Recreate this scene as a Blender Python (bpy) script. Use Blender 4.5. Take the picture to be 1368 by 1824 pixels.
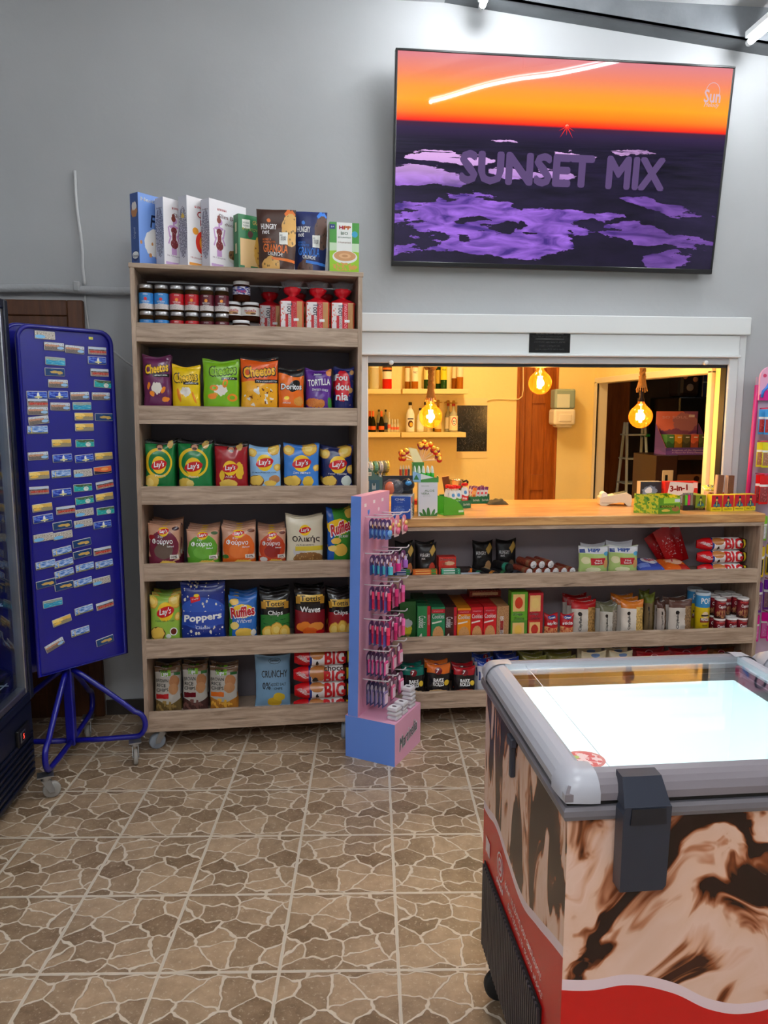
import bpy, bmesh, math, random
from mathutils import Vector, Matrix, Euler, noise
random.seed(7)
R = math.radians
for o in list(bpy.data.objects): bpy.data.objects.remove(o)
SC = bpy.context.scene
COL = SC.collection

# ---------------------------------------------------------------- camera
FPX, PITCH, YAW, CAMZ = 1317.3, 0.13748, 0.09405, 1.5      # focal length in pixels of a 1368 x 1824 image
cam_d = bpy.data.cameras.new('camera'); cam = bpy.data.objects.new('camera', cam_d); COL.objects.link(cam)
cam.location = (0, 0, CAMZ); cam.rotation_euler = (math.pi/2 - PITCH, 0, -YAW)
cam_d.sensor_fit = 'VERTICAL'; cam_d.sensor_height = 24.0; cam_d.lens = FPX*24.0/1824
cam_d.clip_start = .05; cam_d.clip_end = 60
SC.camera = cam

# ---------------------------------------------------------------- world, exposure
w = bpy.data.worlds.new('world'); SC.world = w; w.use_nodes = True
w.node_tree.nodes['Background'].inputs[0].default_value = (.75, .85, 1, 1)
w.node_tree.nodes['Background'].inputs[1].default_value = .25
SC.view_settings.view_transform = 'Standard'; SC.view_settings.look = 'None'
SC.view_settings.gamma = 1; SC.view_settings.use_curve_mapping = False
SC.view_settings.exposure = 0.0

# ---------------------------------------------------------------- light strengths used by the lamps' own builders
TUBE_POWER = 190.0       # emission of the white ceiling tubes
BULB_POWER = 13.0       # watts of each amber filament bulb
KIOSK_POWER = 95.0      # added warm lamp inside the kiosk, unseen

# ---------------------------------------------------------------- pixel -> point in the room
FW = Vector((math.sin(YAW)*math.cos(PITCH), math.cos(YAW)*math.cos(PITCH), -math.sin(PITCH)))
RT = Vector((math.cos(YAW), -math.sin(YAW), 0)); UP = RT.cross(FW)
CP = Vector((0, 0, CAMZ))
def ray(px, py): return FW + RT*((px-684)/FPX) - UP*((py-912)/FPX)
def onY(px, py, Y): r = ray(px, py); return CP + r*(Y/r.y)
def onX(px, py, X): r = ray(px, py); return CP + r*(X/r.x)
def onZ(px, py, Z): r = ray(px, py); return CP + r*((Z-CAMZ)/r.z)
def onF(T, px, py, y):                    # local (x, z) of frame T where the line of sight meets its plane y
    Ti = T.inverted(); a = Ti @ CP; d = (Ti.to_3x3() @ ray(px, py)); t = (y-a.y)/d.y
    p = a + d*t; return p.x, p.z
def frame(loc, rz=0, roll=0):
    return Matrix.Translation(Vector(loc)) @ Matrix.Rotation(R(rz), 4, 'Z') @ Matrix.Rotation(R(roll), 4, 'Y')
ID = Matrix.Identity(4)

# ---------------------------------------------------------------- materials
def s2l(c):
    return tuple(((x/255)/12.92 if x/255 <= .04045 else (((x/255)+.055)/1.055)**2.4) for x in c[:3])
def col4(c): return (*s2l(c), 1)
MC = {}
def mat(name, c, rough=.5, metal=0, coat=0, spec=.5, bump=None, emit=None):
    if name in MC: return MC[name]
    m = bpy.data.materials.new(name); m.use_nodes = True; nt = m.node_tree; b = nt.nodes['Principled BSDF']
    b.inputs['Base Color'].default_value = col4(c); b.inputs['Roughness'].default_value = rough
    b.inputs['Metallic'].default_value = metal; b.inputs['Coat Weight'].default_value = coat
    b.inputs['Specular IOR Level'].default_value = spec
    if emit: b.inputs['Emission Color'].default_value = col4(c); b.inputs['Emission Strength'].default_value = emit
    if bump: add_bump(nt, b, *bump)
    MC[name] = m; return m
def N(nt, t, **kw):
    n = nt.nodes.new(t)
    for k, v in kw.items(): setattr(n, k, v)
    return n
def L(nt, a, b): nt.links.new(a, b)
def add_bump(nt, b, scale, dist, coord='Object'):
    tc = N(nt, 'ShaderNodeTexCoord'); nz = N(nt, 'ShaderNodeTexNoise'); nz.inputs['Scale'].default_value = scale
    nz.inputs['Detail'].default_value = 3
    bp = N(nt, 'ShaderNodeBump'); bp.inputs['Distance'].default_value = dist
    L(nt, tc.outputs[coord], nz.inputs['Vector']); L(nt, nz.outputs['Fac'], bp.inputs['Height']); L(nt, bp.outputs[0], b.inputs['Normal'])
def P(c): # plain print ink / board
    return mat('ink_%d_%d_%d' % tuple(c), c, .38)
def glassy(name, tint, gloss=.06, rough=.02, op=None):
    if name in MC: return MC[name]
    m = bpy.data.materials.new(name); m.use_nodes = True; nt = m.node_tree; nt.nodes.clear()
    out = N(nt, 'ShaderNodeOutputMaterial'); tr = N(nt, 'ShaderNodeBsdfTransparent'); tr.inputs[0].default_value = (*tint, 1)
    gl = N(nt, 'ShaderNodeBsdfGlossy'); gl.inputs['Roughness'].default_value = rough
    lw = N(nt, 'ShaderNodeLayerWeight'); lw.inputs[0].default_value = .5; fr = N(nt, 'ShaderNodeMath', operation='POWER'); fr.inputs[1].default_value = 4; L(nt, lw.outputs['Facing'], fr.inputs[0])
    mx = N(nt, 'ShaderNodeMixShader'); ad = N(nt, 'ShaderNodeMath', operation='MULTIPLY_ADD'); ad.inputs[1].default_value = .8; ad.inputs[2].default_value = gloss*.6+.01; ad.use_clamp = True
    L(nt, fr.outputs[0], ad.inputs[0]); L(nt, ad.outputs[0], mx.inputs[0]); L(nt, tr.outputs[0], mx.inputs[1]); L(nt, gl.outputs[0], mx.inputs[2])
    if op:
        df = N(nt, 'ShaderNodeBsdfDiffuse'); df.inputs[0].default_value = (*s2l(op[0]), 1)
        m2 = N(nt, 'ShaderNodeMixShader'); m2.inputs[0].default_value = op[1]
        L(nt, mx.outputs[0], m2.inputs[1]); L(nt, df.outputs[0], m2.inputs[2]); L(nt, m2.outputs[0], out.inputs[0])
    else: L(nt, mx.outputs[0], out.inputs[0])
    MC[name] = m; return m
def emis(name, c, s):
    if name in MC: return MC[name]
    m = bpy.data.materials.new(name); m.use_nodes = True; nt = m.node_tree; nt.nodes.clear()
    out = N(nt, 'ShaderNodeOutputMaterial'); e = N(nt, 'ShaderNodeEmission'); e.inputs[0].default_value = (*c, 1); e.inputs[1].default_value = s
    L(nt, e.outputs[0], out.inputs[0]); MC[name] = m; return m

def layers(nt, base, lays, uvsock, asp=1.0):
    """stack of printed shapes in 0..1 face coordinates; returns a colour socket"""
    prev = N(nt, 'ShaderNodeRGB'); prev.outputs[0].default_value = col4(base); prev = prev.outputs[0]
    wn = N(nt, 'ShaderNodeTexNoise'); wn.inputs['Scale'].default_value = 9; wn.inputs['Detail'].default_value = 4; L(nt, uvsock, wn.inputs['Vector'])
    sub = N(nt, 'ShaderNodeVectorMath', operation='SUBTRACT'); sub.inputs[1].default_value = (.5, .5, .5); L(nt, wn.outputs['Color'], sub.inputs[0])
    def warped(a):
        if not a: return uvsock
        s = N(nt, 'ShaderNodeVectorMath', operation='SCALE'); s.inputs['Scale'].default_value = a; L(nt, sub.outputs[0], s.inputs[0])
        d = N(nt, 'ShaderNodeVectorMath', operation='ADD'); L(nt, uvsock, d.inputs[0]); L(nt, s.outputs[0], d.inputs[1]); return d.outputs[0]
    def mp(v, c, r, a=0):
        m = N(nt, 'ShaderNodeMapping', vector_type='TEXTURE'); m.inputs['Location'].default_value = (c[0], c[1], 0)
        m.inputs['Rotation'].default_value = (0, 0, R(a)); m.inputs['Scale'].default_value = (r[0], r[1], 1); L(nt, v, m.inputs[0]); 
        f = N(nt, 'ShaderNodeVectorMath', operation='MULTIPLY'); f.inputs[1].default_value = (1, 1, 0); L(nt, m.outputs[0], f.inputs[0]); return f.outputs[0]
    def mth(op, a, b=None):
        m = N(nt, 'ShaderNodeMath', operation=op)
        for i, s in enumerate((a, b)):
            if s is None: continue
            if isinstance(s, (int, float)): m.inputs[i].default_value = s
            else: L(nt, s, m.inputs[i])
        return m.outputs[0]
    def put(mask, c):
        nonlocal prev
        m = N(nt, 'ShaderNodeMix', data_type='RGBA'); L(nt, mask, m.inputs[0]); L(nt, prev, m.inputs[6])
        if isinstance(c, tuple) and len(c) == 3: m.inputs[7].default_value = col4(c)
        else: L(nt, c, m.inputs[7])
        prev = m.outputs[2]
    sep = N(nt, 'ShaderNodeSeparateXYZ'); L(nt, uvsock, sep.inputs[0])
    for l in lays:
        k = l[0]
        if k == 'e':      # ('e', cx, cy, rx, ry, col, [warp, angle])
            wp = l[6] if len(l) > 6 else 0; an = l[7] if len(l) > 7 else 0
            v = mp(warped(wp), l[1:3], l[3:5], an); ln = N(nt, 'ShaderNodeVectorMath', operation='LENGTH'); L(nt, v, ln.inputs[0])
            put(mth('LESS_THAN', ln.outputs['Value'], 1.0), l[5])
        elif k == 'r':    # ('r', cx, cy, hw, hh, col, [warp, angle])
            wp = l[6] if len(l) > 6 else 0; an = l[7] if len(l) > 7 else 0
            v = mp(warped(wp), l[1:3], l[3:5], an); ab = N(nt, 'ShaderNodeVectorMath', operation='ABSOLUTE'); L(nt, v, ab.inputs[0])
            s = N(nt, 'ShaderNodeSeparateXYZ'); L(nt, ab.outputs[0], s.inputs[0])
            put(mth('LESS_THAN', mth('MAXIMUM', s.outputs[0], s.outputs[1]), 1.0), l[5])
        elif k == 'w':    # ('w', v0, amp, freq, phase, col, above, [slope])  a wavy horizontal border
            sl = l[7] if len(l) > 7 else 0
            x = mth('MULTIPLY_ADD', sep.outputs[0], l[3]); x.node.inputs[2].default_value = l[4]
            t = mth('ADD', mth('MULTIPLY', mth('SINE', x), l[2]), mth('MULTIPLY', sep.outputs[0], sl))
            t = mth('SUBTRACT', mth('SUBTRACT', sep.outputs[1], l[1]), t)
            put(mth('GREATER_THAN' if l[6] else 'LESS_THAN', t, 0.0), l[5])
        elif k == 'v':    # ('v', scale, thr, col, cx, cy, rx, ry) spots kept inside an ellipse
            vo = N(nt, 'ShaderNodeTexVoronoi'); vo.inputs['Scale'].default_value = l[1]
            L(nt, warped(.03), vo.inputs['Vector']); a = mth('LESS_THAN', vo.outputs['Distance'], l[2])
            if len(l) > 4:
                v = mp(uvsock, l[4:6], l[6:8]); ln = N(nt, 'ShaderNodeVectorMath', operation='LENGTH'); L(nt, v, ln.inputs[0])
                a = mth('MULTIPLY', a, mth('LESS_THAN', ln.outputs['Value'], 1.0))
            put(a, l[3])
        elif k == 'n':    # ('n', scale, thr, col, sx, sy, [cx, cy, rx, ry])
            m = N(nt, 'ShaderNodeMapping'); m.inputs['Scale'].default_value = (l[4], l[5], 1); L(nt, uvsock, m.inputs[0])
            nz = N(nt, 'ShaderNodeTexNoise'); nz.inputs['Scale'].default_value = l[1]; nz.inputs['Detail'].default_value = 5; L(nt, m.outputs[0], nz.inputs[0])
            a = mth('GREATER_THAN', nz.outputs['Fac'], l[2])
            if len(l) > 6:
                v = mp(warped(.06), l[6:8], l[8:10]); ln = N(nt, 'ShaderNodeVectorMath', operation='LENGTH'); L(nt, v, ln.inputs[0])
                a = mth('MULTIPLY', a, mth('LESS_THAN', ln.outputs['Value'], 1.0))
            put(a, l[3])
    return prev
def art(name, base, lays, rough=.3, emit=None, bump=.0, coord='UV', coat=0):
    if name in MC: return MC[name]
    m = bpy.data.materials.new(name); m.use_nodes = True; nt = m.node_tree; b = nt.nodes['Principled BSDF']
    tc = N(nt, 'ShaderNodeTexCoord'); c = layers(nt, base, lays, tc.outputs[coord])
    b.inputs['Roughness'].default_value = rough; b.inputs['Coat Weight'].default_value = coat
    L(nt, c, b.inputs['Base Color'])
    if emit:
        b.inputs['Base Color'].default_value = (.01, .01, .01, 1); nt.links.remove(b.inputs['Base Color'].links[0])
        L(nt, c, b.inputs['Emission Color']); b.inputs['Emission Strength'].default_value = emit
    if bump: add_bump(nt, b, 45, bump)
    MC[name] = m; return m

# ---------------------------------------------------------------- mesh builder
TXT = {}
def text_geo(s, bold=0, shear=0, sp=1.0):
    k = (s, bold, shear, sp)
    if k in TXT: return TXT[k]
    cu = bpy.data.curves.new('lettering', 'FONT'); cu.body = s; cu.size = 1; cu.shear = shear
    cu.resolution_u = 2; cu.fill_mode = 'FRONT'; cu.space_character = sp
    ob = bpy.data.objects.new('lettering', cu); COL.objects.link(ob)
    dg = bpy.context.evaluated_depsgraph_get(); ev = ob.evaluated_get(dg); me = ev.to_mesh()
    vs = [(v.co.x, v.co.y) for v in me.vertices]; fs = [tuple(p.vertices) for p in me.polygons]
    ev.to_mesh_clear(); bpy.data.objects.remove(ob); bpy.data.curves.remove(cu)
    if vs:
        x0 = min(v[0] for v in vs); x1 = max(v[0] for v in vs); y0 = min(v[1] for v in vs); y1 = max(v[1] for v in vs)
        wd = max(x1-x0, 1e-4); ht = max(y1-y0, 1e-4)
        vs = [((v[0]-(x0+x1)/2)/wd, (v[1]-(y0+y1)/2)/ht) for v in vs]
    else: wd = ht = 1
    if vs:        # cut long strokes so lettering can follow a curved surface
        todo = [f if len(f) == 3 else None for f in fs]
        if None not in todo:
            out = []; mid = {}
            while todo:
                f = todo.pop(); e = max(((math.hypot((vs[f[i]][0]-vs[f[i-1]][0])*wd, (vs[f[i]][1]-vs[f[i-1]][1])*ht), i) for i in range(3)))
                if e[0] < .30: out.append(f); continue
                i = e[1]; a, b_, c = f[i-1], f[i], f[(i+1) % 3]; km = (min(a, b_), max(a, b_))
                if km not in mid: mid[km] = len(vs); vs.append(((vs[a][0]+vs[b_][0])/2, (vs[a][1]+vs[b_][1])/2))
                todo += [(a, mid[km], c), (mid[km], b_, c)]
            fs = out
    if bold:      # heavier strokes: the same glyphs laid down slightly shifted
        n = len(vs); v0 = list(vs); f0 = list(fs); d = bold*.75
        for q, (dx, dy) in enumerate(((d, 0), (-d, 0), (0, d), (0, -d), (d*.7, d*.7), (-d*.7, d*.7), (d*.7, -d*.7), (-d*.7, -d*.7))[:8 if bold > .04 else 4]):
            vs += [(x+dx/wd, y+dy/ht) for x, y in v0]; fs += [tuple(i+n*(q+1) for i in f) for f in f0]
    TXT[k] = (vs, fs, wd/ht); return TXT[k]

class MB:
    def __init__(s): s.v = []; s.f = []; s.mi = []; s.sm = []; s.uv = []; s.mats = []
    def m(s, m):
        if m not in s.mats: s.mats.append(m)
        return s.mats.index(m)
    def add(s, vs, fs, m, smooth=False, uvs=None, T=None):
        b = len(s.v)
        if T is not None: vs = [T @ Vector(v) for v in vs]
        s.v += [tuple(v) for v in vs]; k = s.m(m)
        for i, f in enumerate(fs):
            s.f.append(tuple(b+j for j in f)); s.mi.append(k); s.sm.append(smooth)
            s.uv.append([uvs[j] for j in f] if uvs else None)
    def quad(s, a, b, c, d, m, uv=True): s.add([a, b, c, d], [(0, 1, 2, 3)], m, uvs=[(0, 0), (1, 0), (1, 1), (0, 1)] if uv else None)
    def box(s, x0, x1, y0, y1, z0, z1, m, bev=0, T=None, front=None, side=None, seg=1):
        if bev <= 0:
            vs = [(x0,y0,z0),(x1,y0,z0),(x1,y1,z0),(x0,y1,z0),(x0,y0,z1),(x1,y0,z1),(x1,y1,z1),(x0,y1,z1)]
            q = [(0,0),(1,0),(1,1),(0,1)]
            for f, mm in (((0,1,5,4), front or m), ((1,2,6,5), side or m), ((2,3,7,6), m), ((3,0,4,7), side or m), ((4,5,6,7), m), ((3,2,1,0), m)):
                s.add([vs[i] for i in f], [(0,1,2,3)], mm, uvs=q, T=T)
            return
        bm = bmesh.new(); bmesh.ops.create_cube(bm, size=1)
        for v in bm.verts: v.co = Vector(((x0+x1)/2+v.co.x*(x1-x0), (y0+y1)/2+v.co.y*(y1-y0), (z0+z1)/2+v.co.z*(z1-z0)))
        bmesh.ops.bevel(bm, geom=list(bm.edges), offset=min(bev, .49*min(x1-x0, y1-y0, z1-z0)), segments=seg, affect='EDGES', profile=.5)
        bm.verts.index_update(); uv = [((v.co.x-x0)/(x1-x0), (v.co.z-z0)/(z1-z0)) for v in bm.verts]
        vs = [v.co.copy() for v in bm.verts]
        for f in bm.faces:
            mm = front if (front and f.normal.y < -.9) else (side if (side and abs(f.normal.x) > .9) else m)
            s.add([vs[v.index] for v in f.verts], [tuple(range(len(f.verts)))], mm, uvs=[uv[v.index] for v in f.verts], T=T, smooth=seg > 1)
        bm.free()
    def cyl(s, p0, p1, r0, r1=None, n=16, m=None, caps=True, T=None, smooth=True):
        p0 = Vector(p0); p1 = Vector(p1); r1 = r0 if r1 is None else r1; d = (p1-p0).normalized()
        a = d.orthogonal().normalized(); b = d.cross(a); vs = []; uvs = []
        for i in range(n+1):
            t = 2*math.pi*i/n; e = a*math.cos(t)+b*math.sin(t); vs += [p0+e*r0, p1+e*r1]; uvs += [(i/n, 0), (i/n, 1)]
        s.add(vs, [(2*i, 2*i+2, 2*i+3, 2*i+1) for i in range(n)], m, smooth, uvs, T)
        if caps:
            s.add([vs[2*i] for i in range(n)], [tuple(range(n))[::-1]], m, False, None, T)
            s.add([vs[2*i+1] for i in range(n)], [tuple(range(n))], m, False, None, T)
    def lathe(s, prof, m, n=24, T=None, smooth=True, c=(0, 0)):
        vs = []; uvs = []; k = len(prof); z0 = min(p[1] for p in prof); z1 = max(p[1] for p in prof)+1e-9
        for i in range(n+1):
            t = 2*math.pi*i/n - math.pi/2 - math.pi
            for (r, z) in prof: vs.append((c[0]+r*math.cos(t), c[1]+r*math.sin(t), z)); uvs.append((i/n, (z-z0)/(z1-z0)))
        s.add(vs, [(i*k+j, (i+1)*k+j, (i+1)*k+j+1, i*k+j+1) for i in range(n) for j in range(k-1)], m, smooth, uvs, T)
    def tube(s, pts, r, m, n=8, closed=False, T=None, caps=True):
        pts = [Vector(p) for p in pts]; k = len(pts); vs = []; up = None
        for i, p in enumerate(pts):
            if closed: d = (pts[(i+1) % k]-pts[i-1])
            else: d = pts[min(i+1, k-1)]-pts[max(i-1, 0)]
            d.normalize()
            if up is None: up = d.orthogonal().normalized()
            up = (up - d*up.dot(d)); up = up.normalized() if up.length > 1e-6 else d.orthogonal().normalized()
            b = d.cross(up); rr = r[i] if isinstance(r, (list, tuple)) else r
            for j in range(n): t = 2*math.pi*j/n; vs.append(p+(up*math.cos(t)+b*math.sin(t))*rr)
        fs = []
        for i in range(k if closed else k-1):
            for j in range(n): a = i*n+j; b_ = i*n+(j+1) % n; c = ((i+1) % k)*n+(j+1) % n; d = ((i+1) % k)*n+j; fs.append((a, b_, c, d))
        if not closed and caps: fs += [tuple(range(n))[::-1], tuple(range((k-1)*n, k*n))]
        s.add(vs, fs, m, True, None, T)
    def prism(s, poly, y0, y1, m, T=None, smooth=False, front=None):   # poly in x,z extruded along y
        n = len(poly); vs = [(x, y0, z) for x, z in poly]+[(x, y1, z) for x, z in poly]
        s.add(vs, [(i, (i+1) % n, n+(i+1) % n, n+i)[::-1] for i in range(n)], m, smooth, None, T)
        x0 = min(p[0] for p in poly); x1 = max(p[0] for p in poly); z0 = min(p[1] for p in poly); z1 = max(p[1] for p in poly)
        uv = [((x-x0)/(x1-x0), (z-z0)/(z1-z0)) for x, z in poly]
        s.add(vs[:n], [tuple(range(n))], front or m, False, uv, T); s.add(vs[n:], [tuple(range(n))[::-1]], m, False, None, T)
    def sphere(s, c, r, m, n=12, k=8, sc=(1, 1, 1), T=None):
        c = Vector(c); vs = []; uvs = []
        for i in range(n+1):
            for j in range(k+1):
                t = 2*math.pi*i/n; p = math.pi*j/k-math.pi/2
                vs.append(c+Vector((r*sc[0]*math.cos(p)*math.cos(t), r*sc[1]*math.cos(p)*math.sin(t), r*sc[2]*math.sin(p)))); uvs.append((i/n, j/k))
        s.add(vs, [(i*(k+1)+j, (i+1)*(k+1)+j, (i+1)*(k+1)+j+1, i*(k+1)+j+1) for i in range(n) for j in range(k)], m, True, uvs, T)
    def text(s, t, m, fn, wd=None, ht=None, c=(0, 0), bold=0, shear=0, rot=0, sp=1.0):
        vs, fs, asp = text_geo(t, bold, shear, sp)
        if wd is None: wd = ht*asp
        if ht is None: ht = wd/asp
        ca, sa = math.cos(R(rot)), math.sin(R(rot)); out = []
        for x, y in vs: x *= wd; y *= ht; out.append(fn(c[0]+x*ca-y*sa, c[1]+x*sa+y*ca))
        s.add(out, fs, m)
    def build(s, name, parent=None, T=None, M=None):
        me = bpy.data.meshes.new(name); me.from_pydata(s.v, [], s.f)
        for m in s.mats: me.materials.append(m)
        me.polygons.foreach_set('material_index', s.mi); me.polygons.foreach_set('use_smooth', s.sm)
        if any(s.uv):
            ul = me.uv_layers.new(name='UVMap'); i = 0
            for f, u in zip(s.f, s.uv):
                for j in range(len(f)):
                    if u: ul.data[i].uv = u[j]
                    i += 1
        me.update(); o = bpy.data.objects.new(name, me); COL.objects.link(o)
        if parent: o.parent = parent
        if M is not None: o.matrix_local = M
        return o

# ---------------------------------------------------------------- things
def tag(o, label, cat, group=None):
    o['label'] = label; o['category'] = cat
    if group: o['group'] = group
    return o
def thing(name, label, cat, M=ID, group=None):
    o = bpy.data.objects.new(name, None); COL.objects.link(o); o.matrix_world = M; o.empty_display_size = .05
    return tag(o, label, cat, group)
def struct(mb, name, M=None):
    o = mb.build(name, M=M); o['kind'] = 'structure'; return o
def kids(o): return [c for c in bpy.data.objects if c.parent == o]
def copy_tree(o, parent=None):
    c = o.copy(); COL.objects.link(c); c.parent = parent
    for ch in kids(o): copy_tree(ch, c)
    return c
def put(proto, M, label, cat=None, group=None, used=set()):
    o = proto if proto.name not in used else copy_tree(proto)
    used.add(proto.name); used.add(o.name)
    o.matrix_world = M; o['label'] = label
    if cat: o['category'] = cat
    if group: o['group'] = group
    elif 'group' in o: del o['group']
    return o
def at(T, x, y, z, rz=0, lean=0, roll=0):
    return T @ Matrix.Translation((x, y, z)) @ Matrix.Rotation(R(rz), 4, 'Z') @ Matrix.Rotation(R(-lean), 4, 'X') @ Matrix.Rotation(R(roll), 4, 'Y')
ORD = ['', 'first', 'second', 'third', 'fourth', 'fifth', 'sixth', 'seventh', 'eighth', 'ninth', 'tenth', 'eleventh', 'twelfth', 'thirteenth', 'fourteenth', 'fifteenth', 'sixteenth']
# ================================================================ SETTING
WY = 3.62          # room face of the back wall
def paint(name, c, rough=.6, sc=2.0, amt=.05, bmp=.002):
    m = bpy.data.materials.new(name); m.use_nodes = True; nt = m.node_tree; b = nt.nodes['Principled BSDF']
    tc = N(nt, 'ShaderNodeTexCoord'); nz = N(nt, 'ShaderNodeTexNoise'); nz.inputs['Scale'].default_value = sc; nz.inputs['Detail'].default_value = 6
    L(nt, tc.outputs['Object'], nz.inputs['Vector'])
    rp = N(nt, 'ShaderNodeValToRGB'); l = s2l(c); rp.color_ramp.elements[0].position = .3; rp.color_ramp.elements[1].position = .7
    rp.color_ramp.elements[0].color = (*[x*(1-amt) for x in l], 1); rp.color_ramp.elements[1].color = (*[min(1, x*(1+amt)) for x in l], 1)
    L(nt, nz.outputs['Fac'], rp.inputs[0]); L(nt, rp.outputs[0], b.inputs['Base Color']); b.inputs['Roughness'].default_value = rough
    n2 = N(nt, 'ShaderNodeTexNoise'); n2.inputs['Scale'].default_value = 30; n2.inputs['Detail'].default_value = 4; L(nt, tc.outputs['Object'], n2.inputs['Vector'])
    bp = N(nt, 'ShaderNodeBump'); bp.inputs['Distance'].default_value = bmp; L(nt, n2.outputs['Fac'], bp.inputs['Height']); L(nt, bp.outputs[0], b.inputs['Normal'])
    MC[name] = m; return m
M_wall = paint('white_wall_paint', (180, 182, 184), bmp=.0008)
M_kiosk = paint('cream_wall_paint', (246, 226, 160), amt=.03)
M_ceil = paint('ceiling_paint', (190, 192, 194))
M_white = mat('white_enamel', (225, 228, 228), .35)
M_black = mat('black_plastic', (16, 16, 18), .4)
M_gasket = mat('black_gasket', (12, 12, 12), .6)
M_chrome = mat('chrome', (200, 200, 205), .18, 1)
M_alu = mat('brushed_aluminium', (170, 172, 176), .35, 1)
def wood(name, c1, c2, scale=(1.2, 1, 14), rough=.45, axis=0, knots=True):
    if name in MC: return MC[name]
    m = bpy.data.materials.new(name); m.use_nodes = True; nt = m.node_tree; b = nt.nodes['Principled BSDF']
    tc = N(nt, 'ShaderNodeTexCoord'); mp = N(nt, 'ShaderNodeMapping'); mp.inputs['Scale'].default_value = scale
    L(nt, tc.outputs['Object'], mp.inputs[0])
    nz = N(nt, 'ShaderNodeTexNoise'); nz.inputs['Scale'].default_value = 4; nz.inputs['Detail'].default_value = 7; nz.inputs['Roughness'].default_value = .62; nz.inputs['Distortion'].default_value = .8
    L(nt, mp.outputs[0], nz.inputs['Vector'])
    rp = N(nt, 'ShaderNodeValToRGB'); rp.color_ramp.elements[0].position = .33; rp.color_ramp.elements[1].position = .66
    rp.color_ramp.elements[0].color = col4(c1); rp.color_ramp.elements[1].color = col4(c2); L(nt, nz.outputs['Fac'], rp.inputs[0])
    out = rp.outputs[0]
    if knots:
        vo = N(nt, 'ShaderNodeTexNoise'); vo.inputs['Scale'].default_value = 2.2; vo.inputs['Detail'].default_value = 8; vo.inputs['Distortion'].default_value = 2.5
        mp2 = N(nt, 'ShaderNodeMapping'); mp2.inputs['Scale'].default_value = tuple(x*.8 for x in scale); mp2.inputs['Location'].default_value = (3, 1, 7); L(nt, tc.outputs['Object'], mp2.inputs[0]); L(nt, mp2.outputs[0], vo.inputs['Vector'])
        r2 = N(nt, 'ShaderNodeValToRGB'); r2.color_ramp.elements[0].position = .66; r2.color_ramp.elements[0].color = (0, 0, 0, 1); r2.color_ramp.elements[1].position = .73; r2.color_ramp.elements[1].color = (.7, .7, .7, 1)
        L(nt, vo.outputs['Fac'], r2.inputs[0]); mx = N(nt, 'ShaderNodeMix', data_type='RGBA'); L(nt, r2.outputs[0], mx.inputs[0]); L(nt, out, mx.inputs[6])
        mx.inputs[7].default_value = col4(tuple(x*.6 for x in c1)); out = mx.outputs[2]
    L(nt, out, b.inputs['Base Color']); b.inputs['Roughness'].default_value = rough
    bp = N(nt, 'ShaderNodeBump'); bp.inputs['Distance'].default_value = .0006; L(nt, nz.outputs['Fac'], bp.inputs['Height']); L(nt, bp.outputs[0], b.inputs['Normal'])
    MC[name] = m; return m
M_oak = wood('grey_oak_laminate', (146, 122, 102), (200, 176, 154))
M_oakv = wood('grey_oak_laminate_upright', (144, 121, 102), (196, 172, 150), scale=(10, 10, 1.2))
M_top = wood('butcher_block_top', (176, 120, 68), (224, 174, 112), scale=(1.0, 9, 9), rough=.28)
M_door = wood('brown_door_wood', (74, 40, 18), (104, 60, 30), scale=(9, 9, .9), rough=.4, knots=False)
M_orange = wood('orange_door_wood', (150, 78, 24), (186, 104, 38), scale=(9, 9, .9), rough=.35, knots=False)

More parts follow.
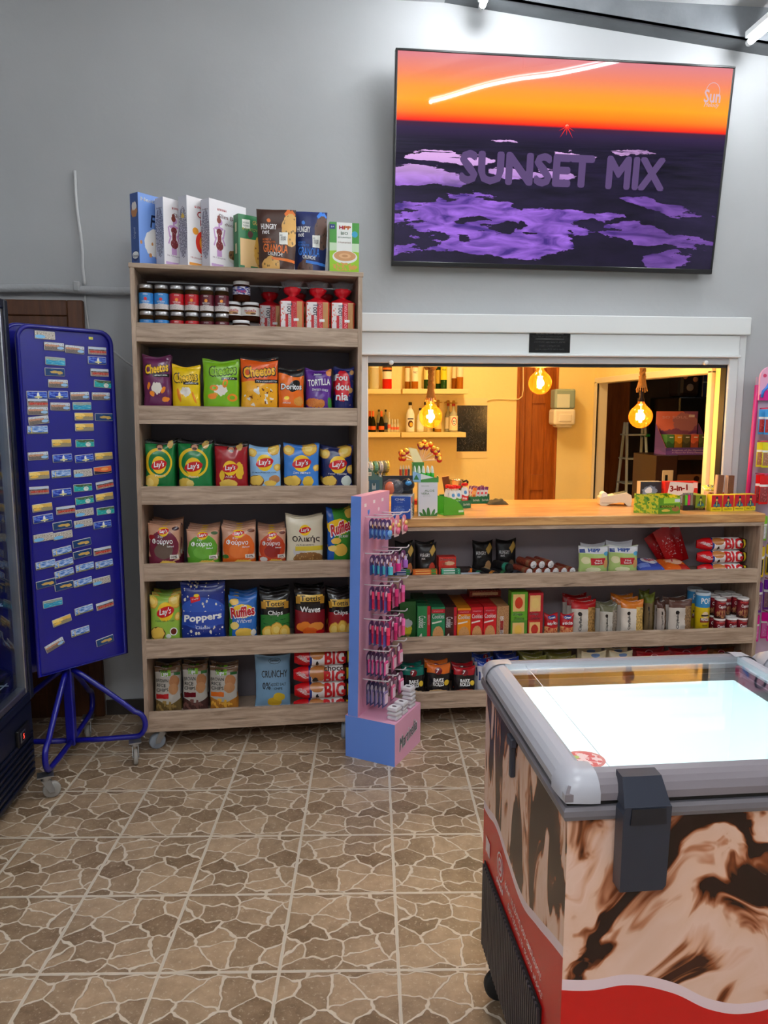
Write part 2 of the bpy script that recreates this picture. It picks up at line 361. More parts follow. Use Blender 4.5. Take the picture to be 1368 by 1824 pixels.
# ---- floor: printed flagstone tiles
def floor_mat():
    m = bpy.data.materials.new('flagstone_print_tile'); m.use_nodes = True; nt = m.node_tree; b = nt.nodes['Principled BSDF']
    tc = N(nt, 'ShaderNodeTexCoord')
    def vm(op, a, b_=None, sc=None):
        n = N(nt, 'ShaderNodeVectorMath', operation=op); L(nt, a, n.inputs[0])
        if b_ is not None:
            if isinstance(b_, tuple): n.inputs[1].default_value = b_
            else: L(nt, b_, n.inputs[1])
        if sc is not None: n.inputs['Scale'].default_value = sc
        return n.outputs[0] if op not in ('LENGTH', 'DOT_PRODUCT') else n.outputs['Value']
    def mt(op, a, b_=None, c=None):
        n = N(nt, 'ShaderNodeMath', operation=op)
        for i, x in enumerate((a, b_, c)):
            if x is None: continue
            if isinstance(x, (int, float)): n.inputs[i].default_value = x
            else: L(nt, x, n.inputs[i])
        return n.outputs[0]
    p = vm('SCALE', tc.outputs['Object'], sc=1/.3219)
    cell = vm('FLOOR', p); fr = vm('FRACTION', p)
    wn = N(nt, 'ShaderNodeTexWhiteNoise', noise_dimensions='2D'); L(nt, cell, wn.inputs['Vector'])
    sr = N(nt, 'ShaderNodeSeparateXYZ'); L(nt, wn.outputs['Color'], sr.inputs[0]); sf = N(nt, 'ShaderNodeSeparateXYZ'); L(nt, fr, sf.inputs[0])
    def flip(x, r): # x or 1-x
        g = mt('GREATER_THAN', r, .5); return mt('ADD', mt('MULTIPLY', x, mt('SUBTRACT', 1.0, mt('MULTIPLY', g, 2.0))), g)
    fx = flip(sf.outputs[0], sr.outputs[0]); fy = flip(sf.outputs[1], sr.outputs[1])
    cb = N(nt, 'ShaderNodeCombineXYZ'); L(nt, fx, cb.inputs[0]); L(nt, fy, cb.inputs[1])
    nz = N(nt, 'ShaderNodeTexNoise'); nz.inputs['Scale'].default_value = 5; nz.inputs['Detail'].default_value = 2; L(nt, cb.outputs[0], nz.inputs['Vector'])
    q = vm('ADD', cb.outputs[0], vm('SCALE', vm('SUBTRACT', nz.outputs['Color'], (.5, .5, .5)), sc=.16))
    q = vm('MULTIPLY', q, (3.3, 4.6, 1)); q = vm('ADD', q, (2.37, 5.61, 0))
    vo = N(nt, 'ShaderNodeTexVoronoi', feature='DISTANCE_TO_EDGE', voronoi_dimensions='2D'); vo.inputs['Scale'].default_value = 1; L(nt, q, vo.inputs['Vector'])
    ex = mt('MINIMUM', sf.outputs[0], mt('SUBTRACT', 1.0, sf.outputs[0])); ey = mt('MINIMUM', sf.outputs[1], mt('SUBTRACT', 1.0, sf.outputs[1])); ed = mt('MINIMUM', ex, ey)
    d = mt('MINIMUM', vo.outputs['Distance'], mt('MULTIPLY', mt('SUBTRACT', ed, .006), 4.0))
    n2 = N(nt, 'ShaderNodeTexNoise'); n2.inputs['Scale'].default_value = 9; n2.inputs['Detail'].default_value = 4; L(nt, p, n2.inputs['Vector'])
    d2 = mt('ADD', d, mt('MULTIPLY', mt('SUBTRACT', n2.outputs['Fac'], .5), .06))
    stone = N(nt, 'ShaderNodeMapRange', interpolation_type='SMOOTHSTEP'); stone.inputs['From Min'].default_value = .028; stone.inputs['From Max'].default_value = .05; L(nt, d2, stone.inputs['Value'])
    # stone colours
    vc = N(nt, 'ShaderNodeTexVoronoi', voronoi_dimensions='2D'); vc.inputs['Scale'].default_value = 1; L(nt, q, vc.inputs['Vector'])
    sc_ = N(nt, 'ShaderNodeSeparateXYZ'); L(nt, vc.outputs['Color'], sc_.inputs[0])
    n3 = N(nt, 'ShaderNodeTexNoise'); n3.inputs['Scale'].default_value = 6; n3.inputs['Detail'].default_value = 8; n3.inputs['Roughness'].default_value = .7; L(nt, p, n3.inputs['Vector'])
    t = mt('ADD', mt('MULTIPLY', sc_.outputs[0], .35), mt('MULTIPLY', n3.outputs['Fac'], .7))
    rp = N(nt, 'ShaderNodeValToRGB'); e = rp.color_ramp.elements; e[0].position = .3; e[0].color = col4((116, 92, 68)); e[1].position = .75; e[1].color = col4((182, 154, 124)); L(nt, t, rp.inputs[0])
    n4 = N(nt, 'ShaderNodeTexNoise'); n4.inputs['Scale'].default_value = 26; n4.inputs['Detail'].default_value = 6; n4.inputs['Roughness'].default_value = .75; L(nt, p, n4.inputs['Vector'])
    wh = N(nt, 'ShaderNodeMapRange'); wh.inputs['From Min'].default_value = .57; wh.inputs['From Max'].default_value = .62; L(nt, n4.outputs['Fac'], wh.inputs['Value'])
    m0 = N(nt, 'ShaderNodeMix', data_type='RGBA'); L(nt, mt('MULTIPLY', wh.outputs[0], .5), m0.inputs[0]); L(nt, rp.outputs[0], m0.inputs[6]); m0.inputs[7].default_value = col4((214, 196, 172))
    m1 = N(nt, 'ShaderNodeMix', data_type='RGBA'); L(nt, stone.outputs[0], m1.inputs[0]); m1.inputs[6].default_value = col4((212, 196, 176)); L(nt, m0.outputs[2], m1.inputs[7])
    jt = mt('LESS_THAN', ed, .006)
    m2 = N(nt, 'ShaderNodeMix', data_type='RGBA'); L(nt, jt, m2.inputs[0]); L(nt, m1.outputs[2], m2.inputs[6]); m2.inputs[7].default_value = col4((204, 194, 178))
    L(nt, m2.outputs[2], b.inputs['Base Color']); b.inputs['Roughness'].default_value = .34
    bp = N(nt, 'ShaderNodeBump'); bp.inputs['Distance'].default_value = .0012; L(nt, mt('SUBTRACT', stone.outputs[0], mt('MULTIPLY', jt, 1.0)), bp.inputs['Height']); L(nt, bp.outputs[0], b.inputs['Normal'])
    return m
fm = floor_mat()
b = MB(); FM = Matrix.Translation((-.06189, 2.4647, 0)) @ Matrix.Rotation(-.07762, 4, 'Z')
FI = FM.inverted(); cs = [FI @ Vector(p) for p in ((-2.0, -3.2, 0), (4.6, -3.2, 0), (4.6, 7.4, 0), (-2.0, 7.4, 0))]
b.quad(*cs, fm, uv=False); struct(b, 'floor', M=FM)

# ---- back wall with the kiosk opening (x .25..2.08, z .95..1.95)
OX0, OX1, OZ0, OZ1 = .235, 2.128, .95, 1.951
b = MB()
b.box(-2.0, OX0, WY, WY+.1, 0, 3.6, M_wall); b.box(OX0, OX1, WY, WY+.1, OZ1, 3.6, M_wall)
b.box(OX1, 4.6, WY, WY+.1, 0, 3.6, M_wall); b.box(OX0, OX1, WY, WY+.1, 0, OZ0, M_wall)
struct(b, 'wall_back')
b = MB(); b.box(-2.08, -2.0, -3.3, WY+.1, 0, 3.6, M_wall); struct(b, 'wall_left')
b = MB(); b.box(4.6, 4.7, -3.3, 7.5, 0, 3.6, M_wall); struct(b, 'wall_right')
b = MB(); b.box(-2.08, 4.7, -3.3, -3.2, 0, 3.6, M_wall); struct(b, 'wall_front')
b = MB(); b.box(-2.08, 4.7, -3.3, WY+.1, 3.34, 3.42, M_ceil); struct(b, 'ceiling')
M_base = mat('dark_baseboard', (52, 46, 42), .4)
b = MB(); b.box(-1.04, 2.13, WY-.012, WY, 0, .075, M_base); struct(b, 'baseboard_back')

# ---- steel roof beam along the top of the back wall
M_beam = paint('grey_beam_paint', (104, 108, 112), amt=.2, sc=6)
p0 = onY(900, 0, WY-.1); p1 = onY(1342, 74, WY-.1); b = MB()
d = (p1-p0); d /= d.x
def bp_(x, dy, dz): q = p0+d*(x-p0.x); return (x, WY-.1+dy, q.z+dz)
for (y0, y1, z0, z1) in ((-.0, .1, .0, .012), (-.0, .012, .0, .2), (-.0, .1, .19, .205)):
    vs = [bp_(x, y, z) for x in (.1, 4.5) for (y, z) in ((y0, z0), (y1, z0), (y1, z1), (y0, z1))]
    b.add(vs, [(0, 4, 5, 1), (1, 5, 6, 2), (2, 6, 7, 3), (3, 7, 4, 0), (0, 1, 2, 3), (7, 6, 5, 4)], M_beam)
struct(b, 'trim_1')

# ---- white roller-shutter housing and frame of the kiosk opening
def zY(px, py, Y=WY): return onY(px, py, Y).z
b = MB()
b.box(.20, 2.168, WY-.05, WY, 1.867, 1.953, M_white, .004)      # fascia board
struct(b, 'trim_2')
b = MB()
b.box(.20, 2.122, WY-.035, WY, 1.765, 1.866, M_white, .003); b.box(.20, 2.124, WY-.055, WY, 1.756, 1.768, M_white, .004, seg=2)
struct(b, 'trim_3')
M_rail = mat('grey_enamel_rail', (188, 192, 196), .35)
b = MB()
b.box(.24, 2.10, WY-.03, WY+.02, 1.722, 1.756, M_rail, .003); b.box(.24, 2.10, WY-.02, WY+.02, 1.708, 1.722, M_gasket)
b.box(2.072, 2.122, WY-.035, WY+.02, .96, 1.756, M_white, .004); b.box(2.066, 2.074, WY-.02, WY+.03, .96, 1.722, M_gasket)
b.box(.205, .262, WY-.035, WY+.02, .96, 1.756, M_white, .004)
b.box(2.122, 2.168, WY-.018, WY, .96, 1.88, M_white, .004)
struct(b, 'window_1')
for px, nm in ((697, 'left'), (1258, 'right')):
    q = onY(px, 646, WY-.05); b = MB(); b.cyl((0, 0, 0), (0, -.02, 0), .011, .011, 16, M_white); b.sphere((0, -.02, 0), .0115, M_white, 12, 6, (1, .5, 1))
    tag(b.build('rail_knob', M=Matrix.Translation((q.x, WY-.03, q.z))), 'round white knob on the %s end of the rail above the serving window' % nm, 'knob')

# ---- kiosk interior
KX1, KY1 = 2.12, 5.55
b = MB()
b.box(-.9, 1.50, KY1-.05, KY1+.05, 0, 2.6, M_kiosk)
b.box(1.86, KX1, KY1-.05, KY1+.05, 0, 2.6, M_kiosk); b.box(1.50, 1.86, KY1+.32, KY1+.4, 0, 2.6, M_kiosk)
b.box(1.50, 1.52, KY1-.05, KY1+.32, 0, 2.6, M_kiosk); b.box(1.84, 1.86, KY1-.05, KY1+.32, 0, 2.6, M_kiosk)
struct(b, 'wall_kiosk_back')
b = MB(); b.box(-.95, -.9, WY+.1, KY1+.05, 0, 2.6, M_kiosk); struct(b, 'wall_kiosk_left')
sz1, sz0, sy0, sy1 = 1.705, .75, 3.83, 5.42
b = MB()
b.box(KX1, KX1+.06, WY+.1, sy0, 0, 2.6, M_kiosk); b.box(KX1, KX1+.06, sy1, KY1+.05, 0, 2.6, M_kiosk)
b.box(KX1, KX1+.06, sy0, sy1, sz1, 2.6, M_kiosk); b.box(KX1, KX1+.06, sy0, sy1, 0, sz0, M_kiosk)
struct(b, 'wall_kiosk_right')
M_cream = mat('cream_enamel', (236, 224, 196), .4)
b = MB(); q = .035
b.box(KX1-.02, KX1+.07, sy0-q, sy1+q, sz1-.012, sz1+.03, M_cream, .003); b.box(KX1-.02, KX1+.07, sy0-q, sy0+.008, sz0, sz1, M_cream, .003); b.box(KX1-.02, KX1+.07, sy1-.008, sy1+q, sz0, sz1, M_cream, .003)
b.box(KX1-.012, KX1-.004, sy0+.008, sy0+.016, sz0, sz1-.012, M_gasket); b.box(KX1-.012, KX1-.004, sy1-.016, sy1-.008, sz0, sz1-.012, M_gasket)
struct(b, 'window_2')
b = MB(); b.box(-.95, KX1+.06, WY+.1, KY1+.4, 2.6, 2.65, M_kiosk); struct(b, 'ceiling_kiosk')

# ---- orange wooden door in the kiosk's back recess
b = MB(); b.box(1.52, 1.545, KY1-.055, KY1+.0, 0, 2.1, M_orange, .003); b.box(1.545, 1.60, KY1+.0, KY1+.03, 0, 2.1, M_orange, .003)
b.box(1.82, 1.84, KY1-.055, KY1+.0, 0, 2.1, M_orange, .003)
dr = struct(b, 'door_2')
b = MB(); b.box(1.60, 1.67, KY1+.04, KY1+.08, 0, 2.05, M_orange, .004); b.box(1.77, 1.84, KY1+.04, KY1+.08, 0, 2.05, M_orange, .004)
for z0, z1 in ((0, .12), (.88, 1.0), (1.55, 1.62), (1.93, 2.05)): b.box(1.67, 1.77, KY1+.04, KY1+.078, z0, z1, M_orange)
b.box(1.67, 1.77, KY1+.055, KY1+.065, .1, 1.95, M_orange); b.build('door_leaf', dr)

# ---- brown door at the left
b = MB(); dx1 = -1.045; z1 = 1.995
M_dkdoor = M_door
b.box(dx1-.07, dx1, WY-.03, WY, 0, z1, M_dkdoor, .004); b.box(-1.95, dx1-.07, WY-.03, WY, z1-.07, z1, M_dkdoor, .004)
dr = struct(b, 'door_1')
b = MB(); b.box(-1.9, dx1-.07, WY-.016, WY-.004, 0, z1-.07, M_dkdoor); b.box(-1.93, dx1-.072, WY-.024, WY-.016, z1-.215, z1-.07, M_dkdoor, .003)
b.box(-1.93, dx1-.13, WY-.024, WY-.016, 1.0, z1-.23, M_dkdoor, .003); b.box(-1.93, dx1-.13, WY-.024, WY-.016, .12, .97, M_dkdoor, .003); b.build('door_leaf', dr)

# ---- lagged pipe and cables on the wall
M_pipe = mat('painted_pipe_lagging', (178, 180, 182), .6, bump=(60, .004))
b = MB(); pts = [(x, WY-.03+.0035*math.sin(x*23), 2.04+.004*math.sin(x*9)) for x in [-2+.06*i for i in range(21)]]; b.tube(pts, .019, M_pipe, 12)
pp = tag(b.build('pipe'), 'grey lagged pipe running along the wall above the brown door', 'pipe')
b = MB(); q = onY(135, 512, WY-.05); b.box(q.x-.014, q.x+.016, WY-.053, WY, q.z-.018, q.z+.03, M_pipe, .006); b.build('pipe_clip', pp)
M_cable = mat('white_cable_sheath', (205, 206, 206), .5)
b = MB(); pts = [onY(x, y, WY-.009) for x, y in ((133, 304), (134, 325), (135, 348), (137, 372), (140, 395), (144, 420), (147, 450), (147, 475), (150, 500), (151, 508))]
b.tube(pts, [.0068]*9+[.005], M_cable, 8); tag(b.build('cable'), 'thick white cable stub clipped upright on the wall above the pipe', 'cable')
b = MB(); pts = [onY(x, y, WY-.006) for x, y in ((151, 522), (153, 545), (156, 570), (159, 590), (170, 603), (185, 614), (205, 628), (222, 642), (240, 655))]
b.tube(pts, .0045, M_cable, 6); tag(b.build('cable'), 'thin white cable hanging from the pipe down behind the blue magnet stand', 'cable')

# ================================================================ CEILING LIGHTS
def led(x, y0, y1, z, label, rz=0, pw=1, r=.0135):
    t = thing('ceiling_light', label, 'light', Matrix.Translation((x, (y0+y1)/2, z)) @ Matrix.Rotation(R(rz), 4, 'Z'), 'white tube lights on the ceiling'); h = (y1-y0)/2
    b = MB(); b.cyl((0, -h+.02, 0), (0, h-.02, 0), r, n=12, m=emis('led_tube_light_%g' % pw, (.93, .97, 1), TUBE_POWER*pw)); b.build('tube', t)
    b = MB(); b.box(-.02, .02, -h, h, .018, .05, M_white, .004); b.build('housing', t)
    for s in (-1, 1): b = MB(); b.cyl((0, s*(h-.02), 0), (0, s*h, 0), .015, n=12, m=M_white); b.build('end_cap', t)
    b = MB(); b.cyl((0, 0, .05), (0, 0, (3.34 if y1 < 4 else 2.9)-z), .004, n=6, m=M_white); b.build('hanger', t)
pa = onY(858, 13, WY-.12); pb = onY(1333, 77, WY-.12)
led(pa.x, pa.y-.8, pa.y, pa.z, 'white tube light whose end shows above the left of the television', pw=.6)
led(pb.x, pb.y-.5, pb.y, pb.z, 'white tube light at the upper right corner beside the roof beam', pw=.6)
led(1.25, 1.50, 3.10, 3.2, 'unseen tube light added askew overhead for the streak in the television', -35, .5, .007)  # added tube, out of view, angled to throw a streak on the screen
led(.25, .2, 1.4, 3.2, 'unseen tube light added overhead just in front of the camera')  # added above the view to light the goods from the camera side
led(.3, -2.0, -.8, 3.2, 'unseen added tube light at the back of the shop, rightmost of three')  # added with the next two: unseen fill lamps behind the camera
led(-.5, -2.0, -.8, 3.2, 'unseen added tube light at the back of the shop, middle of three')
led(-1.3, -2.0, -.8, 3.2, 'unseen added tube light at the back of the shop, leftmost of three')
led(3.9, .4, 1.6, 3.2, 'unseen tube light added overhead far to the right of the shop')  # added out of view for light from the right
led(3.2, 4.6, 5.4, 2.75, 'unseen tube light added to brighten the space beyond the side opening', pw=.07)  # invented lamp, hidden from view, lifts the card display beyond

# added warm lamp on the kiosk ceiling, out of view, brightens the interior
t = thing('ceiling_light', 'unseen round warm lamp added on the ceiling inside the kiosk', 'light', Matrix.Translation((1.0, 4.5, 2.6)))
b = MB(); b.cyl((0, 0, -.03), (0, 0, 0), .16, n=24, m=M_white); b.build('base', t)
b = MB(); b.lathe([(.001, -.09), (.08, -.08), (.13, -.05), (.14, -.03)], emis('added_warm_diffuser', (1, .76, .40), KIOSK_POWER), 24); b.build('lamp_shade', t)
# ================================================================ TELEVISION
def tvpt(px, py, Y): return onY(px, py, Y)
yt, yb = WY-.155, WY-.065
cTL, cTR, cBR, cBL = tvpt(705, 85, yt), tvpt(1310, 118, yt), tvpt(1268, 487, yb), tvpt(697, 475, yb)
tw = ((cTR-cTL).length+(cBR-cBL).length)/2; tc_ = (cTL+cTR+cBR+cBL)/4
X = ((cTR-cTL)+(cBR-cBL)).normalized(); Z = ((cTL-cBL)+(cTR-cBR)).normalized(); Y = Z.cross(X).normalized(); X = Y.cross(Z)
th = ((cTL-cBL).length+(cTR-cBR).length)/2
TM = Matrix(((X.x, Y.x, Z.x, tc_.x), (X.y, Y.y, Z.y, tc_.y), (X.z, Y.z, Z.z, tc_.z), (0, 0, 0, 1)))
tv = thing('television', 'large wall-mounted flat television showing an orange sunset over violet snow fields', 'television', TM)
hw, hh = tw/2, th/2
b = MB(); e = .010
for x0, x1, z0, z1 in ((-hw, hw, hh-e, hh), (-hw, hw, -hh, -hh+.022), (-hw, -hw+e, -hh+.022, hh-e), (hw-e, hw, -hh+.022, hh-e)): b.box(x0, x1, -.004, .03, z0, z1, mat('television_black', (20, 20, 22), .3), .002)
b.box(-hw+.01, hw-.01, .012, .035, -hh+.02, hh-.01, M_black); b.build('frame', tv)
b = MB(); b.box(-.35, .35, .035, .06, -.3, .3, M_black, .01); b.build('back_cover', tv)
def tv_mat():
    m = bpy.data.materials.new('television_picture'); m.use_nodes = True; nt = m.node_tree; bs = nt.nodes['Principled BSDF']
    tc = N(nt, 'ShaderNodeTexCoord'); uv = tc.outputs['UV']; sp = N(nt, 'ShaderNodeSeparateXYZ'); L(nt, uv, sp.inputs[0])
    # sky by height
    rp = N(nt, 'ShaderNodeValToRGB'); cr = rp.color_ramp; H0 = .683
    st = [(.0, (30, 16, 50)), (H0-.10, (22, 16, 44)), (H0-.03, (48, 30, 72)), (H0-.002, (70, 30, 60)), (H0+.004, (250, 30, 20)), (H0+.022, (255, 80, 14)), (H0+.05, (255, 134, 10)), (H0+.10, (255, 168, 18)), (H0+.16, (255, 160, 50)), (H0+.23, (250, 138, 100)), (1, (226, 132, 142))]
    while len(cr.elements) < len(st): cr.elements.new(.5)
    for el, (p, c) in zip(cr.elements, st): el.position = p; el.color = col4(c)
    L(nt, sp.outputs[1], rp.inputs[0])
    def mt(op, a, b_=None):
        n = N(nt, 'ShaderNodeMath', operation=op)
        for i, x in enumerate((a, b_)):
            if x is None: continue
            if isinstance(x, (int, float)): n.inputs[i].default_value = x
            else: L(nt, x, n.inputs[i])
        return n.outputs[0]
    # perspective coordinates of the land
    dd = mt('MAXIMUM', mt('SUBTRACT', H0+.02, sp.outputs[1]), .01); iz = mt('DIVIDE', .25, dd)
    cb = N(nt, 'ShaderNodeCombineXYZ'); L(nt, mt('MULTIPLY', mt('SUBTRACT', sp.outputs[0], .5), mt('ADD', iz, .6)), cb.inputs[0]); L(nt, mt('MULTIPLY', iz, 2.2), cb.inputs[1])
    nz = N(nt, 'ShaderNodeTexNoise'); nz.inputs['Scale'].default_value = 2.6; nz.inputs['Detail'].default_value = 9; nz.inputs['Roughness'].default_value = .62; L(nt, cb.outputs[0], nz.inputs['Vector'])
    # hand-placed snow fields, each a warped ellipse
    wn = N(nt, 'ShaderNodeTexNoise'); wn.inputs['Scale'].default_value = 7; wn.inputs['Detail'].default_value = 7; wn.inputs['Roughness'].default_value = .65; mpw = N(nt, 'ShaderNodeMapping'); mpw.inputs['Scale'].default_value = (1, 2.2, 1); L(nt, uv, mpw.inputs[0]); L(nt, mpw.outputs[0], wn.inputs['Vector'])
    sb = N(nt, 'ShaderNodeVectorMath', operation='SUBTRACT'); sb.inputs[1].default_value = (.5, .5, .5); L(nt, wn.outputs['Color'], sb.inputs[0])
    mu = N(nt, 'ShaderNodeVectorMath', operation='MULTIPLY'); mu.inputs[1].default_value = (.14, .10, 0); L(nt, sb.outputs[0], mu.inputs[0])
    ad = N(nt, 'ShaderNodeVectorMath', operation='ADD'); L(nt, uv, ad.inputs[0]); L(nt, mu.outputs[0], ad.inputs[1]); wv = ad.outputs[0]
    def ell(cx, cy, rx, ry, a=0):
        mp = N(nt, 'ShaderNodeMapping', vector_type='TEXTURE'); mp.inputs['Location'].default_value = (cx, cy, 0); mp.inputs['Rotation'].default_value = (0, 0, R(a)); mp.inputs['Scale'].default_value = (rx, ry, 1); L(nt, wv, mp.inputs[0])
        f = N(nt, 'ShaderNodeVectorMath', operation='MULTIPLY'); f.inputs[1].default_value = (1, 1, 0); L(nt, mp.outputs[0], f.inputs[0])
        ln = N(nt, 'ShaderNodeVectorMath', operation='LENGTH'); L(nt, f.outputs[0], ln.inputs[0]); return mt('LESS_THAN', ln.outputs['Value'], 1.0)
    snow = None
    for a in ((.17, .515, .13, .03, -2), (.06, .415, .15, .055, -6), (.26, .325, .10, .03, -8), (.06, .25, .14, .075, 0), (.22, .26, .16, .06, 4), (.20, .15, .26, .11, 3), (.45, .215, .20, .07, 4), (.08, .06, .14, .05, -5), (.40, .10, .15, .07, 5), (.36, .455, .09, .02, -3), (.49, .455, .06, .03, -12), (.66, .26, .05, .018, 0), (.75, .17, .12, .05, -10), (.80, .325, .10, .028, -12), (.92, .27, .09, .03, -14), (.93, .14, .10, .035, -14), (.86, .05, .08, .05, 20), (.72, .57, .07, .010, -3), (.32, .60, .05, .006, 0), (.52, .56, .06, .008, 0)):
        s_ = ell(*a); snow = s_ if snow is None else mt('MAXIMUM', snow, s_)
    trees = mt('GREATER_THAN', nz.outputs['Fac'], .57); below = mt('LESS_THAN', sp.outputs[1], H0-.05)
    for a in ((.05, .335, .08, .035, -4), (.16, .355, .08, .022, -3), (.36, .33, .10, .018, 0), (.24, .22, .04, .014, 6), (.33, .185, .04, .035, 30), (.38, .2, .02, .03, 0), (.21, .13, .02, .02, 0), (.41, .15, .02, .012, 0), (.53, .17, .008, .012, 0), (.03, .16, .03, .02, 0), (.02, .10, .03, .02, 0), (.12, .145, .03, .007, 8), (.66, .06, .11, .10, 10), (.13, .02, .14, .035, 0), (.34, .02, .08, .02, 0), (.60, .22, .05, .02, 0)):
        trees = mt('MAXIMUM', trees, ell(*a))
    mask = mt('MULTIPLY', mt('MULTIPLY', snow, below), mt('SUBTRACT', 1.0, trees))
    # snow colour: violet, pinker and brighter far away
    n5 = N(nt, 'ShaderNodeTexNoise'); n5.inputs['Scale'].default_value = 9; n5.inputs['Detail'].default_value = 5; n5.inputs['Distortion'].default_value = 1.2; L(nt, mpw.outputs[0], n5.inputs['Vector'])
    rs = N(nt, 'ShaderNodeValToRGB'); rs.color_ramp.elements[0].position = .32; rs.color_ramp.elements[0].color = col4((66, 40, 128)); rs.color_ramp.elements[1].position = .68; rs.color_ramp.elements[1].color = col4((168, 112, 232)); L(nt, n5.outputs['Fac'], rs.inputs[0])
    far = N(nt, 'ShaderNodeMapRange'); far.inputs['From Min'].default_value = .36; far.inputs['From Max'].default_value = .52; L(nt, sp.outputs[1], far.inputs['Value'])
    mf = N(nt, 'ShaderNodeMix', data_type='RGBA'); L(nt, far.outputs[0], mf.inputs[0]); L(nt, rs.outputs[0], mf.inputs[6]); mf.inputs[7].default_value = col4((226, 176, 238))
    # right side is duller
    rt_ = N(nt, 'ShaderNodeMapRange'); rt_.inputs['From Min'].default_value = .55; rt_.inputs['From Max'].default_value = .8; rt_.inputs['To Max'].default_value = .62; L(nt, sp.outputs[0], rt_.inputs['Value'])
    mr = N(nt, 'ShaderNodeMix', data_type='RGBA'); L(nt, rt_.outputs[0], mr.inputs[0]); L(nt, mf.outputs[2], mr.inputs[6]); mr.inputs[7].default_value = col4((70, 44, 96))
    land = N(nt, 'ShaderNodeMix', data_type='RGBA'); n6 = N(nt, 'ShaderNodeValToRGB'); n6.color_ramp.elements[0].position = .35; n6.color_ramp.elements[0].color = col4((12, 8, 26)); n6.color_ramp.elements[1].position = .7; n6.color_ramp.elements[1].color = col4((40, 30, 66)); L(nt, nz.outputs['Fac'], n6.inputs[0])
    bl = N(nt, 'ShaderNodeMapRange'); bl.inputs['From Min'].default_value = H0-.12; bl.inputs['From Max'].default_value = H0-.05; L(nt, sp.outputs[1], bl.inputs['Value'])
    L(nt, bl.outputs[0], land.inputs[0]); L(nt, n6.outputs[0], land.inputs[6]); L(nt, rp.outputs[0], land.inputs[7])
    mm = N(nt, 'ShaderNodeMix', data_type='RGBA'); L(nt, mask, mm.inputs[0]); L(nt, land.outputs[2], mm.inputs[6]); L(nt, mr.outputs[2], mm.inputs[7])
    bs.inputs['Base Color'].default_value = (.004, .004, .004, 1); bs.inputs['Roughness'].default_value = .03; bs.inputs['Specular IOR Level'].default_value = .5
    L(nt, mm.outputs[2], bs.inputs['Emission Color']); bs.inputs['Emission Strength'].default_value = 1.0
    wb = N(nt, 'ShaderNodeTexNoise'); wb.inputs['Scale'].default_value = 1.6; wb.inputs['Detail'].default_value = 1; L(nt, tc.outputs['Object'], wb.inputs['Vector'])
    bp = N(nt, 'ShaderNodeBump'); bp.inputs['Distance'].default_value = .006; L(nt, wb.outputs['Fac'], bp.inputs['Height']); L(nt, bp.outputs[0], bs.inputs['Normal'])
    return m
b = MB(); sx, s0, s1 = hw-e, -hh+.022, hh-e
b.quad((-sx, 0, s0), (sx, 0, s0), (sx, 0, s1), (-sx, 0, s1), tv_mat())
fn = lambda u, v: (-sx+2*sx*u, -.0012, s0+(s1-s0)*v)
def tvink(n, c): return emis('screen_'+n, s2l(c), 1.0)
W2, H2 = 1/(2*sx), 1/(s1-s0)
b.text('SUNSET', tvink('title', (98, 78, 122)), fn, .40, .145, (.395, .475), bold=.06)
b.text('MIX', tvink('title', (98, 78, 122)), fn, .175, .145, (.73, .475), bold=.06)
b.text('Sun', tvink('mark', (225, 190, 200)), fn, .05, .06, (.945, .865), bold=.03)
b.text('Melody', tvink('mark', (225, 190, 200)), fn, .048, .028, (.945, .82), shear=.4)
arc = [(.925+.022*math.cos(R(a))+.02, .885+.045*math.sin(R(a))) for a in range(-30, 211, 12)]
for (a, c) in zip(arc, arc[1:]):
    n_ = Vector((-(c[1]-a[1]), c[0]-a[0])).normalized(); k = .0016
    b.quad(fn(a[0], a[1]), fn(c[0], c[1]), fn(c[0]+n_.x*k, c[1]+n_.y*k*1.7), fn(a[0]+n_.x*k, a[1]+n_.y*k*1.7), tvink('mark', (225, 190, 200)), uv=False)
for k in range(12):   # sun on the horizon with short rays
    a = R(30*k); l = .028 if k % 2 else .04
    if k in (1, 2, 3, 4, 5): l *= .35
    b.add([fn(.507+.002*math.cos(a+1.57), .688+.003*math.sin(a+1.57)), fn(.507-.002*math.cos(a+1.57), .688-.003*math.sin(a+1.57)), fn(.507+l*math.cos(a), .688+l*1.6*math.sin(a))], [(0, 1, 2)], tvink('ray', (255, 50, 40)))
b.add([fn(.507+.005*math.cos(R(t)), .69+.008*math.sin(R(t))) for t in range(0, 360, 30)], [tuple(range(12))], tvink('sun', (255, 215, 170)))
b.build('screen', tv)

# ================================================================ TALL SHELF UNIT
UA = .06677; UR = .01229
ux = Vector((math.cos(UA)*math.cos(UR), math.sin(UA)*math.cos(UR), -math.sin(UR)))
uz = Vector((math.cos(UA)*math.sin(UR), math.sin(UA)*math.sin(UR), math.cos(UR))); uy = uz.cross(ux)
TU = Matrix(((ux.x, uy.x, uz.x, -.7583), (ux.y, uy.y, uz.y, 3.1744), (ux.z, uy.z, uz.z, 0), (0, 0, 0, 1)))
UW, UD = .949, .335
LIPS = [(1.8538, 1.7777), (1.5177, 1.4424), (1.1799, 1.1025), (.8469, .7712), (.5114, .4283), (.1813, .0922)]
UTOP = 2.0881
su = thing('shelving_unit', 'tall grey oak shelving unit on casters crammed with crisp bags', 'shelving', TU)
for nm, x0, x1 in (('side_panel', 0, .018), ('side_panel', UW-.018, UW)):
    b = MB(); b.box(x0, x1, 0, UD, .0922, UTOP-.018, M_oakv, .0008); b.build(nm, su)
b = MB(); b.box(-.004, UW+.004, -.002, UD, UTOP-.018, UTOP, M_oak, .0008); b.build('top_panel', su)
M_backp = mat('grey_back_panel', (118, 112, 120), .6)
M_edge = mat('white_board_edge', (190, 190, 195), .5)
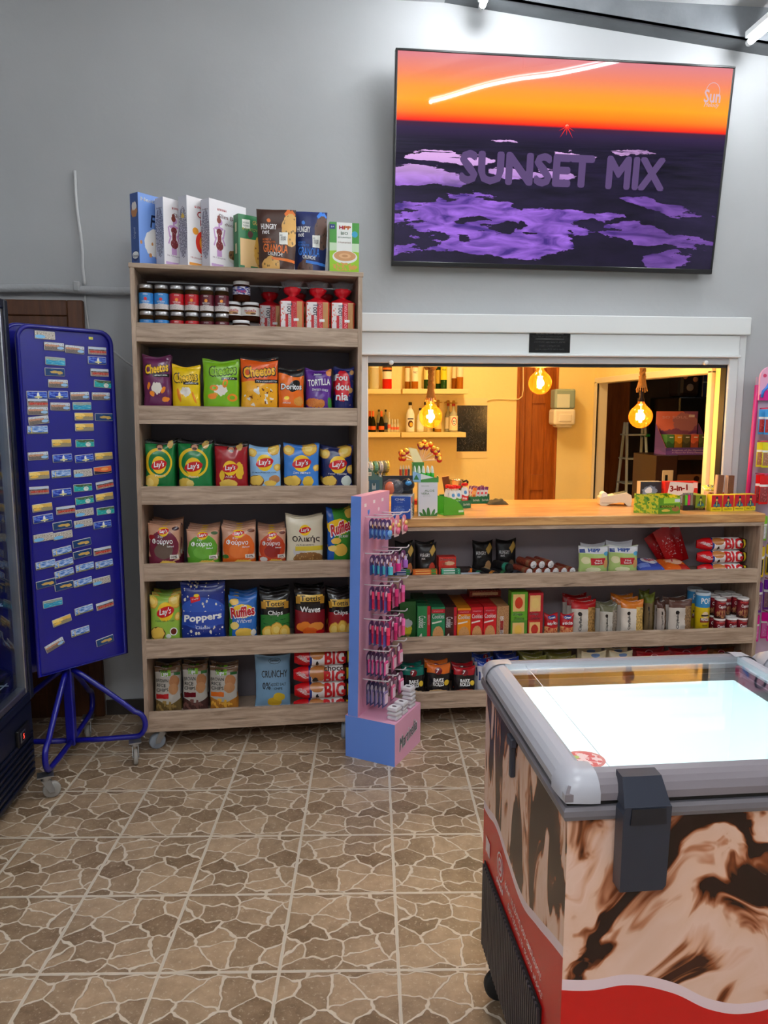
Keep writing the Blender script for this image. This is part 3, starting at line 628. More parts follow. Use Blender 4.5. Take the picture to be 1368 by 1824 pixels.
zb = onF(TU, 420, 510, UD-.006)[1]
b = MB(); b.box(.018, UW-.018, UD-.006, UD, .0922, zb, M_backp); b.box(.018, UW-.018, UD-.007, UD, zb, zb+.003, M_edge); b.build('back_panel', su)
for zt, z0 in LIPS:
    b = MB(); b.box(.018, UW-.018, .0, UD-.007, z0, z0+.018, M_oak, .0006); b.build('shelf', su)
    b = MB(); b.box(.018, UW-.018, .001, .019, z0+.0185, zt, M_oak, .0008); b.build('shelf_lip', su)
M_tyre = mat('grey_caster_tyre', (140, 148, 158), .5); M_zinc = mat('zinc_plate', (168, 170, 172), .32, .9)
def caster(name, parent, x, y, top, r=.035, ang=0, tyre=None, wd=.022):
    T = Matrix.Translation((x, y, 0)) @ Matrix.Rotation(R(ang), 4, 'Z'); c = MB()
    c.box(-.03, .03, -.025, .025, top-.005, top, M_zinc, T=T); c.cyl((0, 0, top-.022), (0, 0, top-.005), .018, n=14, m=M_zinc, T=T)
    for s in (-1, 1): c.prism([(-.016, top-.02), (.016, top-.02), (.03, r+.008), (.03, r-.008), (.012, r-.008)], s*(wd/2+.003)-.0012, s*(wd/2+.003)+.0012, M_zinc, T=T)
    c.cyl((.02, -wd/2-.006, r), (.02, wd/2+.006, r), .004, n=8, m=M_zinc, T=T)
    o = c.build(name, parent)
    w_ = MB(); T2 = T @ Matrix.Translation((.02, 0, r)) @ Matrix.Rotation(math.pi/2, 4, 'X')
    w_.lathe([(.001, -wd/2), (r*.45, -wd/2), (r*.5, -wd/2+.003), (r*.86, -wd/2), (r, -wd*.3), (r, wd*.3), (r*.86, wd/2), (r*.5, wd/2-.003), (r*.45, wd/2), (.001, wd/2)], tyre or M_tyre, 24, T=T2)
    w_.build('wheel', o)
for x, a in ((.065, 200), (UW-.055, 250)):
    for y in (.045, UD-.06): caster('caster', su, x, y, .0915, .036, a)

# ================================================================ COUNTER
CY = 3.297; TC = Matrix.Translation((.215, CY, 0)); CW = onY(1362, 930, CY).x-.215
def cz(px, py): return onY(px, py, CY).z
CL = [(.752, .683), (.449, .376), (.177, .1)]
CL[0] = ((cz(712, 1025.6)+cz(1040, 1020.4))/2, cz(760, 1051)); CL[1] = ((cz(707, 1136)+cz(1040, 1128.7))/2, cz(760, 1163.5)); CL[2] = (cz(752, 1234.5), cz(752, 1263))
WTZ = 1.011; CTOP = .97; CDp = WY-CY-.006
cu = thing('counter_cabinet', 'low grey oak counter cabinet with three open shelves of snacks', 'cabinet', TC)
for x0, x1 in ((0, .018), (CW-.018, CW)):
    b = MB(); b.box(x0, x1, 0, CDp, CL[2][1], CTOP-.018, M_oakv, .0008); b.build('side_panel', cu)
b = MB(); b.box(0, CW, 0, CDp, CTOP-.018, CTOP, M_oak, .0008); b.build('top_panel', cu)
b = MB(); b.box(.018, CW-.018, CDp-.006, CDp, CL[2][1], CTOP-.018, mat('pale_back_panel', (168, 158, 164), .6)); b.build('back_panel', cu)
for zt, z0 in CL:
    b = MB(); b.box(.018, CW-.018, 0, CDp-.007, z0, z0+.018, M_oak, .0006); b.build('shelf', cu)
    b = MB(); b.box(.018, CW-.018, .001, .019, z0+.0185, zt, M_oak, .0008); b.build('shelf_lip', cu)
for x in (.08, CW*.5, CW-.08): 
    for y in (.05, CDp-.06): caster('caster', cu, x, y, CL[2][1]-.0005, .034, 230)
b = MB(); b.box(.20-.215, CW, -.006, 3.94-CY, .0005, WTZ-CTOP, M_top, .003)
tag(b.build('worktop', M=TC @ Matrix.Translation((0, 0, CTOP))), 'butcher block worktop on top of the counter cabinet', 'worktop')
# ================================================================ CHEST FREEZER
FX0, FX1, FY0, FY1 = .42, 1.088, 1.135, 1.735
def wrap_mat(name, side):
    m = bpy.data.materials.new(name); m.use_nodes = True; nt = m.node_tree; b = nt.nodes['Principled BSDF']
    tc = N(nt, 'ShaderNodeTexCoord'); sp = N(nt, 'ShaderNodeSeparateXYZ'); L(nt, tc.outputs['Object'], sp.inputs[0])
    def mt(op, a, b_=None):
        n = N(nt, 'ShaderNodeMath', operation=op)
        for i, x in enumerate((a, b_)):
            if x is None: continue
            if isinstance(x, (int, float)): n.inputs[i].default_value = x
            else: L(nt, x, n.inputs[i])
        return n.outputs[0]
    mp = N(nt, 'ShaderNodeMapping'); mp.inputs['Scale'].default_value = (1, 3.2, .8) if side else (1, 1, 1)
    mp.inputs['Rotation'].default_value = (0, R(0 if side else 28), 0); mp.inputs['Location'].default_value = (.3, .9, 3.27) if side else (1.72, 0, .55); L(nt, tc.outputs['Object'], mp.inputs[0])
    # two-step domain warp gives poured-syrup swirls
    def nzv(vec, sc, det=2, out='Color'):
        n = N(nt, 'ShaderNodeTexNoise'); n.inputs['Scale'].default_value = sc; n.inputs['Detail'].default_value = det; n.inputs['Roughness'].default_value = .5; L(nt, vec, n.inputs['Vector']); return n.outputs[out]
    def warp(vec, sc, amt, det=2):
        s = N(nt, 'ShaderNodeVectorMath', operation='SUBTRACT'); s.inputs[1].default_value = (.5, .5, .5); L(nt, nzv(vec, sc, det), s.inputs[0])
        k = N(nt, 'ShaderNodeVectorMath', operation='SCALE'); k.inputs['Scale'].default_value = amt; L(nt, s.outputs[0], k.inputs[0])
        a = N(nt, 'ShaderNodeVectorMath', operation='ADD'); L(nt, vec, a.inputs[0]); L(nt, k.outputs[0], a.inputs[1]); return a.outputs[0]
    v = warp(mp.outputs[0], 3.2, .75, 1); v = warp(v, 4.5, .38, 2)
    mp3 = N(nt, 'ShaderNodeMapping'); mp3.inputs['Scale'].default_value = (1, 1, 2.6); L(nt, v, mp3.inputs[0])
    f = nzv(mp3.outputs[0], 2.7, 4, 'Fac')
    rp = N(nt, 'ShaderNodeValToRGB'); cr = rp.color_ramp
    st = [(.33, (30, 12, 8)), (.435, (40, 16, 10)), (.46, (128, 62, 26)), (.485, (200, 134, 98)), (.51, (232, 190, 164)), (.61, (238, 200, 180)), (.655, (222, 168, 136)), (.685, (150, 84, 46)), (.71, (60, 26, 14))]
    while len(cr.elements) < len(st): cr.elements.new(.5)
    for el, (p, c) in zip(cr.elements, st): el.position = p; el.color = col4(c)
    L(nt, f, rp.inputs[0])
    # wave border
    fc = N(nt, 'ShaderNodeFloatCurve'); cu = fc.mapping.curves[0]
    if side: pts = [(0, .575), (.08, .56), (.25, .525), (.42, .497), (.62, .515), (.80, .535), (.92, .52), (1, .515)]; u = mt('DIVIDE', sp.outputs[1], FY1-FY0)
    else: pts = [(0, .513), (.08, .508), (.18, .513), (.30, .492), (.42, .45), (.52, .438), (.65, .46), (.8, .52), (1, .56)]; u = mt('DIVIDE', sp.outputs[0], FX1-FX0)
    cu.points[0].location = pts[0]; cu.points[-1].location = pts[-1]
    for p in pts[1:-1]: cu.points.new(*p)
    fc.mapping.update(); L(nt, u, fc.inputs['Value'])
    dz = mt('SUBTRACT', sp.outputs[2], fc.outputs[0])
    m1 = N(nt, 'ShaderNodeMix', data_type='RGBA'); L(nt, mt('LESS_THAN', dz, 0.0), m1.inputs[0]); L(nt, rp.outputs[0], m1.inputs[6]); m1.inputs[7].default_value = col4((240, 214, 218))
    m2 = N(nt, 'ShaderNodeMix', data_type='RGBA'); L(nt, mt('LESS_THAN', dz, -.021), m2.inputs[0]); L(nt, m1.outputs[2], m2.inputs[6]); m2.inputs[7].default_value = col4((206, 20, 18))
    L(nt, m2.outputs[2], b.inputs['Base Color']); b.inputs['Roughness'].default_value = .25
    return m
TF = Matrix.Translation((FX0, FY0, 0)); fw, fd = FX1-FX0, FY1-FY0
fz = thing('chest_freezer', 'glass-topped ice cream freezer wrapped in chocolate swirl and red print', 'freezer', TF)
mf, ms = wrap_mat('syrup_swirl_front', False), wrap_mat('syrup_swirl_side', True)
M_frz = mat('freezer_grey_trim', (118, 114, 120), .35); M_frl = mat('freezer_frame_grey', (176, 176, 184), .3); M_dkp = mat('dark_blue_grey_plastic', (44, 48, 60), .35)
M_liner = mat('white_liner', (226, 236, 238), .4)
b = MB(); k = .05
b.quad((0, 0, .12), (fw, 0, .12), (fw, 0, .815), (0, 0, .815), mf); b.quad((0, fd, .12), (0, 0, .12), (0, 0, .815), (0, fd, .815), ms)
b.quad((fw, 0, .12), (fw, fd, .12), (fw, fd, .815), (fw, 0, .815), ms); b.quad((fw, fd, .12), (0, fd, .12), (0, fd, .815), (fw, fd, .815), M_white)
b.quad((0, 0, .12), (0, fd, .12), (fw, fd, .12), (fw, 0, .12), M_black)
for q in (((0, 0), (fw, 0), (fw-k, k), (k, k)), ((fw, 0), (fw, fd), (fw-k, fd-k), (fw-k, k)), ((fw, fd), (0, fd), (k, fd-k), (fw-k, fd-k)), ((0, fd), (0, 0), (k, k), (k, fd-k))):
    b.add([(x, y, .815) for x, y in q], [(0, 1, 2, 3)], M_frz)
b.build('body', fz)
b = MB(); zi = .45
for a, c in (((k, k), (fw-k, k)), ((fw-k, k), (fw-k, fd-k)), ((fw-k, fd-k), (k, fd-k)), ((k, fd-k), (k, k))):
    b.add([(*a, .83), (*c, .83), (*c, zi), (*a, zi)], [(0, 1, 2, 3)], M_liner)
b.add([(k, k, zi), (fw-k, k, zi), (fw-k, fd-k, zi), (k, fd-k, zi)], [(0, 1, 2, 3)], M_liner); b.build('liner', fz)
b = MB(); b.box(k+.02, fw-k-.02, k, k+.012, .80, .815, emis('freezer_added_glow', (.90, 1, 1), 75)); b.box(k, k+.01, k+.03, fd-k-.03, .80, .812, emis('freezer_added_glow', (.90, 1, 1), 75)); b.build('interior_glow', fz)  # glowing strips added under the rim, unseen, to whiten the freezer interior
b = MB()
def ring(b, x0, x1, y0, y1, prof, m, m2=None):   # prof: (inset, z) swept round a rectangle
    r = []
    for ins, z in prof: r.append([(x0+ins, y0+ins, z), (x1-ins, y0+ins, z), (x1-ins, y1-ins, z), (x0+ins, y1-ins, z)])
    vs = [p for q in r for p in q]
    for j in range(4): b.add(vs, [(4*i+j, 4*i+(j+1) % 4, 4*i+4+(j+1) % 4, 4*i+4+j) for i in range(len(prof)-1)], m2 if (m2 and j in (0, 2)) else m, False)
ring(b, -.008, fw+.008, -.008, fd+.008, [(.02, .812), (0, .814), (-.003, .822), (-.003, .832), (0, .838), (.03, .838)], M_frz)
b.build('rim', fz)
b = MB(); ring(b, -.004, fw+.004, -.004, fd+.004, [(.02, .838), (.0, .84), (.0, .846)], M_gasket); b.build('gasket', fz)
b = MB(); ring(b, -.010, fw+.010, -.010, fd+.010, [(.01, .847), (0, .849), (.0, .862), (.006, .874), (.014, .882), (.024, .887), (.038, .890), (.046, .886), (.046, .868), (.02, .847)], M_frl, mat('freezer_front_profile', (128, 120, 126), .35))
lid = b.build('lid_frame', fz)
for cx, cy in ((0, 0), (fw, 0), (0, fd), (fw, fd)):   # moulded corner caps
    sx_ = 1 if cx == 0 else -1; sy_ = 1 if cy == 0 else -1; b = MB(); pr = [(-.012, .846), (-.012, .864), (-.005, .877), (.003, .885), (.013, .890), (.030, .892), (.05, .89)]
    vs = []; nn = 7
    for i in range(nn):
        t = i/(nn-1)*math.pi/2
        for ins, z in pr:   # quarter sweep around (.05,.05)
            rr = .052-ins; f_ = max(abs(math.cos(t)), abs(math.sin(t)))**.72
            vs.append((cx+sx_*(.05-rr*math.cos(t)/f_), cy+sy_*(.05-rr*math.sin(t)/f_), z))
    kk = len(pr); b.add(vs, [(i*kk+j, i*kk+j+1, (i+1)*kk+j+1, (i+1)*kk+j) for i in range(nn-1) for j in range(kk-1)], M_frl, True)
    b.build('corner_cap', lid)
b = MB(); b.box(.034, fw-.034, .034, fd-.034, .874, .879, glassy('freezer_glass', (.93, .98, .98), .10, .03))
b.build('glass_lid', fz)
b = MB(); b.box(.088, .090, .034, fd-.034, .8792, .8797, M_frl); b.build('pane_joint', fz)
b = MB(); fnc = lambda x, y: (x, y, .8806)
st = art('round_lid_sticker', (226, 190, 190), [('e', .5, .5, .5, .5, (208, 130, 128)), ('e', .5, .5, .42, .42, (235, 205, 205)), ('n', 5, .5, (206, 96, 100), 1, 1, .5, .5, .42, .42), ('e', .3, .65, .14, .1, (170, 190, 110), .1)], .4)
p = onZ(1040, 1358, .88); cx, cy = p.x-FX0+.004, p.y-FY0+.01; vs = [(cx+.038*math.cos(R(a)), cy+.034*math.sin(R(a)), .8804) for a in range(0, 360, 12)]
b.add(vs, [tuple(range(30))], st, uvs=[(.5+.5*math.cos(R(a)), .5+.5*math.sin(R(a))) for a in range(0, 360, 12)]); b.build('sticker', fz)
# hinge cover standing at the front
b = MB(); hx = .120; T = Matrix.Translation((hx-.042, 0, 0))
b.prism([(0, .702), (.074, .702), (.08, .71), (.083, .852), (0.005, .852), (0, .84)], -.042, -.012, M_dkp, T=T)
b.add([T @ Vector(p) for p in ((.002, -.042, .850), (.082, -.042, .850), (.076, -.014, .892), (.008, -.014, .892), (.002, .0, .850), (.082, .0, .850), (.076, .012, .893), (.008, .012, .893))],
      [(0, 1, 2, 3), (1, 5, 6, 2), (4, 0, 3, 7), (3, 2, 6, 7), (5, 4, 7, 6)], M_dkp)
hg = b.build('hinge_cover', fz)
b = MB(); b.prism([(.012, .822), (.074, .822), (.072, .850), (.014, .850)], -.0445, -.042, mat('hinge_insert', (26, 28, 36), .3), T=T); b.build('hinge_insert', hg)
b = MB(); b.box(-.012, -.001, .32, .335, .72, .80, M_dkp, .002); b.box(-.016, -.001, .31, .345, .79, .812, M_dkp, .003); b.build('side_latch', fz)
# grille on the left side
b = MB(); gy0, gy1, gz0, gz1 = .10, fd-.03, .135, .368; M_gr = mat('grille_black', (18, 17, 20), .45)
b.box(-.004, -.001, gy0, gy1, gz0, gz1, M_gr)
for i in range(34): y = gy0+(gy1-gy0)*(i+.5)/34; b.box(-.009, -.004, y-.0035, y+.0035, gz0+.006, gz1-.006, mat('grille_slat', (58, 52, 56), .4))
b.build('grille', fz)
sf = lambda u, v: (-.0015, fd-u, v)      # left face: u from the back edge towards the front
b = MB(); ink = P((240, 220, 222))
b.text('Κάνε τη ζέστη σου απόλαυση!', ink, sf, .27, .022, (fd-.245, .428), rot=-2, bold=.01); b.text('Εσύ ξέρεις το σωστό μέρος!', ink, sf, .25, .019, (fd-.225, .396), rot=-2)
for r0, r1 in ((.031, .035), (.0, .022)):
    n_ = 24; ys = [(math.cos(2*math.pi*i/n_), math.sin(2*math.pi*i/n_)) for i in range(n_)]; c0 = (fd-.435+.26-.0, .445)
    c0 = (.175, .445); vs = [sf(c0[0]+x*r1*.8, c0[1]+y*r1) for x, y in ys]+[sf(c0[0]+x*r0*.8, c0[1]+y*r0) for x, y in ys]
    b.add(vs, [(i, (i+1) % n_, n_+(i+1) % n_, n_+i) for i in range(n_)], ink)
b.text('ε', P((206, 20, 18)), lambda u, v: (-.0022, fd-u, v), None, .026, (.175, .445), bold=.03)
for i in range(5): b.box(-.0018, -.0015, fd-.152-.012*i-.003, fd-.152-.012*i+.003, .392, .405, ink)
b.quad((-.0016, fd-.035, .40), (-.0016, fd-.075, .40), (-.0016, fd-.075, .44), (-.0016, fd-.035, .44), P((235, 205, 205))); 
b.quad((-.0016, .085, .30), (-.0016, .045, .30), (-.0016, .045, .345), (-.0016, .085, .345), P((235, 205, 205))); b.build('side_print', fz)
for x, y in ((.06, .06), (fw-.06, .06), (.06, fd-.06), (fw-.06, fd-.06)): caster('caster', fz, x, y, .1195, .045, 180, mat('black_rubber', (25, 25, 27), .6))
f2 = copy_tree(fz); f2.matrix_world = Matrix.Translation((FX1+.038, FY0, 0)); f2['label'] = 'second glass-topped freezer, only its grey back corner shows at the right edge'

# ================================================================ DRINKS FRIDGE (left edge)
M_navy = mat('fridge_dark_navy', (14, 20, 38), .3); GX = -1.12
fr = thing('drinks_fridge', 'tall dark navy drinks fridge with a glass door at the left edge', 'fridge', Matrix.Translation((GX, 2.33, 0)))
GD, GW, GH = .62, .60, 1.93      # local: x back (-), y along the wall
b = MB()
b.box(-GD, -GD+.03, 0, GW, .05, GH, M_navy); b.box(-GD, -.05, 0, .03, .05, GH, M_navy); b.box(-GD, -.05, GW-.03, GW, .05, GH, M_navy)
b.box(-GD, -.05, .03, GW-.03, GH-.16, GH, M_navy); b.box(-GD, -.05, .03, GW-.03, .05, .40, M_navy); b.build('cabinet_body', fr)
b = MB(); b.box(-.05, -.012, 0, GW, .05, .36, M_navy, .006)
for i in range(7): b.box(-.013, -.004, .02, GW-.02, .075+.026*i, .085+.026*i, M_navy, .003)
b.build('lower_grille', fr)
b = MB(); b.box(-.013, .0, .425, .54, .232, .30, M_black, .003); b.box(-.001, .002, .445, .49, .245, .287, M_alu, .002); th_ = b.build('thermostat', fr)
b = MB(); b.box(.0015, .003, .452, .482, .252, .28, M_black); b.text('5', emis('red_led_digits', (1, .05, .03), 3), lambda u, v: (.0034, u, v), None, .018, (.467, .266), bold=.03); b.build('display', th_)
b = MB(); z0, z1 = .37, GH-.03
for y0, y1, a, c in ((0, .035, z0, z1), (GW-.035, GW, z0, z1), (.035, GW-.035, z0, z0+.035), (.035, GW-.035, z1-.035, z1)): b.box(-.048, 0, y0, y1, a, c, M_navy, .004)
dr = b.build('door', fr)
b = MB()
for y0, y1, a, c in ((.035, .06, z0+.035, z1-.035), (GW-.06, GW-.035, z0+.035, z1-.035), (.06, GW-.06, z0+.035, z0+.062), (.06, GW-.06, z1-.062, z1-.035)): b.box(-.042, -.006, y0, y1, a, c, M_alu, .003)
b.build('door_trim', dr)
b = MB(); b.box(-.03, -.022, .06, GW-.06, z0+.06, z1-.06, glassy('door_glass', (.9, .95, 1), .05)); b.build('glass_pane', dr)
b = MB(); b.box(-.075, -.06, .12, .135, .5, 1.75, emis('fridge_strip_light', (.8, .9, 1), .8)); b.build('interior_glow', fr)
M_shelfw = mat('white_wire_shelf', (215, 220, 228), .4)
for z in (.44, .76, 1.06, 1.34):
    b = MB()
    for i in range(14): x = -.58+.038*i; b.cyl((x, .035, z), (x, GW-.035, z), .0025, n=6, m=M_shelfw, caps=False)
    for y in (.05, GW/2, GW-.05): b.cyl((-.585, y, z-.004), (-.075, y, z-.004), .003, n=6, m=M_shelfw)
    b.build('wire_shelf', fr)
def water_bottle(tint, lab, h=.28, r=.038):
    t = thing('water_bottle', '', 'bottle')
    b = MB(); b.lathe([(.001, 0), (r*.9, 0), (r, .008), (r, .05), (r*.94, .06), (r, .07), (r, h*.3), (r*.93, h*.36), (r, h*.42), (r, h*.68), (r*.8, h*.8), (r*.4, h*.9), (.013, h*.93), (.013, h)], glassy('bottle_pet_'+lab, tint, .12, .05, ((200, 220, 240), .35)), 20); b.build('bottle_body', t)
    b = MB(); b.lathe([(r*1.01, h*.42), (r*1.01, h*.66)], art('bottle_label_'+lab, (30, 60, 150), [('w', .5, .1, 14, 0, (230, 238, 250), True), ('e', .5, .5, .12, .3, (250, 250, 250))], .3), 20); b.build('bottle_label', t)
    b = MB(); b.lathe([(.001, h+.003), (.0145, h+.003), (.0145, h-.016), (.001, h-.016)], P((30, 80, 190)), 14); b.build('bottle_cap', t); return t
wbp = water_bottle((.85, .93, 1), 'blue', .265); 
for zi_, z in enumerate((.445, .765, 1.065, 1.345)):
    for j in range(5):
        M = Matrix.Translation((GX-.125, 2.33+.10+.088*j, z+.001))
        put(wbp, M, 'clear water bottle, %s from the far end on the %s fridge shelf' % (ORD[5-j], ('bottom', 'second', 'third', 'top')[zi_]), group='water bottles in the fridge')

# ================================================================ BLUE MAGNET STAND
BM = Matrix.Translation((-1.04, 3.09, 0)); M_blue = mat('blue_enamel', (14, 14, 128), .3, coat=.3)
ms_ = thing('magnet_stand', 'double-sided dark blue souvenir stand on four casters beside the tall shelves', 'display stand', BM)
PA = 45; hw2 = .1945
def panel(off, nm, flip=False):
    T = Matrix.Rotation(R(PA), 4, 'Z') @ Matrix.Translation((.0535 if not flip else .045, off, 0)); b = MB(); z0, z1 = .437, 1.815; rc = .05
    if flip: z1 += .01
    out = [(-hw2, z0), (hw2, z0)]+[(hw2-rc+rc*math.cos(R(a)), z1-rc+rc*math.sin(R(a))) for a in range(0, 91, 15)]+[(-hw2+rc-rc*math.sin(R(a)), z1-rc+rc*math.cos(R(a))) for a in range(0, 91, 15)]
    b.prism(out, -.0015 if not flip else -.0015, .0015, M_blue, T=T); pn = b.build(nm, ms_)
    b = MB(); s = -1 if not flip else 1; loop = [(x*.985, s*.006, z if z > z0+.1 else z+.004) for x, z in out]
    b.tube(loop, .009, M_blue, 8, closed=True, T=T); b.build('rolled_edge', pn); return T
PT = panel(-.039, 'front_panel'); panel(.035, 'back_panel', True)
b = MB(); b.box(-.018, .018, -.018, .018, .09, .46, M_blue, .004); b.box(-.02, .02, -.02, .02, .46, 1.7, M_blue, .003, T=Matrix.Identity(4)); b.build('centre_post', ms_)
for a in (0, 90, 180, 270):
    T = Matrix.Rotation(R(a), 4, 'Z'); b = MB()
    pts = [(.016, 0, .425), (.06, 0, .398), (.16, 0, .325), (.25, 0, .255), (.285, 0, .225)]
    pts += [(.285+.045*math.sin(R(t)), 0, .17+.055*math.cos(R(t))+.0) for t in range(20, 181, 20)]; pts += [(.22, 0, .112), (.12, 0, .108), (.016, 0, .108)]
    b.tube([(x*.93, y, z) for x, y, z in pts], .0115, M_blue, 10, T=T); lg = b.build('leg', ms_)
    q = T @ Vector((.275, 0, 0)); caster('caster', ms_, q.x-.015, q.y, .098, .033, [-75, -80, 180, 20][a//90], mat('worn_grey_tyre', (150, 146, 140), .6), .018)
P_BW = (225, 225, 225)
MAGS = {
 'A': ('a bright harbour town collage', art('magnet_harbour', (150, 140, 130), [('n', 6, .5, (225, 220, 210), 2, 4), ('n', 9, .6, (60, 50, 45), 2, 3), ('e', .25, .3, .25, .22, (120, 190, 235), .08)], .25)),
 'B': ('a pale old-town view', art('magnet_town', (120, 110, 105), [('w', .6, .03, 12, 0, (215, 222, 230), True), ('r', .4, .6, .35, .12, (205, 150, 120), .1), ('n', 8, .58, (70, 55, 50), 2, 3), ('e', .8, .35, .17, .18, (150, 195, 230), .05)], .25)),
 'C': ('red fishing boats', art('magnet_boats', (150, 120, 110), [('w', .66, .03, 10, 0, (190, 205, 225), True), ('r', .55, .38, .45, .12, (190, 50, 30), .12), ('r', .5, .6, .5, .05, (60, 40, 40), .08), ('n', 8, .62, (230, 225, 220), 2, 4)], .25)),
 'D': ('a white sail on deep blue sea', art('magnet_sail', (30, 50, 170), [('n', 4, .52, (110, 150, 230), 1, 3), ('r', .5, .12, .5, .14, (20, 60, 140)), ('e', .55, .45, .06, .4, (245, 245, 235), .04), ('e', .55, .28, .2, .1, (220, 215, 140), .05)], .25)),
 'E': ('a turquoise sea below grey hills', art('magnet_bay', (40, 150, 190), [('w', .62, .05, 9, 1, (150, 160, 150), True), ('n', 4, .58, (130, 210, 220), 1, 3)], .25)),
 'F': ('a green cove and white surf', art('magnet_cove', (30, 165, 165), [('e', .6, .95, .6, .35, (70, 95, 60), .2), ('e', .66, .35, .13, .28, (225, 228, 220), .15), ('n', 5, .6, (120, 215, 205), 1, 2)], .25)),
 'G': ('a golden sunset over water', art('magnet_sunset', (225, 180, 90), [('e', .25, .6, .3, .35, (250, 215, 120)), ('w', .5, .02, 12, 0, (150, 140, 110), False), ('e', .25, .35, .2, .15, (240, 190, 80), .05), ('n', 9, .6, (90, 75, 50), 3, 1, .5, .5, .5, .1)], .25)),
 'H': ('a gold island map on navy', art('magnet_map', (20, 60, 110), [('n', 4, .6, (40, 90, 140), 1, 1), ('e', .5, .5, .24, .16, (205, 170, 90), .2), ('e', .74, .42, .14, .2, (205, 170, 90), .15)], .25)),
 'I': ('a pale blue sky over a pier', art('magnet_pier', (70, 120, 200), [('n', 4, .5, (185, 210, 240), 1, 3), ('w', .2, .02, 8, 0, (120, 120, 80), False), ('r', .2, .45, .02, .35, (225, 205, 130))], .25)),
 'J': ('a red-orange sunset behind dark hills', art('magnet_dusk', (235, 110, 60), [('e', .6, .6, .2, .2, (255, 170, 90)), ('w', .35, .15, 4, 2, (50, 40, 60), False)], .25))}
def c5(x, y): return (x/4.558, 500+y/4.558)
def c6(x, y): return (x/2.94, 880+y/2.94)
ML = [(c5, *q) for q in ((362,443,'A',0),(437,535,'B',0),(604,560,'B',-3),(787,570,'C',0),(447,655,'E',-2),(785,648,'D',0),(442,742,'H',0),(806,747,'C',0),(469,836,'B',0),(834,840,'F',-4),(297,930,'D',0),(470,928,'D',0),(645,935,'B',3),(817,938,'B',0),(303,990,'C',0),(486,1022,'B',-1),(663,1018,'E',0),(305,1057,'B',0),(679,1103,'G',0),(841,1108,'H',-1),(311,1133,'B',7),(303,1210,'I',0),(683,1190,'G',0),(497,1318,'G',0),(687,1320,'F',0),(307,1423,'B',1),(504,1440,'D',2),(682,1442,'D',4),(840,1424,'G',2),(316,1580,'G',1),(495,1567,'I',1),(672,1562,'A',2),(831,1537,'J',4),(312,1703,'C',-1),(499,1720,'D',2),(670,1680,'F',0),(848,1655,'C',8),(684,1782,'F',4),(846,1753,'G',5))]
ML += [(c6, *q) for q in ((220,70,'G',3),(343,83,'C',2),(441,96,'A',3),(551,87,'F',2),(224,128,'D',4),(325,163,'H',4),(435,153,'A',4),(535,160,'D',2),(226,227,'A',3),(328,215,'A',5),(427,255,'H',6),(323,298,'I',7),(430,312,'H',7),(535,297,'C',3),(237,369,'I',4),(332,361,'I',8),(443,382,'I',5),(544,366,'I',5),(335,414,'I',9),(240,468,'H',5),(335,480,'H',5),(433,460,'I',7),(531,453,'A',4),(275,570,'E',2),(438,605,'I',7),(548,580,'C',7),(323,662,'G',12),(419,718,'I',5),(285,790,'B',24),(548,767,'H',8))]
PW = BM @ PT; protos = {}; cnt = {}
for fn_, x, y, kd, tilt in sorted(ML, key=lambda q: q[0](q[1], q[2])[1]):
    px, py = fn_(x, y); lx, lz = onF(PW, px, py, -.0015)
    if kd not in protos:
        b = MB(); b.box(-.0405, .0405, -.0045, 0, -.0157, .0157, mat('magnet_edge', (190, 186, 180), .4), .0022, front=MAGS[kd][1]); protos[kd] = tag(b.build('fridge_magnet'), 'x', 'magnet')
    cnt[kd] = cnt.get(kd, 0)+1
    put(protos[kd], PW @ Matrix.Translation((lx, -.0018, lz)) @ Matrix.Rotation(R(-tilt+7*(.9-lz) if 0 else -tilt*.8), 4, 'Y'), 'magnet with %s, %s one down' % (MAGS[kd][0], ORD[cnt[kd]]), group='souvenir magnets on the blue stand')
b = MB(); px, py = c5(737, 467); lx, lz = onF(PW, px, py, -.0015); b.box(-.009, .009, -.0003, 0, -.005, .005, P((230, 225, 90))); b.text('2,5€', P((40, 40, 40)), lambda u, v: (u, -.0005, v), .013, .005); tag(b.build('price_sticker', M=PW @ Matrix.Translation((lx, -.0016, lz))), 'small yellow price sticker at the top right of the blue stand', 'sticker')

# ================================================================ PINK COSMETICS DISPLAY
M_pink = mat('display_pink', (232, 168, 196), .45); M_sky = mat('display_sky_blue', (104, 146, 232), .45); M_hook = mat('white_hook_plastic', (232, 228, 232), .35)
TD = frame((.12, 3.062, 0), -31.5); cd = thing('cosmetics_display', 'pink and sky blue cardboard display with hooks beside the tall shelves', 'display stand', TD)
bl, bw, bh = .238, .272, .187; TDc = TD
b = MB()
def sbox(b, x0, x1, y0, y1, z0, z1, sh=0):
    vs = [(x+sh*(z-z0), y, z) for z in (z0, z1) for (x, y) in ((x0, y0), (x1, y0), (x1, y1), (x0, y1))]
    b.add(vs, [(0, 1, 5, 4)], M_sky); b.add(vs, [(1, 2, 6, 5)], M_pink); b.add(vs, [(2, 3, 7, 6)], M_sky); b.add(vs, [(3, 0, 4, 7)], M_pink); b.add(vs, [(4, 5, 6, 7)], M_pink); b.add(vs, [(3, 2, 1, 0)], M_pink)
sbox(b, 0, bl, 0, bw, 0, bh)
b.text('Martinelia', P((250, 250, 250)), lambda u, v: (bl+.0006, u, v), .19, .060, (bw/2, .092), bold=.05, shear=.35, rot=9)
b.text('Martinelia', P((52, 66, 76)), lambda u, v: (bl+.0013, u, v), .18, .052, (bw/2, .092), bold=.0, shear=.35, rot=9); b.build('base_box', cd)
b = MB(); ck = .022/.955; sbox(b, .012, .060, .002, bw-.002, bh, 1.145, ck)
ff = lambda y, z: (.060+ck*(z-bh)+.0006, y, z)
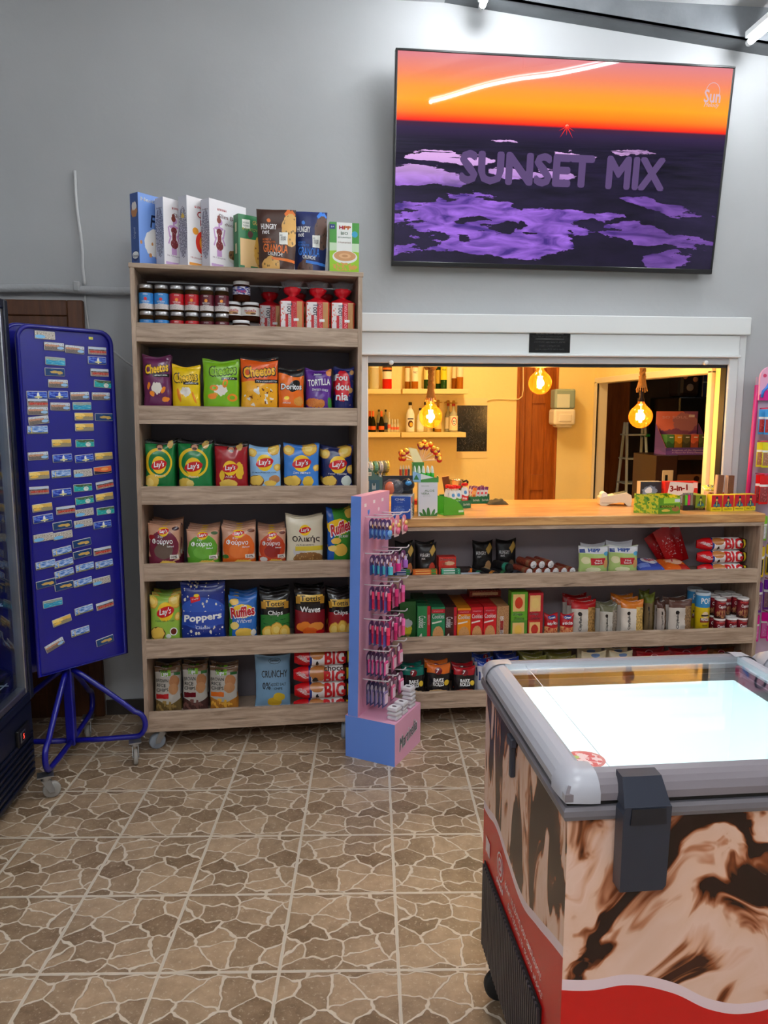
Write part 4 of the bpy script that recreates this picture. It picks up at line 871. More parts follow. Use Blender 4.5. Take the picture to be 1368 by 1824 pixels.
def ring_pts(cy, cz, pts): return [ff(cy+a, cz+c) for a, c in pts]
b.add(ring_pts(.07, 1.075, [(0, -.017), (.009, -.004), (.009, .006), (.004, .009), (0, .005), (-.004, .009), (-.009, .006), (-.009, -.004)]), [tuple(range(8))], P((90, 140, 230)))
for cy, cz_ in ((.04, 1.105), (.12, 1.112), (.20, 1.112)): b.add(ring_pts(cy, cz_, [(-.010, -.007), (.010, -.007), (.010, .007), (-.010, .007)]), [(0, 1, 2, 3)], P((250, 240, 244)))
b.add(ring_pts(.165, 1.075, [(.009*math.cos(R(a)), .009*math.sin(R(a))) for a in range(0, 360, 40)]), [tuple(range(9))], P((248, 226, 236)))
b.build('backing_panel', cd)
RZ = [1.049, .894, .759, .609, .473, .340]; CYs = [.045, .125, .205]
for z in RZ:
    for y in CYs:
        b = MB(); x0 = .060+ck*(z-bh); b.tube([(x0, y, z+.006), (x0+.06, y, z+.008), (x0+.12, y, z+.014), (x0+.128, y, z+.020), (x0+.131, y, z+.027)], .0028, M_hook, 6); b.build('hook', cd)
def blister(key, card, card2, item, shape):
    t = thing('blister_pack', '', 'cosmetics')
    b = MB(); hgt = .105 if shape in ('gloss', 'palette') else .085; w_ = .048
    out = [(-w_/2, -hgt), (w_/2, -hgt), (w_/2, -.022)]+[(w_/2*math.cos(R(a)), -.022+.02*math.sin(R(a))+.0) for a in range(15, 180, 15)]+[(-w_/2, -.022)]
    cm = art('blister_card_'+key, card, [('w', .45, .05, 5, 0, card2, False), ('e', .35, .75, .2, .12, (245, 235, 245)), ('e', .75, .6, .2, .07, (250, 170, 60), .05)], .35)
    b.prism(out, -.0006, .0006, cm, T=Matrix.Rotation(0, 4, 'Z')); b.build('backing_card', t)
    b = MB(); im = mat('cosmetic_'+key, item, .25)
    if shape == 'bottle': b.cyl((0, -.012, -.078), (0, -.012, -.045), .011, n=12, m=im); b.cyl((0, -.012, -.045), (0, -.012, -.028), .006, n=10, m=mat('pearl_cap', (210, 190, 225), .2))
    elif shape == 'gloss': b.cyl((0, -.010, -.098), (0, -.010, -.055), .008, n=12, m=im); b.cyl((0, -.010, -.055), (0, -.010, -.025), .0085, n=12, m=mat('cap_'+key, tuple(min(255, int(c*1.15+20)) for c in item), .3))
    elif shape == 'palette': b.box(-.018, .018, -.009, -.001, -.095, -.035, im, .003); b.box(-.013, .013, -.0105, -.009, -.088, -.045, P((235, 205, 220)))
    else: b.sphere((0, -.008, -.06), .016, im, 12, 8, (1, .5, 1)); b.sphere((0, -.010, -.036), .010, mat('charm', (245, 205, 120), .3), 10, 6, (1, .6, 1))
    b.build('cosmetic', t); return t
BP = [blister('rainbow', (86, 60, 120), (90, 130, 210), (120, 170, 225), 'charm'), blister('rose', (235, 150, 180), (250, 225, 230), (235, 120, 150), 'charm'),
      blister('aqua', (92, 62, 110), (70, 90, 170), (90, 200, 215), 'bottle'), blister('magenta', (120, 60, 100), (200, 110, 160), (225, 50, 140), 'bottle'), blister('lilac', (110, 60, 110), (200, 120, 170), (170, 110, 205), 'bottle'),
      blister('red', (96, 62, 110), (90, 90, 170), (225, 40, 80), 'gloss'), blister('berry', (110, 50, 90), (190, 110, 150), (190, 40, 100), 'gloss'), blister('hotpink', (120, 60, 100), (220, 120, 160), (245, 90, 150), 'gloss'),
      blister('palette', (82, 48, 92), (84, 80, 140), (226, 90, 150), 'palette'), blister('palette_rose', (110, 55, 90), (160, 90, 130), (225, 110, 150), 'palette'), blister('palette_blue', (60, 50, 90), (80, 90, 150), (150, 130, 175), 'palette')]
BN = ['purple rainbow charm', 'rose pink charm', 'aqua nail polish', 'magenta nail polish', 'lilac nail polish', 'red lip gloss', 'berry lip gloss', 'hot pink lip gloss', 'pink palette', 'rose palette', 'blue-grey palette']
PLAN = [(0, 1, 1), (2, 3, 4), (5, 6, 7), (5, 6, 7), (8, 9, 9), (10, 9, 9)]; NP = [(5, 4, 3), (4, 4, 3), (4, 3, 2), (4, 3, 3), (5, 3, 2), (5, 3, 3)]
rown = ['top', 'second', 'third', 'fourth', 'fifth', 'lowest']; coln = ['nearest', 'middle', 'far']
for r_ in range(6):
    for c_ in range(3):
        n_ = NP[r_][c_]
        for k in range(n_):
            kd = PLAN[r_][c_]; z = RZ[r_]; x0 = .060+ck*(z-bh); xx = .016+.096*(k+.6)/n_ + (0 if n_ > 4 else .004)
            M = TD @ Matrix.Translation((x0+xx, CYs[c_], z+.004)) @ Matrix.Rotation(R(90+random.uniform(-5, 5)), 4, 'Z') @ Matrix.Rotation(R(random.uniform(-3, 3)), 4, 'Y')
            put(BP[kd], M, '%s card, %s on the %s hook, %s row' % (BN[kd], ORD[n_-k] if n_-k > 1 else 'frontmost', coln[c_], rown[r_]), group='cosmetics hanging on the display hooks')
M_tin = mat('clear_tin_lid', (220, 216, 222), .2, .2)
b = MB(); b.box(-.026, .026, -.026, .026, 0, .016, M_tin, .007, seg=2); b.box(-.021, .021, -.021, .021, .0155, .0172, mat('tin_window', (235, 235, 238), .15), .001); b.sphere((0, 0, .0165), .012, P((70, 60, 70)), 10, 6, (1, .7, .18)); tin = tag(b.build('lip_balm_tin'), 'x', 'tin')
for (x, y, n_), nm in zip(((.209, .06, 3), (.209, .125, 3), (.209, .205, 5)), ('nearest', 'middle', 'farthest')):
    for k in range(n_): put(tin, TD @ Matrix.Translation((x+random.uniform(-.002, .002), y, bh+.0004+.0190*k)) @ Matrix.Rotation(R(random.uniform(-6, 6)), 4, 'Z'), 'small clear tin, %s from the bottom of the %s stack on the pink base' % (ORD[k+1], nm), group='tins on the pink display base')

# ================================================================ CANDY RACK (right edge)
TR = Matrix.Translation((2.285, 3.50, 0)); M_mag = mat('magenta_enamel', (196, 28, 110), .35)
cr_ = thing('candy_rack', 'magenta candy rack with rows of hanging sweets at the right edge', 'display stand', TR)
b = MB(); b.tube([(-.125, 0, .02), (-.125, 0, .9), (-.12, 0, 1.15), (-.105, .01, 1.62)], .011, M_mag, 10); b.tube([(.45, 0, .02), (.45, 0, 1.62)], .011, M_mag, 10); b.build('upright', cr_)
b = MB(); b.box(-.13, .47, -.15, .06, .0, .02, M_mag, .003); b.build('base', cr_)
b = MB(); pale = mat('rack_pale_pink', (238, 176, 206), .4); b.box(-.11, .45, .012, .016, .12, 1.66, mat('rack_back_board', (205, 180, 200), .5))
hd = [(-.105, 1.545), (.45, 1.545), (.45, 1.71), (-.05, 1.71)]+[(-.05-.055*math.sin(R(a)), 1.655+.055*math.cos(R(a))) for a in range(15, 91, 15)]
b.prism(hd, -.012, .0, pale); b.build('header_panel', cr_)
b = MB(); b.add([(-.105, -.0125, 1.545), (.45, -.0125, 1.545), (.45, -.0125, 1.60), (-.03, -.0125, 1.575), (-.07, -.0125, 1.60), (-.105, -.0125, 1.57)], [(0, 1, 2, 3, 4, 5)], P((226, 30, 140)))
b.text('O', P((30, 50, 150)), lambda u, v: (u, -.0132, v), .07, .085, (.01, 1.655), bold=.03); b.tube([(-.092, -.014, 1.56), (-.086, -.014, 1.59), (-.07, -.014, 1.605), (-.058, -.014, 1.625)], .007, P((60, 130, 220)), 6)
b.add([(-.082+.010*math.cos(R(a)), -.0128, 1.665+.009*math.sin(R(a))) for a in range(0, 360, 45)], [tuple(range(8))], P((225, 70, 110))); b.build('header_print', cr_)
RK = [(1.505, .12, (70, 160, 225), (180, 60, 60), 'blue'), (1.345, .12, (225, 215, 40), (170, 120, 90), 'yellow'), (1.185, .14, (220, 26, 26), (150, 60, 60), 'red'), (.985, .12, (130, 200, 40), (220, 220, 220), 'lime'), (.83, .15, (235, 200, 30), (60, 50, 40), 'yellow and black'), (.65, .15, (110, 30, 150), (150, 110, 120), 'purple'), (.48, .13, (225, 20, 150), (230, 120, 190), 'magenta')]
for (z, h_, c1, c2, nm), rn in zip(RK, ('top', 'second', 'third', 'fourth', 'fifth', 'sixth', 'lowest')):
    b = MB(); b.tube([(-.09, -.004, z), (-.09, -.11, z+.004)], .003, M_mag, 6); b.tube([(.0, -.004, z), (.0, -.12, z+.004)], .003, M_mag, 6); b.build('hook', cr_)
    m1 = art('hanging_sweets_'+nm.replace(' ', '_'), c1, [('r', .5, .34, .42, .26, c2), ('v', 9, .3, tuple(min(255, c+60) for c in c2), .5, .34, .4, .25), ('r', .5, .66, .5, .04, (240, 240, 235))], .25)
    b = MB(); vs = []
    for i in range(5):
        for j in range(7):
            u, v = i/4, j/6; vs.append(((u-.5)*.045, -.009*math.sin(math.pi*u)*math.sin(math.pi*v), -h_*(1-v)))
    uv = [(i/4, j/6) for i in range(5) for j in range(7)]; fs = [(i*7+j, (i+1)*7+j, (i+1)*7+j+1, i*7+j+1) for i in range(4) for j in range(6)]
    b.add(vs, fs, m1, True, uv); b.add([(x, -y+.001, z_) for x, y, z_ in vs], [f[::-1] for f in fs], m1, True, uv); pr = tag(b.build('sweets_bag'), 'x', 'sweets')
    k = 0
    for xc in (-.09, 0.0):
        for i in range(4):
            k += 1; put(pr, TR @ Matrix.Translation((xc+.014*(i % 2)-.008+random.uniform(-.004, .004), -.10+.024*i, z-.004)) @ Matrix.Rotation(R(random.uniform(-6, 2)), 4, 'Z'), '%s sweets bag, %s from front on the %s hook, %s row' % (nm, ORD[i+1], 'left' if xc < -.05 else 'right', rn), group='sweets hanging on the magenta rack')
# ================================================================ KIOSK INTERIOR THINGS
SY = KY1-.05                      # face of the kiosk's back wall
M_shelfc = mat('cream_shelf', (238, 214, 150), .45)
def bshelf(x0p, x1p, yp, label):
    a = onY(x0p, yp, SY-.20); c = onY(x1p, yp, SY-.20); b = MB(); b.box(0, c.x-a.x, -.20, 0, -.035, 0, M_shelfc, .002)
    tag(b.build('wall_shelf', M=Matrix.Translation((a.x, SY, a.z))), label, 'shelf'); return a.z
zs1 = bshelf(600, 714, 692.5, 'cream floating shelf with the red and clear bottles, upper left in the kiosk')
bshelf(717, 835, 692.5, 'cream floating shelf with whisky bottles, upper right in the kiosk')
zs2 = bshelf(600, 713, 770.5, 'lower left cream floating shelf holding small bottles in the kiosk')
bshelf(715, 830, 770.5, 'lower right cream floating shelf holding liqueur bottles, behind the amber bulb')
BYs = SY-.10
def drink(px, z, wpx, hpx, kind, glass, label, lab=None, cap=(30, 30, 30), labpos=(.12, .5), dy=0, labart=None, opaque=.55, text=None, hat=None):
    k = (BYs+dy)/FPX/math.cos(YAW)*1.02; r = wpx*k/2; h = hpx*k; x = onY(px, 760, BYs+dy).x
    t = thing('liquor_bottle', label, 'bottle', Matrix.Translation((x, BYs+dy, z+.001)), 'bottles on the kiosk shelves')
    gm = glassy('bottle_glass_%d_%d_%d' % glass, tuple(s2l(glass)), .06, .03, (glass, opaque))
    nr = r*.34
    if kind == 'square': pr = [(.001, .002), (r*.95, 0), (r, h*.02), (r, h*.6), (r*.9, h*.68), (nr, h*.76), (nr, h*.93)]
    elif kind == 'wide': pr = [(.001, .002), (r*.95, 0), (r, h*.02), (r, h*.5), (r*.85, h*.62), (nr, h*.74), (nr, h*.93)]
    elif kind == 'champ': pr = [(.001, .002), (r*.95, 0), (r, h*.02), (r, h*.36), (r*.75, h*.55), (nr*1.1, h*.75), (nr, h*.93)]
    else: pr = [(.001, .002), (r*.95, 0), (r, h*.02), (r, h*.58), (r*.7, h*.72), (nr*1.05, h*.8), (nr, h*.93)]
    b = MB(); b.lathe(pr, gm, 18); b.build('bottle_body', t)
    b = MB()
    ch = .70 if kind == 'champ' else .9
    b.lathe([(nr*1.12, h*ch), (nr*1.2, h*ch+.002), (nr*1.2, h-.002), (nr*1.0, h), (.001, h)], mat('cap_%d_%d_%d' % cap, cap, .35), 14)
    if hat: b.lathe([(.001, h+.022), (.010, h+.02), (.012, h+.006), (.030, h+.004), (.032, h-.0), (.012, h-.002)], mat('hat_cap', hat, .4), 16)
    b.build('bottle_cap', t)
    if lab:
        b = MB(); b.lathe([(r*1.015, h*labpos[0]), (r*1.015, h*labpos[1])], labart or mat('label_%d_%d_%d' % lab, lab, .5), 18)
        if text:
            rr = r*1.02; b.text(text[0], P(text[1]), lambda u, v: (rr*math.sin(u/rr), -rr*math.cos(u/rr), v), r*1.3, h*.05, (0, h*(labpos[0]*.35+labpos[1]*.65)), bold=.02)
        b.build('bottle_label', t)
    return t
M_spr = art('orange_aperitif_label', (240, 232, 215), [('r', .5, .8, .5, .2, (50, 30, 25)), ('r', .5, .82, .2, .08, (235, 120, 40))], .4)
drink(655, zs1, 7, 70, 'square', (225, 225, 200), 'clear spirit bottle at the far left of the upper left shelf', dy=.04)
drink(667, zs1, 15, 72, 'square', (235, 232, 205), 'wide clear gin bottle beside the red bottle', (240, 235, 215), (170, 160, 130), (.5, .66), text=('GIN', (90, 80, 60)))
drink(689.5, zs1, 16, 66, 'round', (222, 42, 24), 'bright red aperitif bottle on the upper left shelf', (240, 232, 215), (200, 60, 40), (.26, .58), labart=M_spr, opaque=.8)
drink(726, zs1, 10, 66, 'round', (190, 120, 30), 'amber whisky bottle left of the cream-labelled one', (238, 226, 196), (60, 40, 25), (.2, .55), dy=.05)
drink(738.5, zs1, 11.5, 66, 'round', (200, 120, 24), 'amber whisky bottle with a tall cream label', (244, 234, 208), (90, 60, 30), (.2, .56), text=('MALT', (90, 60, 30)))
drink(760, zs1, 11, 64, 'round', (52, 84, 30), 'green bottle with a cream label behind the rope', (240, 226, 150), (70, 60, 20), (.26, .56), dy=.05)
drink(780, zs1, 9, 66, 'round', (30, 70, 30), 'dark green bottle with a narrow gold label', (205, 170, 60), (30, 30, 30), (.15, .5), dy=.05)
drink(789.5, zs1, 11, 64, 'round', (36, 92, 32), 'green bottle with a bright yellow label', (232, 214, 40), (200, 180, 40), (.25, .66), text=('PEAR', (40, 80, 30)))
drink(808, zs1, 9, 64, 'round', (176, 100, 26), 'amber bottle half hidden at the right end of the upper shelf', (236, 216, 170), (50, 30, 20), (.3, .6), dy=.05)
drink(818, zs1, 11.5, 64, 'round', (206, 128, 30), 'amber bottle with a cream picture label at the upper shelf end', (240, 224, 190), (60, 36, 22), (.33, .64))
for px, lb, dy in ((659, 'left', .03), (664.5, 'middle', 0), (679.5, 'right', 0)):
    drink(px, zs2, 9.5, 36, 'champ', (34, 34, 16), 'small dark sparkling wine bottle with orange foil, %s of the three' % lb, (236, 100, 30), (236, 104, 34), (.1, .28), dy=dy, opaque=.85)
for px, lb in ((675, 'left'), (687, 'right')): drink(px, zs2, 8.5, 38, 'round', (215, 215, 190), 'clear bottle with a black cap behind the orange-foil ones, %s of the two' % lb, (40, 60, 80), (20, 24, 24), (.1, .4), dy=.07)
for i, px in enumerate((693, 698.5, 703.5, 708.5)): drink(px, zs2, 5.2, 22 if i else 34, 'champ', (240, 236, 215), 'miniature clear bottle with red label, %s from the left' % ORD[i+1], (226, 110, 80), (225, 220, 200), (.18, .38))
drink(730.5, zs2, 15, 51, 'round', (246, 244, 236), 'white coconut liqueur bottle with a black cap', (246, 244, 236), (30, 22, 18), (.1, .5), opaque=.95, labart=art('coconut_label', (246, 244, 236), [('e', .5, .42, .1, .3, (90, 50, 30)), ('e', .52, .38, .06, .18, (240, 180, 60)), ('r', .5, .85, .12, .06, (60, 70, 90))], .4))
drink(748.5, zs2, 12, 41, 'round', (240, 238, 225), 'shorter white bottle left of the amber bulb', (244, 240, 226), (26, 22, 20), (.1, .5), opaque=.9)
drink(757, zs2, 9, 51, 'round', (236, 214, 150), 'pale bottle with striped cap behind the amber bulb', None, (40, 36, 34), dy=.06)
drink(780, zs2, 12, 50, 'round', (214, 150, 50), 'gold tequila bottle with a straw hat cap', (230, 200, 120), (190, 140, 60), (.1, .4), hat=(190, 146, 70))
drink(776, zs2, 9, 41, 'round', (60, 36, 24), 'small brown bottle behind the gold tequila', None, (36, 26, 20), dy=.07)
M_sk = art('skull_label', (244, 232, 200), [('e', .5, .62, .10, .3, (205, 60, 30)), ('e', .5, .6, .07, .24, (248, 244, 232)), ('e', .47, .62, .016, .07, (30, 30, 30)), ('e', .53, .62, .016, .07, (30, 30, 30)), ('r', .5, .46, .03, .02, (40, 40, 40)), ('r', .5, .15, .12, .12, (240, 225, 180))], .4)
drink(798, zs2, 12, 49, 'wide', (214, 210, 180), 'clear tequila bottle with a red hat cap, farther left of the two', (240, 226, 190), (170, 40, 30), (.1, .5), hat=(178, 36, 26), dy=.06)
drink(807.5, zs2, 15, 49, 'wide', (222, 218, 190), 'clear tequila bottle with a skull label and red hat cap', (244, 232, 200), (190, 44, 34), (.06, .56), hat=(190, 40, 28), labart=M_sk)
# poster
a = onY(814, 709, SY-.01); c = onY(867.5, 816, SY-.01); b = MB(); w_, h_ = (c.x-a.x), (a.z-c.z)
b.box(0, w_, -.004, 0, 0, h_, mat('cream_paper', (244, 222, 168), .6))
M_slate = mat('black_marble_print', (22, 22, 20), .15)
m_ = bpy.data.materials.new('black_marble'); m_.use_nodes = True; nt = m_.node_tree; bs = nt.nodes['Principled BSDF']; tc = N(nt, 'ShaderNodeTexCoord')
nz = N(nt, 'ShaderNodeTexNoise'); nz.inputs['Scale'].default_value = 7; nz.inputs['Detail'].default_value = 8; nz.inputs['Distortion'].default_value = 1.4; L(nt, tc.outputs['UV'], nz.inputs[0])
rp = N(nt, 'ShaderNodeValToRGB'); e_ = rp.color_ramp.elements; e_[0].position = .485; e_[0].color = (.006, .007, .006, 1); e_[1].position = .515; e_[1].color = (.006, .007, .006, 1); x_ = e_.new(.5); x_.color = (.12, .11, .10, 1)
L(nt, nz.outputs['Fac'], rp.inputs[0]); L(nt, rp.outputs[0], bs.inputs[0]); bs.inputs['Roughness'].default_value = .2
y0 = h_*(1-(722-709)/107); y1 = h_*(1-(804-709)/107); b.quad((.004, -.0045, y1), (w_-.002, -.0045, y1), (w_-.002, -.0045, y0), (.004, -.0045, y0), m_)
tag(b.build('poster', M=Matrix.Translation((a.x, SY, c.z))), 'black marble-patterned poster with a cream border on the kiosk wall', 'poster')
b = MB(); b.tube([onY(x, y, SY-.008) for x, y in ((868, 715), (876, 711), (895, 711), (915, 712), (924, 711), (930, 706), (932, 695), (932, 660), (932, 640))], .004, mat('cream_cable', (238, 220, 170), .5), 6)
tag(b.build('cable'), 'cream cable looping right from the black poster and up the kiosk wall', 'cable')
# paper towel dispenser
a = onY(999, 757, SY-.06); T = Matrix.Translation((a.x, SY, a.z)); t = thing('paper_towel_dispenser', 'white wall dispenser with a translucent grey-green cover beside the orange door', 'dispenser', T)
k = 1/FPX*5.45; b = MB(); W_ = 40*k; 
b.box(-W_/2, W_/2, -.15, -.01, 0, 29*k, mat('dispenser_white', (240, 234, 222), .35), .02, seg=3); b.box(-W_*.3, W_*.3, -.156, -.14, 6*k, 20*k, mat('dispenser_white', (240, 234, 222), .35), .008, seg=2); b.box(-W_*.35, W_*.4, -.13, -.03, -4*k, 1*k, mat('dispenser_white', (240, 234, 222), .35), .01)
b.box(W_*.3, W_/2+.02, -.06, 0, 10*k, 60*k, mat('dispenser_white', (240, 234, 222), .35), .01); b.build('dispenser_base', t)
b = MB(); b.box(-W_/2+.004, W_/2-.004, -.145, -.03, 29*k+.001, 64*k, mat('cover_grey_green', (150, 172, 166), .2, coat=.3), .014, seg=2); b.build('cover', t)
b = MB(); b.box(-W_/2+.02, W_/2-.05, -.1465, -.145, 31*k, 55*k, mat('paper_stack_seen', (214, 224, 218), .6)); b.build('paper_window', t)
# pendants
M_rope = mat('jute_rope', (168, 118, 62), .9, bump=(220, .004)); M_amber = glassy('amber_bulb_glass', (1, .78, .42), .08, .02, ((255, 150, 40), .05))
M_fil = emis('glowing_filament', (1, .62, .22), 260); M_sock = mat('dark_bronze_socket', (44, 26, 14), .35, .6)
def pendant(px, py, Y, label, sock, knot):
    c = onY(px, py, Y); t = thing('pendant_lamp', label, 'lamp', Matrix.Translation(c), 'amber bulbs on ropes above the counter'); r = .0625
    b = MB(); pr = [(r*math.sin(R(a)), -r*math.cos(R(a))) for a in range(2, 150, 8)]+[(.024, .064), (.019, .072), (.018, .085)]; b.lathe(pr, M_amber, 32); b.build('bulb_glass', t)
    b = MB(); b.cyl((0, 0, .08), (0, 0, .098), .019, n=16, m=M_chrome if not sock else M_sock); b.cyl((0, 0, .098), (0, 0, .098+sock+.012), .02 if sock < .03 else .013, n=14, m=M_sock); b.build('socket', t)
    b = MB()
    for k in range(6):
        a0 = k*math.pi/3; b.cyl((.007*math.cos(a0), .007*math.sin(a0), -.03), (.011*math.cos(a0+.6), .011*math.sin(a0+.6), .035), .0016, n=6, m=M_fil)
    b.build('filament', t)
    b = MB(); b.cyl((0, 0, -.035), (0, 0, .08), .004, n=8, m=mat('glass_stem', (240, 220, 180), .2)); b.build('stem', t)
    z0 = .11+sock; b = MB(); top = 2.6-c.z
    for s in range(3):   # three twisted strands
        pts = []; n_ = 90
        for i in range(n_):
            z = z0+(top-z0)*i/(n_-1); a0 = z*75+s*2.094; pts.append((.0085*math.cos(a0), .0085*math.sin(a0), z))
        b.tube(pts, .0095, M_rope, 6)
    b.build('rope', t)
    b = MB(); b.lathe([(.026, z0-.012), (.024, z0), (.018, z0+.03), (.019, z0+.05), (.017, z0+.052)], M_rope, 16)
    for i in range(14): a0 = i*.449; b.cyl((.023*math.cos(a0), .023*math.sin(a0), z0-.006), (.029*math.cos(a0), .029*math.sin(a0), z0-.024-.006*(i % 3)), .003, n=5, m=M_rope)
    b.build('frayed_collar', t)
    if knot:
        b = MB(); zz = knot; b.tube([(.024*math.cos(a)*(1+.2*math.sin(2*a)), .022*math.sin(a), zz+.016*math.sin(a*1.5)) for a in [i*.42 for i in range(30)]], .0115, M_rope, 8); b.build('rope_knot', t)
    ld = bpy.data.lights.new('bulb_light', 'POINT'); ld.energy = BULB_POWER; ld.color = (1, .66, .30); ld.shadow_soft_size = .025; lo = bpy.data.objects.new('bulb_light', ld); COL.objects.link(lo); lo.parent = t
pendant(767, 742, 3.95, 'amber globe bulb on a knotted rope in front of the lower bottle shelf', .0, .27)
pendant(962, 682, 3.98, 'amber globe bulb hanging highest, in front of the orange door', .0, 0)
pendant(1141, 742, 3.88, 'amber globe bulb with a long dark socket before the dark side opening', .055, .285)

# ================================================================ NOTICE ABOVE THE OPENING
a = onY(942, 628, WY-.036); c = onY(1016, 591, WY-.036); b = MB(); w_, h_ = c.x-a.x, c.z-a.z
b.box(0, w_, -.003, 0, 0, h_, mat('black_notice_film', (14, 14, 15), .3)); ink = P((215, 215, 215))
for s_, v, wd in (('RETURNS ARE NOT ACCEPTED', .89, .66), ('Please check your items before leaving the register', .75, .84), ('ΕΠΙΣΤΡΟΦΕΣ ΔΕΝ ΓΙΝΟΝΤΑΙ ΔΕΚΤΕΣ', .50, .76), ('Ελέγξτε τα πράγματά σας', .32, .5), ('πριν απομακρυνθείτε από το ταμείο.', .16, .72)):
    b.text(s_, ink, lambda u, v_: (u, -.0036, v_), w_*wd, None, (w_/2, h_*v), bold=.01)
b.box(w_*.15, w_*.85, -.0036, -.003, h_*.64, h_*.645, ink)
tag(b.build('notice_sign', M=Matrix.Translation((a.x, WY-.035, a.z))), 'small black notice about returns stuck above the serving window', 'sign')

# ================================================================ ROOM BEYOND THE SIDE OPENING
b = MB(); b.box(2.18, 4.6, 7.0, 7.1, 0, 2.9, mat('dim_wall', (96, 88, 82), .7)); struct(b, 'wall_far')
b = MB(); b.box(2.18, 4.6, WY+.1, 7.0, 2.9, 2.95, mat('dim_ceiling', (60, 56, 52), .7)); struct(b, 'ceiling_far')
b = MB(); b.box(2.12, 2.18, KY1+.4, 7.0, 0, 2.9, M_kiosk); struct(b, 'wall_far_left')
def xY(px, Y): return onY(px, 780, Y).x
Y_ = 5.95
b = MB(); b.box(xY(1046, Y_), xY(1066, Y_), Y_, Y_+.05, 0, 2.05, mat('pale_door_frame', (226, 216, 196), .5), .004); b.box(xY(1046, Y_), xY(1073, Y_), Y_-.03, Y_, 1.68, 1.72, mat('pale_door_frame', (226, 216, 196), .5)); b.box(xY(1047, Y_), xY(1064, Y_), Y_-.02, Y_, 1.28, 1.60, mat('pale_panel', (214, 204, 186), .5), .003); struct(b, 'trim_4')
b = MB(); b.box(xY(1066, Y_), xY(1121, Y_), Y_+.02, Y_+.06, 0, 2.05, wood('side_door_wood', (112, 56, 18), (150, 84, 34), scale=(7, 7, .7), rough=.35, knots=False), .004); struct(b, 'door_3')
b = MB(); n_ = 60; Yb = 6.7; x0, x1 = xY(1118, Yb), xY(1225, Yb); mb_ = mat('dark_bamboo_slat', (74, 56, 42), .5)
for i in range(n_): z = .001+2.0*i/n_; b.box(x0, x1, Yb, Yb+.012, z, z+.0335, mb_)
tag(b.build('roller_blind'), 'dark slatted bamboo blind beyond the side opening', 'blind')
t = thing('step_ladder', 'white step ladder with green tread ends beyond the side opening', 'ladder', Matrix.Translation((xY(1130, 5.75), 5.75, 0)))
kx = 5.75/FPX; M_lad = mat('white_ladder', (205, 210, 205), .4); M_grn = mat('green_rubber', (20, 130, 60), .5)
for i, py in enumerate((773, 815, 858, 900, 940)):
    z = onY(1130, py, 5.75).z; b = MB(); w_ = (20+i*1.5)*kx; b.box(-w_, w_-.02, -.07-.03*i*.5, .08, z-.012, z, M_lad, .003); tr = b.build('tread', t); b = MB(); b.box(w_-.02, w_+.01, -.075-.03*i*.5, .082, z-.02, z+.002, M_grn, .003); b.build('tread_end', tr)
for s in (-1, 1):
    for yy in (-1, 1): b = MB(); b.tube([(s*17*kx, yy*.02, 1.4), (s*27*kx, yy*.2-.03, .01)], .012, M_lad, 6); b.build('leg', t)
Yc = 5.35; x0, x1 = xY(1207, Yc), xY(1276, Yc); b = MB(); T = Matrix.Translation((x0, Yc, 0)); tf = thing('dark_fridge', 'tall black fridge in the dim space beyond the side opening', 'fridge', T); b.box(0, x1-x0, 0, .5, .02, onY(1240, 707, Yc).z, mat('gloss_black', (10, 10, 12), .2), .01); b.build('cabinet_body', tf); b = MB(); b.cyl((.03, -.02, .7), (.03, -.02, 1.2), .01, n=10, m=M_chrome); b.build('handle', tf)
zt = onY(1240, 707, Yc).z+.0
b = MB(); b.box(0, .16, 0, .2, 0, .20, mat('dark_coffee_bag', (30, 22, 20), .35), .03, seg=2); b.sphere((.08, -.004, .07), .028, P((120, 110, 110)), 12, 6, (1, .15, 1)); b.sphere((.04, -.002, .15), .018, P((190, 120, 90)), 10, 6, (1, .15, 1)); b.sphere((.12, -.002, .13), .02, P((180, 120, 90)), 10, 6, (1, .15, 1))
tag(b.build('coffee_bag', M=Matrix.Translation((x0+.02, Yc+.05, zt+.001))), 'dark packaged bag with pale emblem on top of the black fridge', 'bag')
b = MB(); b.box(0, .14, 0, .2, 0, .22, art('navy_gift_box_print', (30, 44, 84), [('r', .7, .3, .18, .16, (200, 130, 60)), ('r', .5, .75, .3, .05, (120, 150, 200)), ('r', .5, .5, .5, .02, (120, 130, 150))], .3), .003)
tag(b.build('gift_box', M=Matrix.Translation((x0+.20, Yc+.05, zt+.001))), 'navy and copper gift box on top of the black fridge', 'box')
# dark display case with the card display on top
Yd = 4.76; x0, x1 = xY(1171, Yd), xY(1283, Yd); zt = onY(1225, 811, Yd).z; M_dbr = mat('dark_brown_case', (58, 34, 24), .3); w_ = x1-x0
b = MB(); b.box(x0-.05, x1+.05, Yd-.1, Yd+.5, .0, zt-.42, mat('dark_cupboard', (46, 34, 28), .5), .004); tag(b.build('cupboard'), 'dark low cupboard under the small display case', 'cupboard')
T = Matrix.Translation((x0, Yd, zt-.419)); t = thing('display_case', 'small dark brown glass-fronted case under the violet card display', 'cabinet', T)
hc = .419; b = MB(); fx = w_*.34
b.box(0, fx, 0, .36, 0, hc, M_dbr, .003); b.box(fx, w_, 0, .36, 0, .03, M_dbr); b.box(fx, w_, 0, .36, hc-.03, hc, M_dbr); b.box(w_-.035, w_, 0, .36, .03, hc-.03, M_dbr); b.box(fx, w_-.035, .3, .36, .03, hc-.03, mat('case_inside', (90, 60, 44), .6)); b.build('case_body', t)
b = MB(); b.box(fx*.3, fx*.82, -.006, 0, hc-.20, hc-.10, mat('switch_plate', (226, 206, 170), .4), .003); b.box(fx*.42, fx*.55, -.01, -.006, hc-.17, hc-.13, M_black, .002); b.build('switch_plate', t)
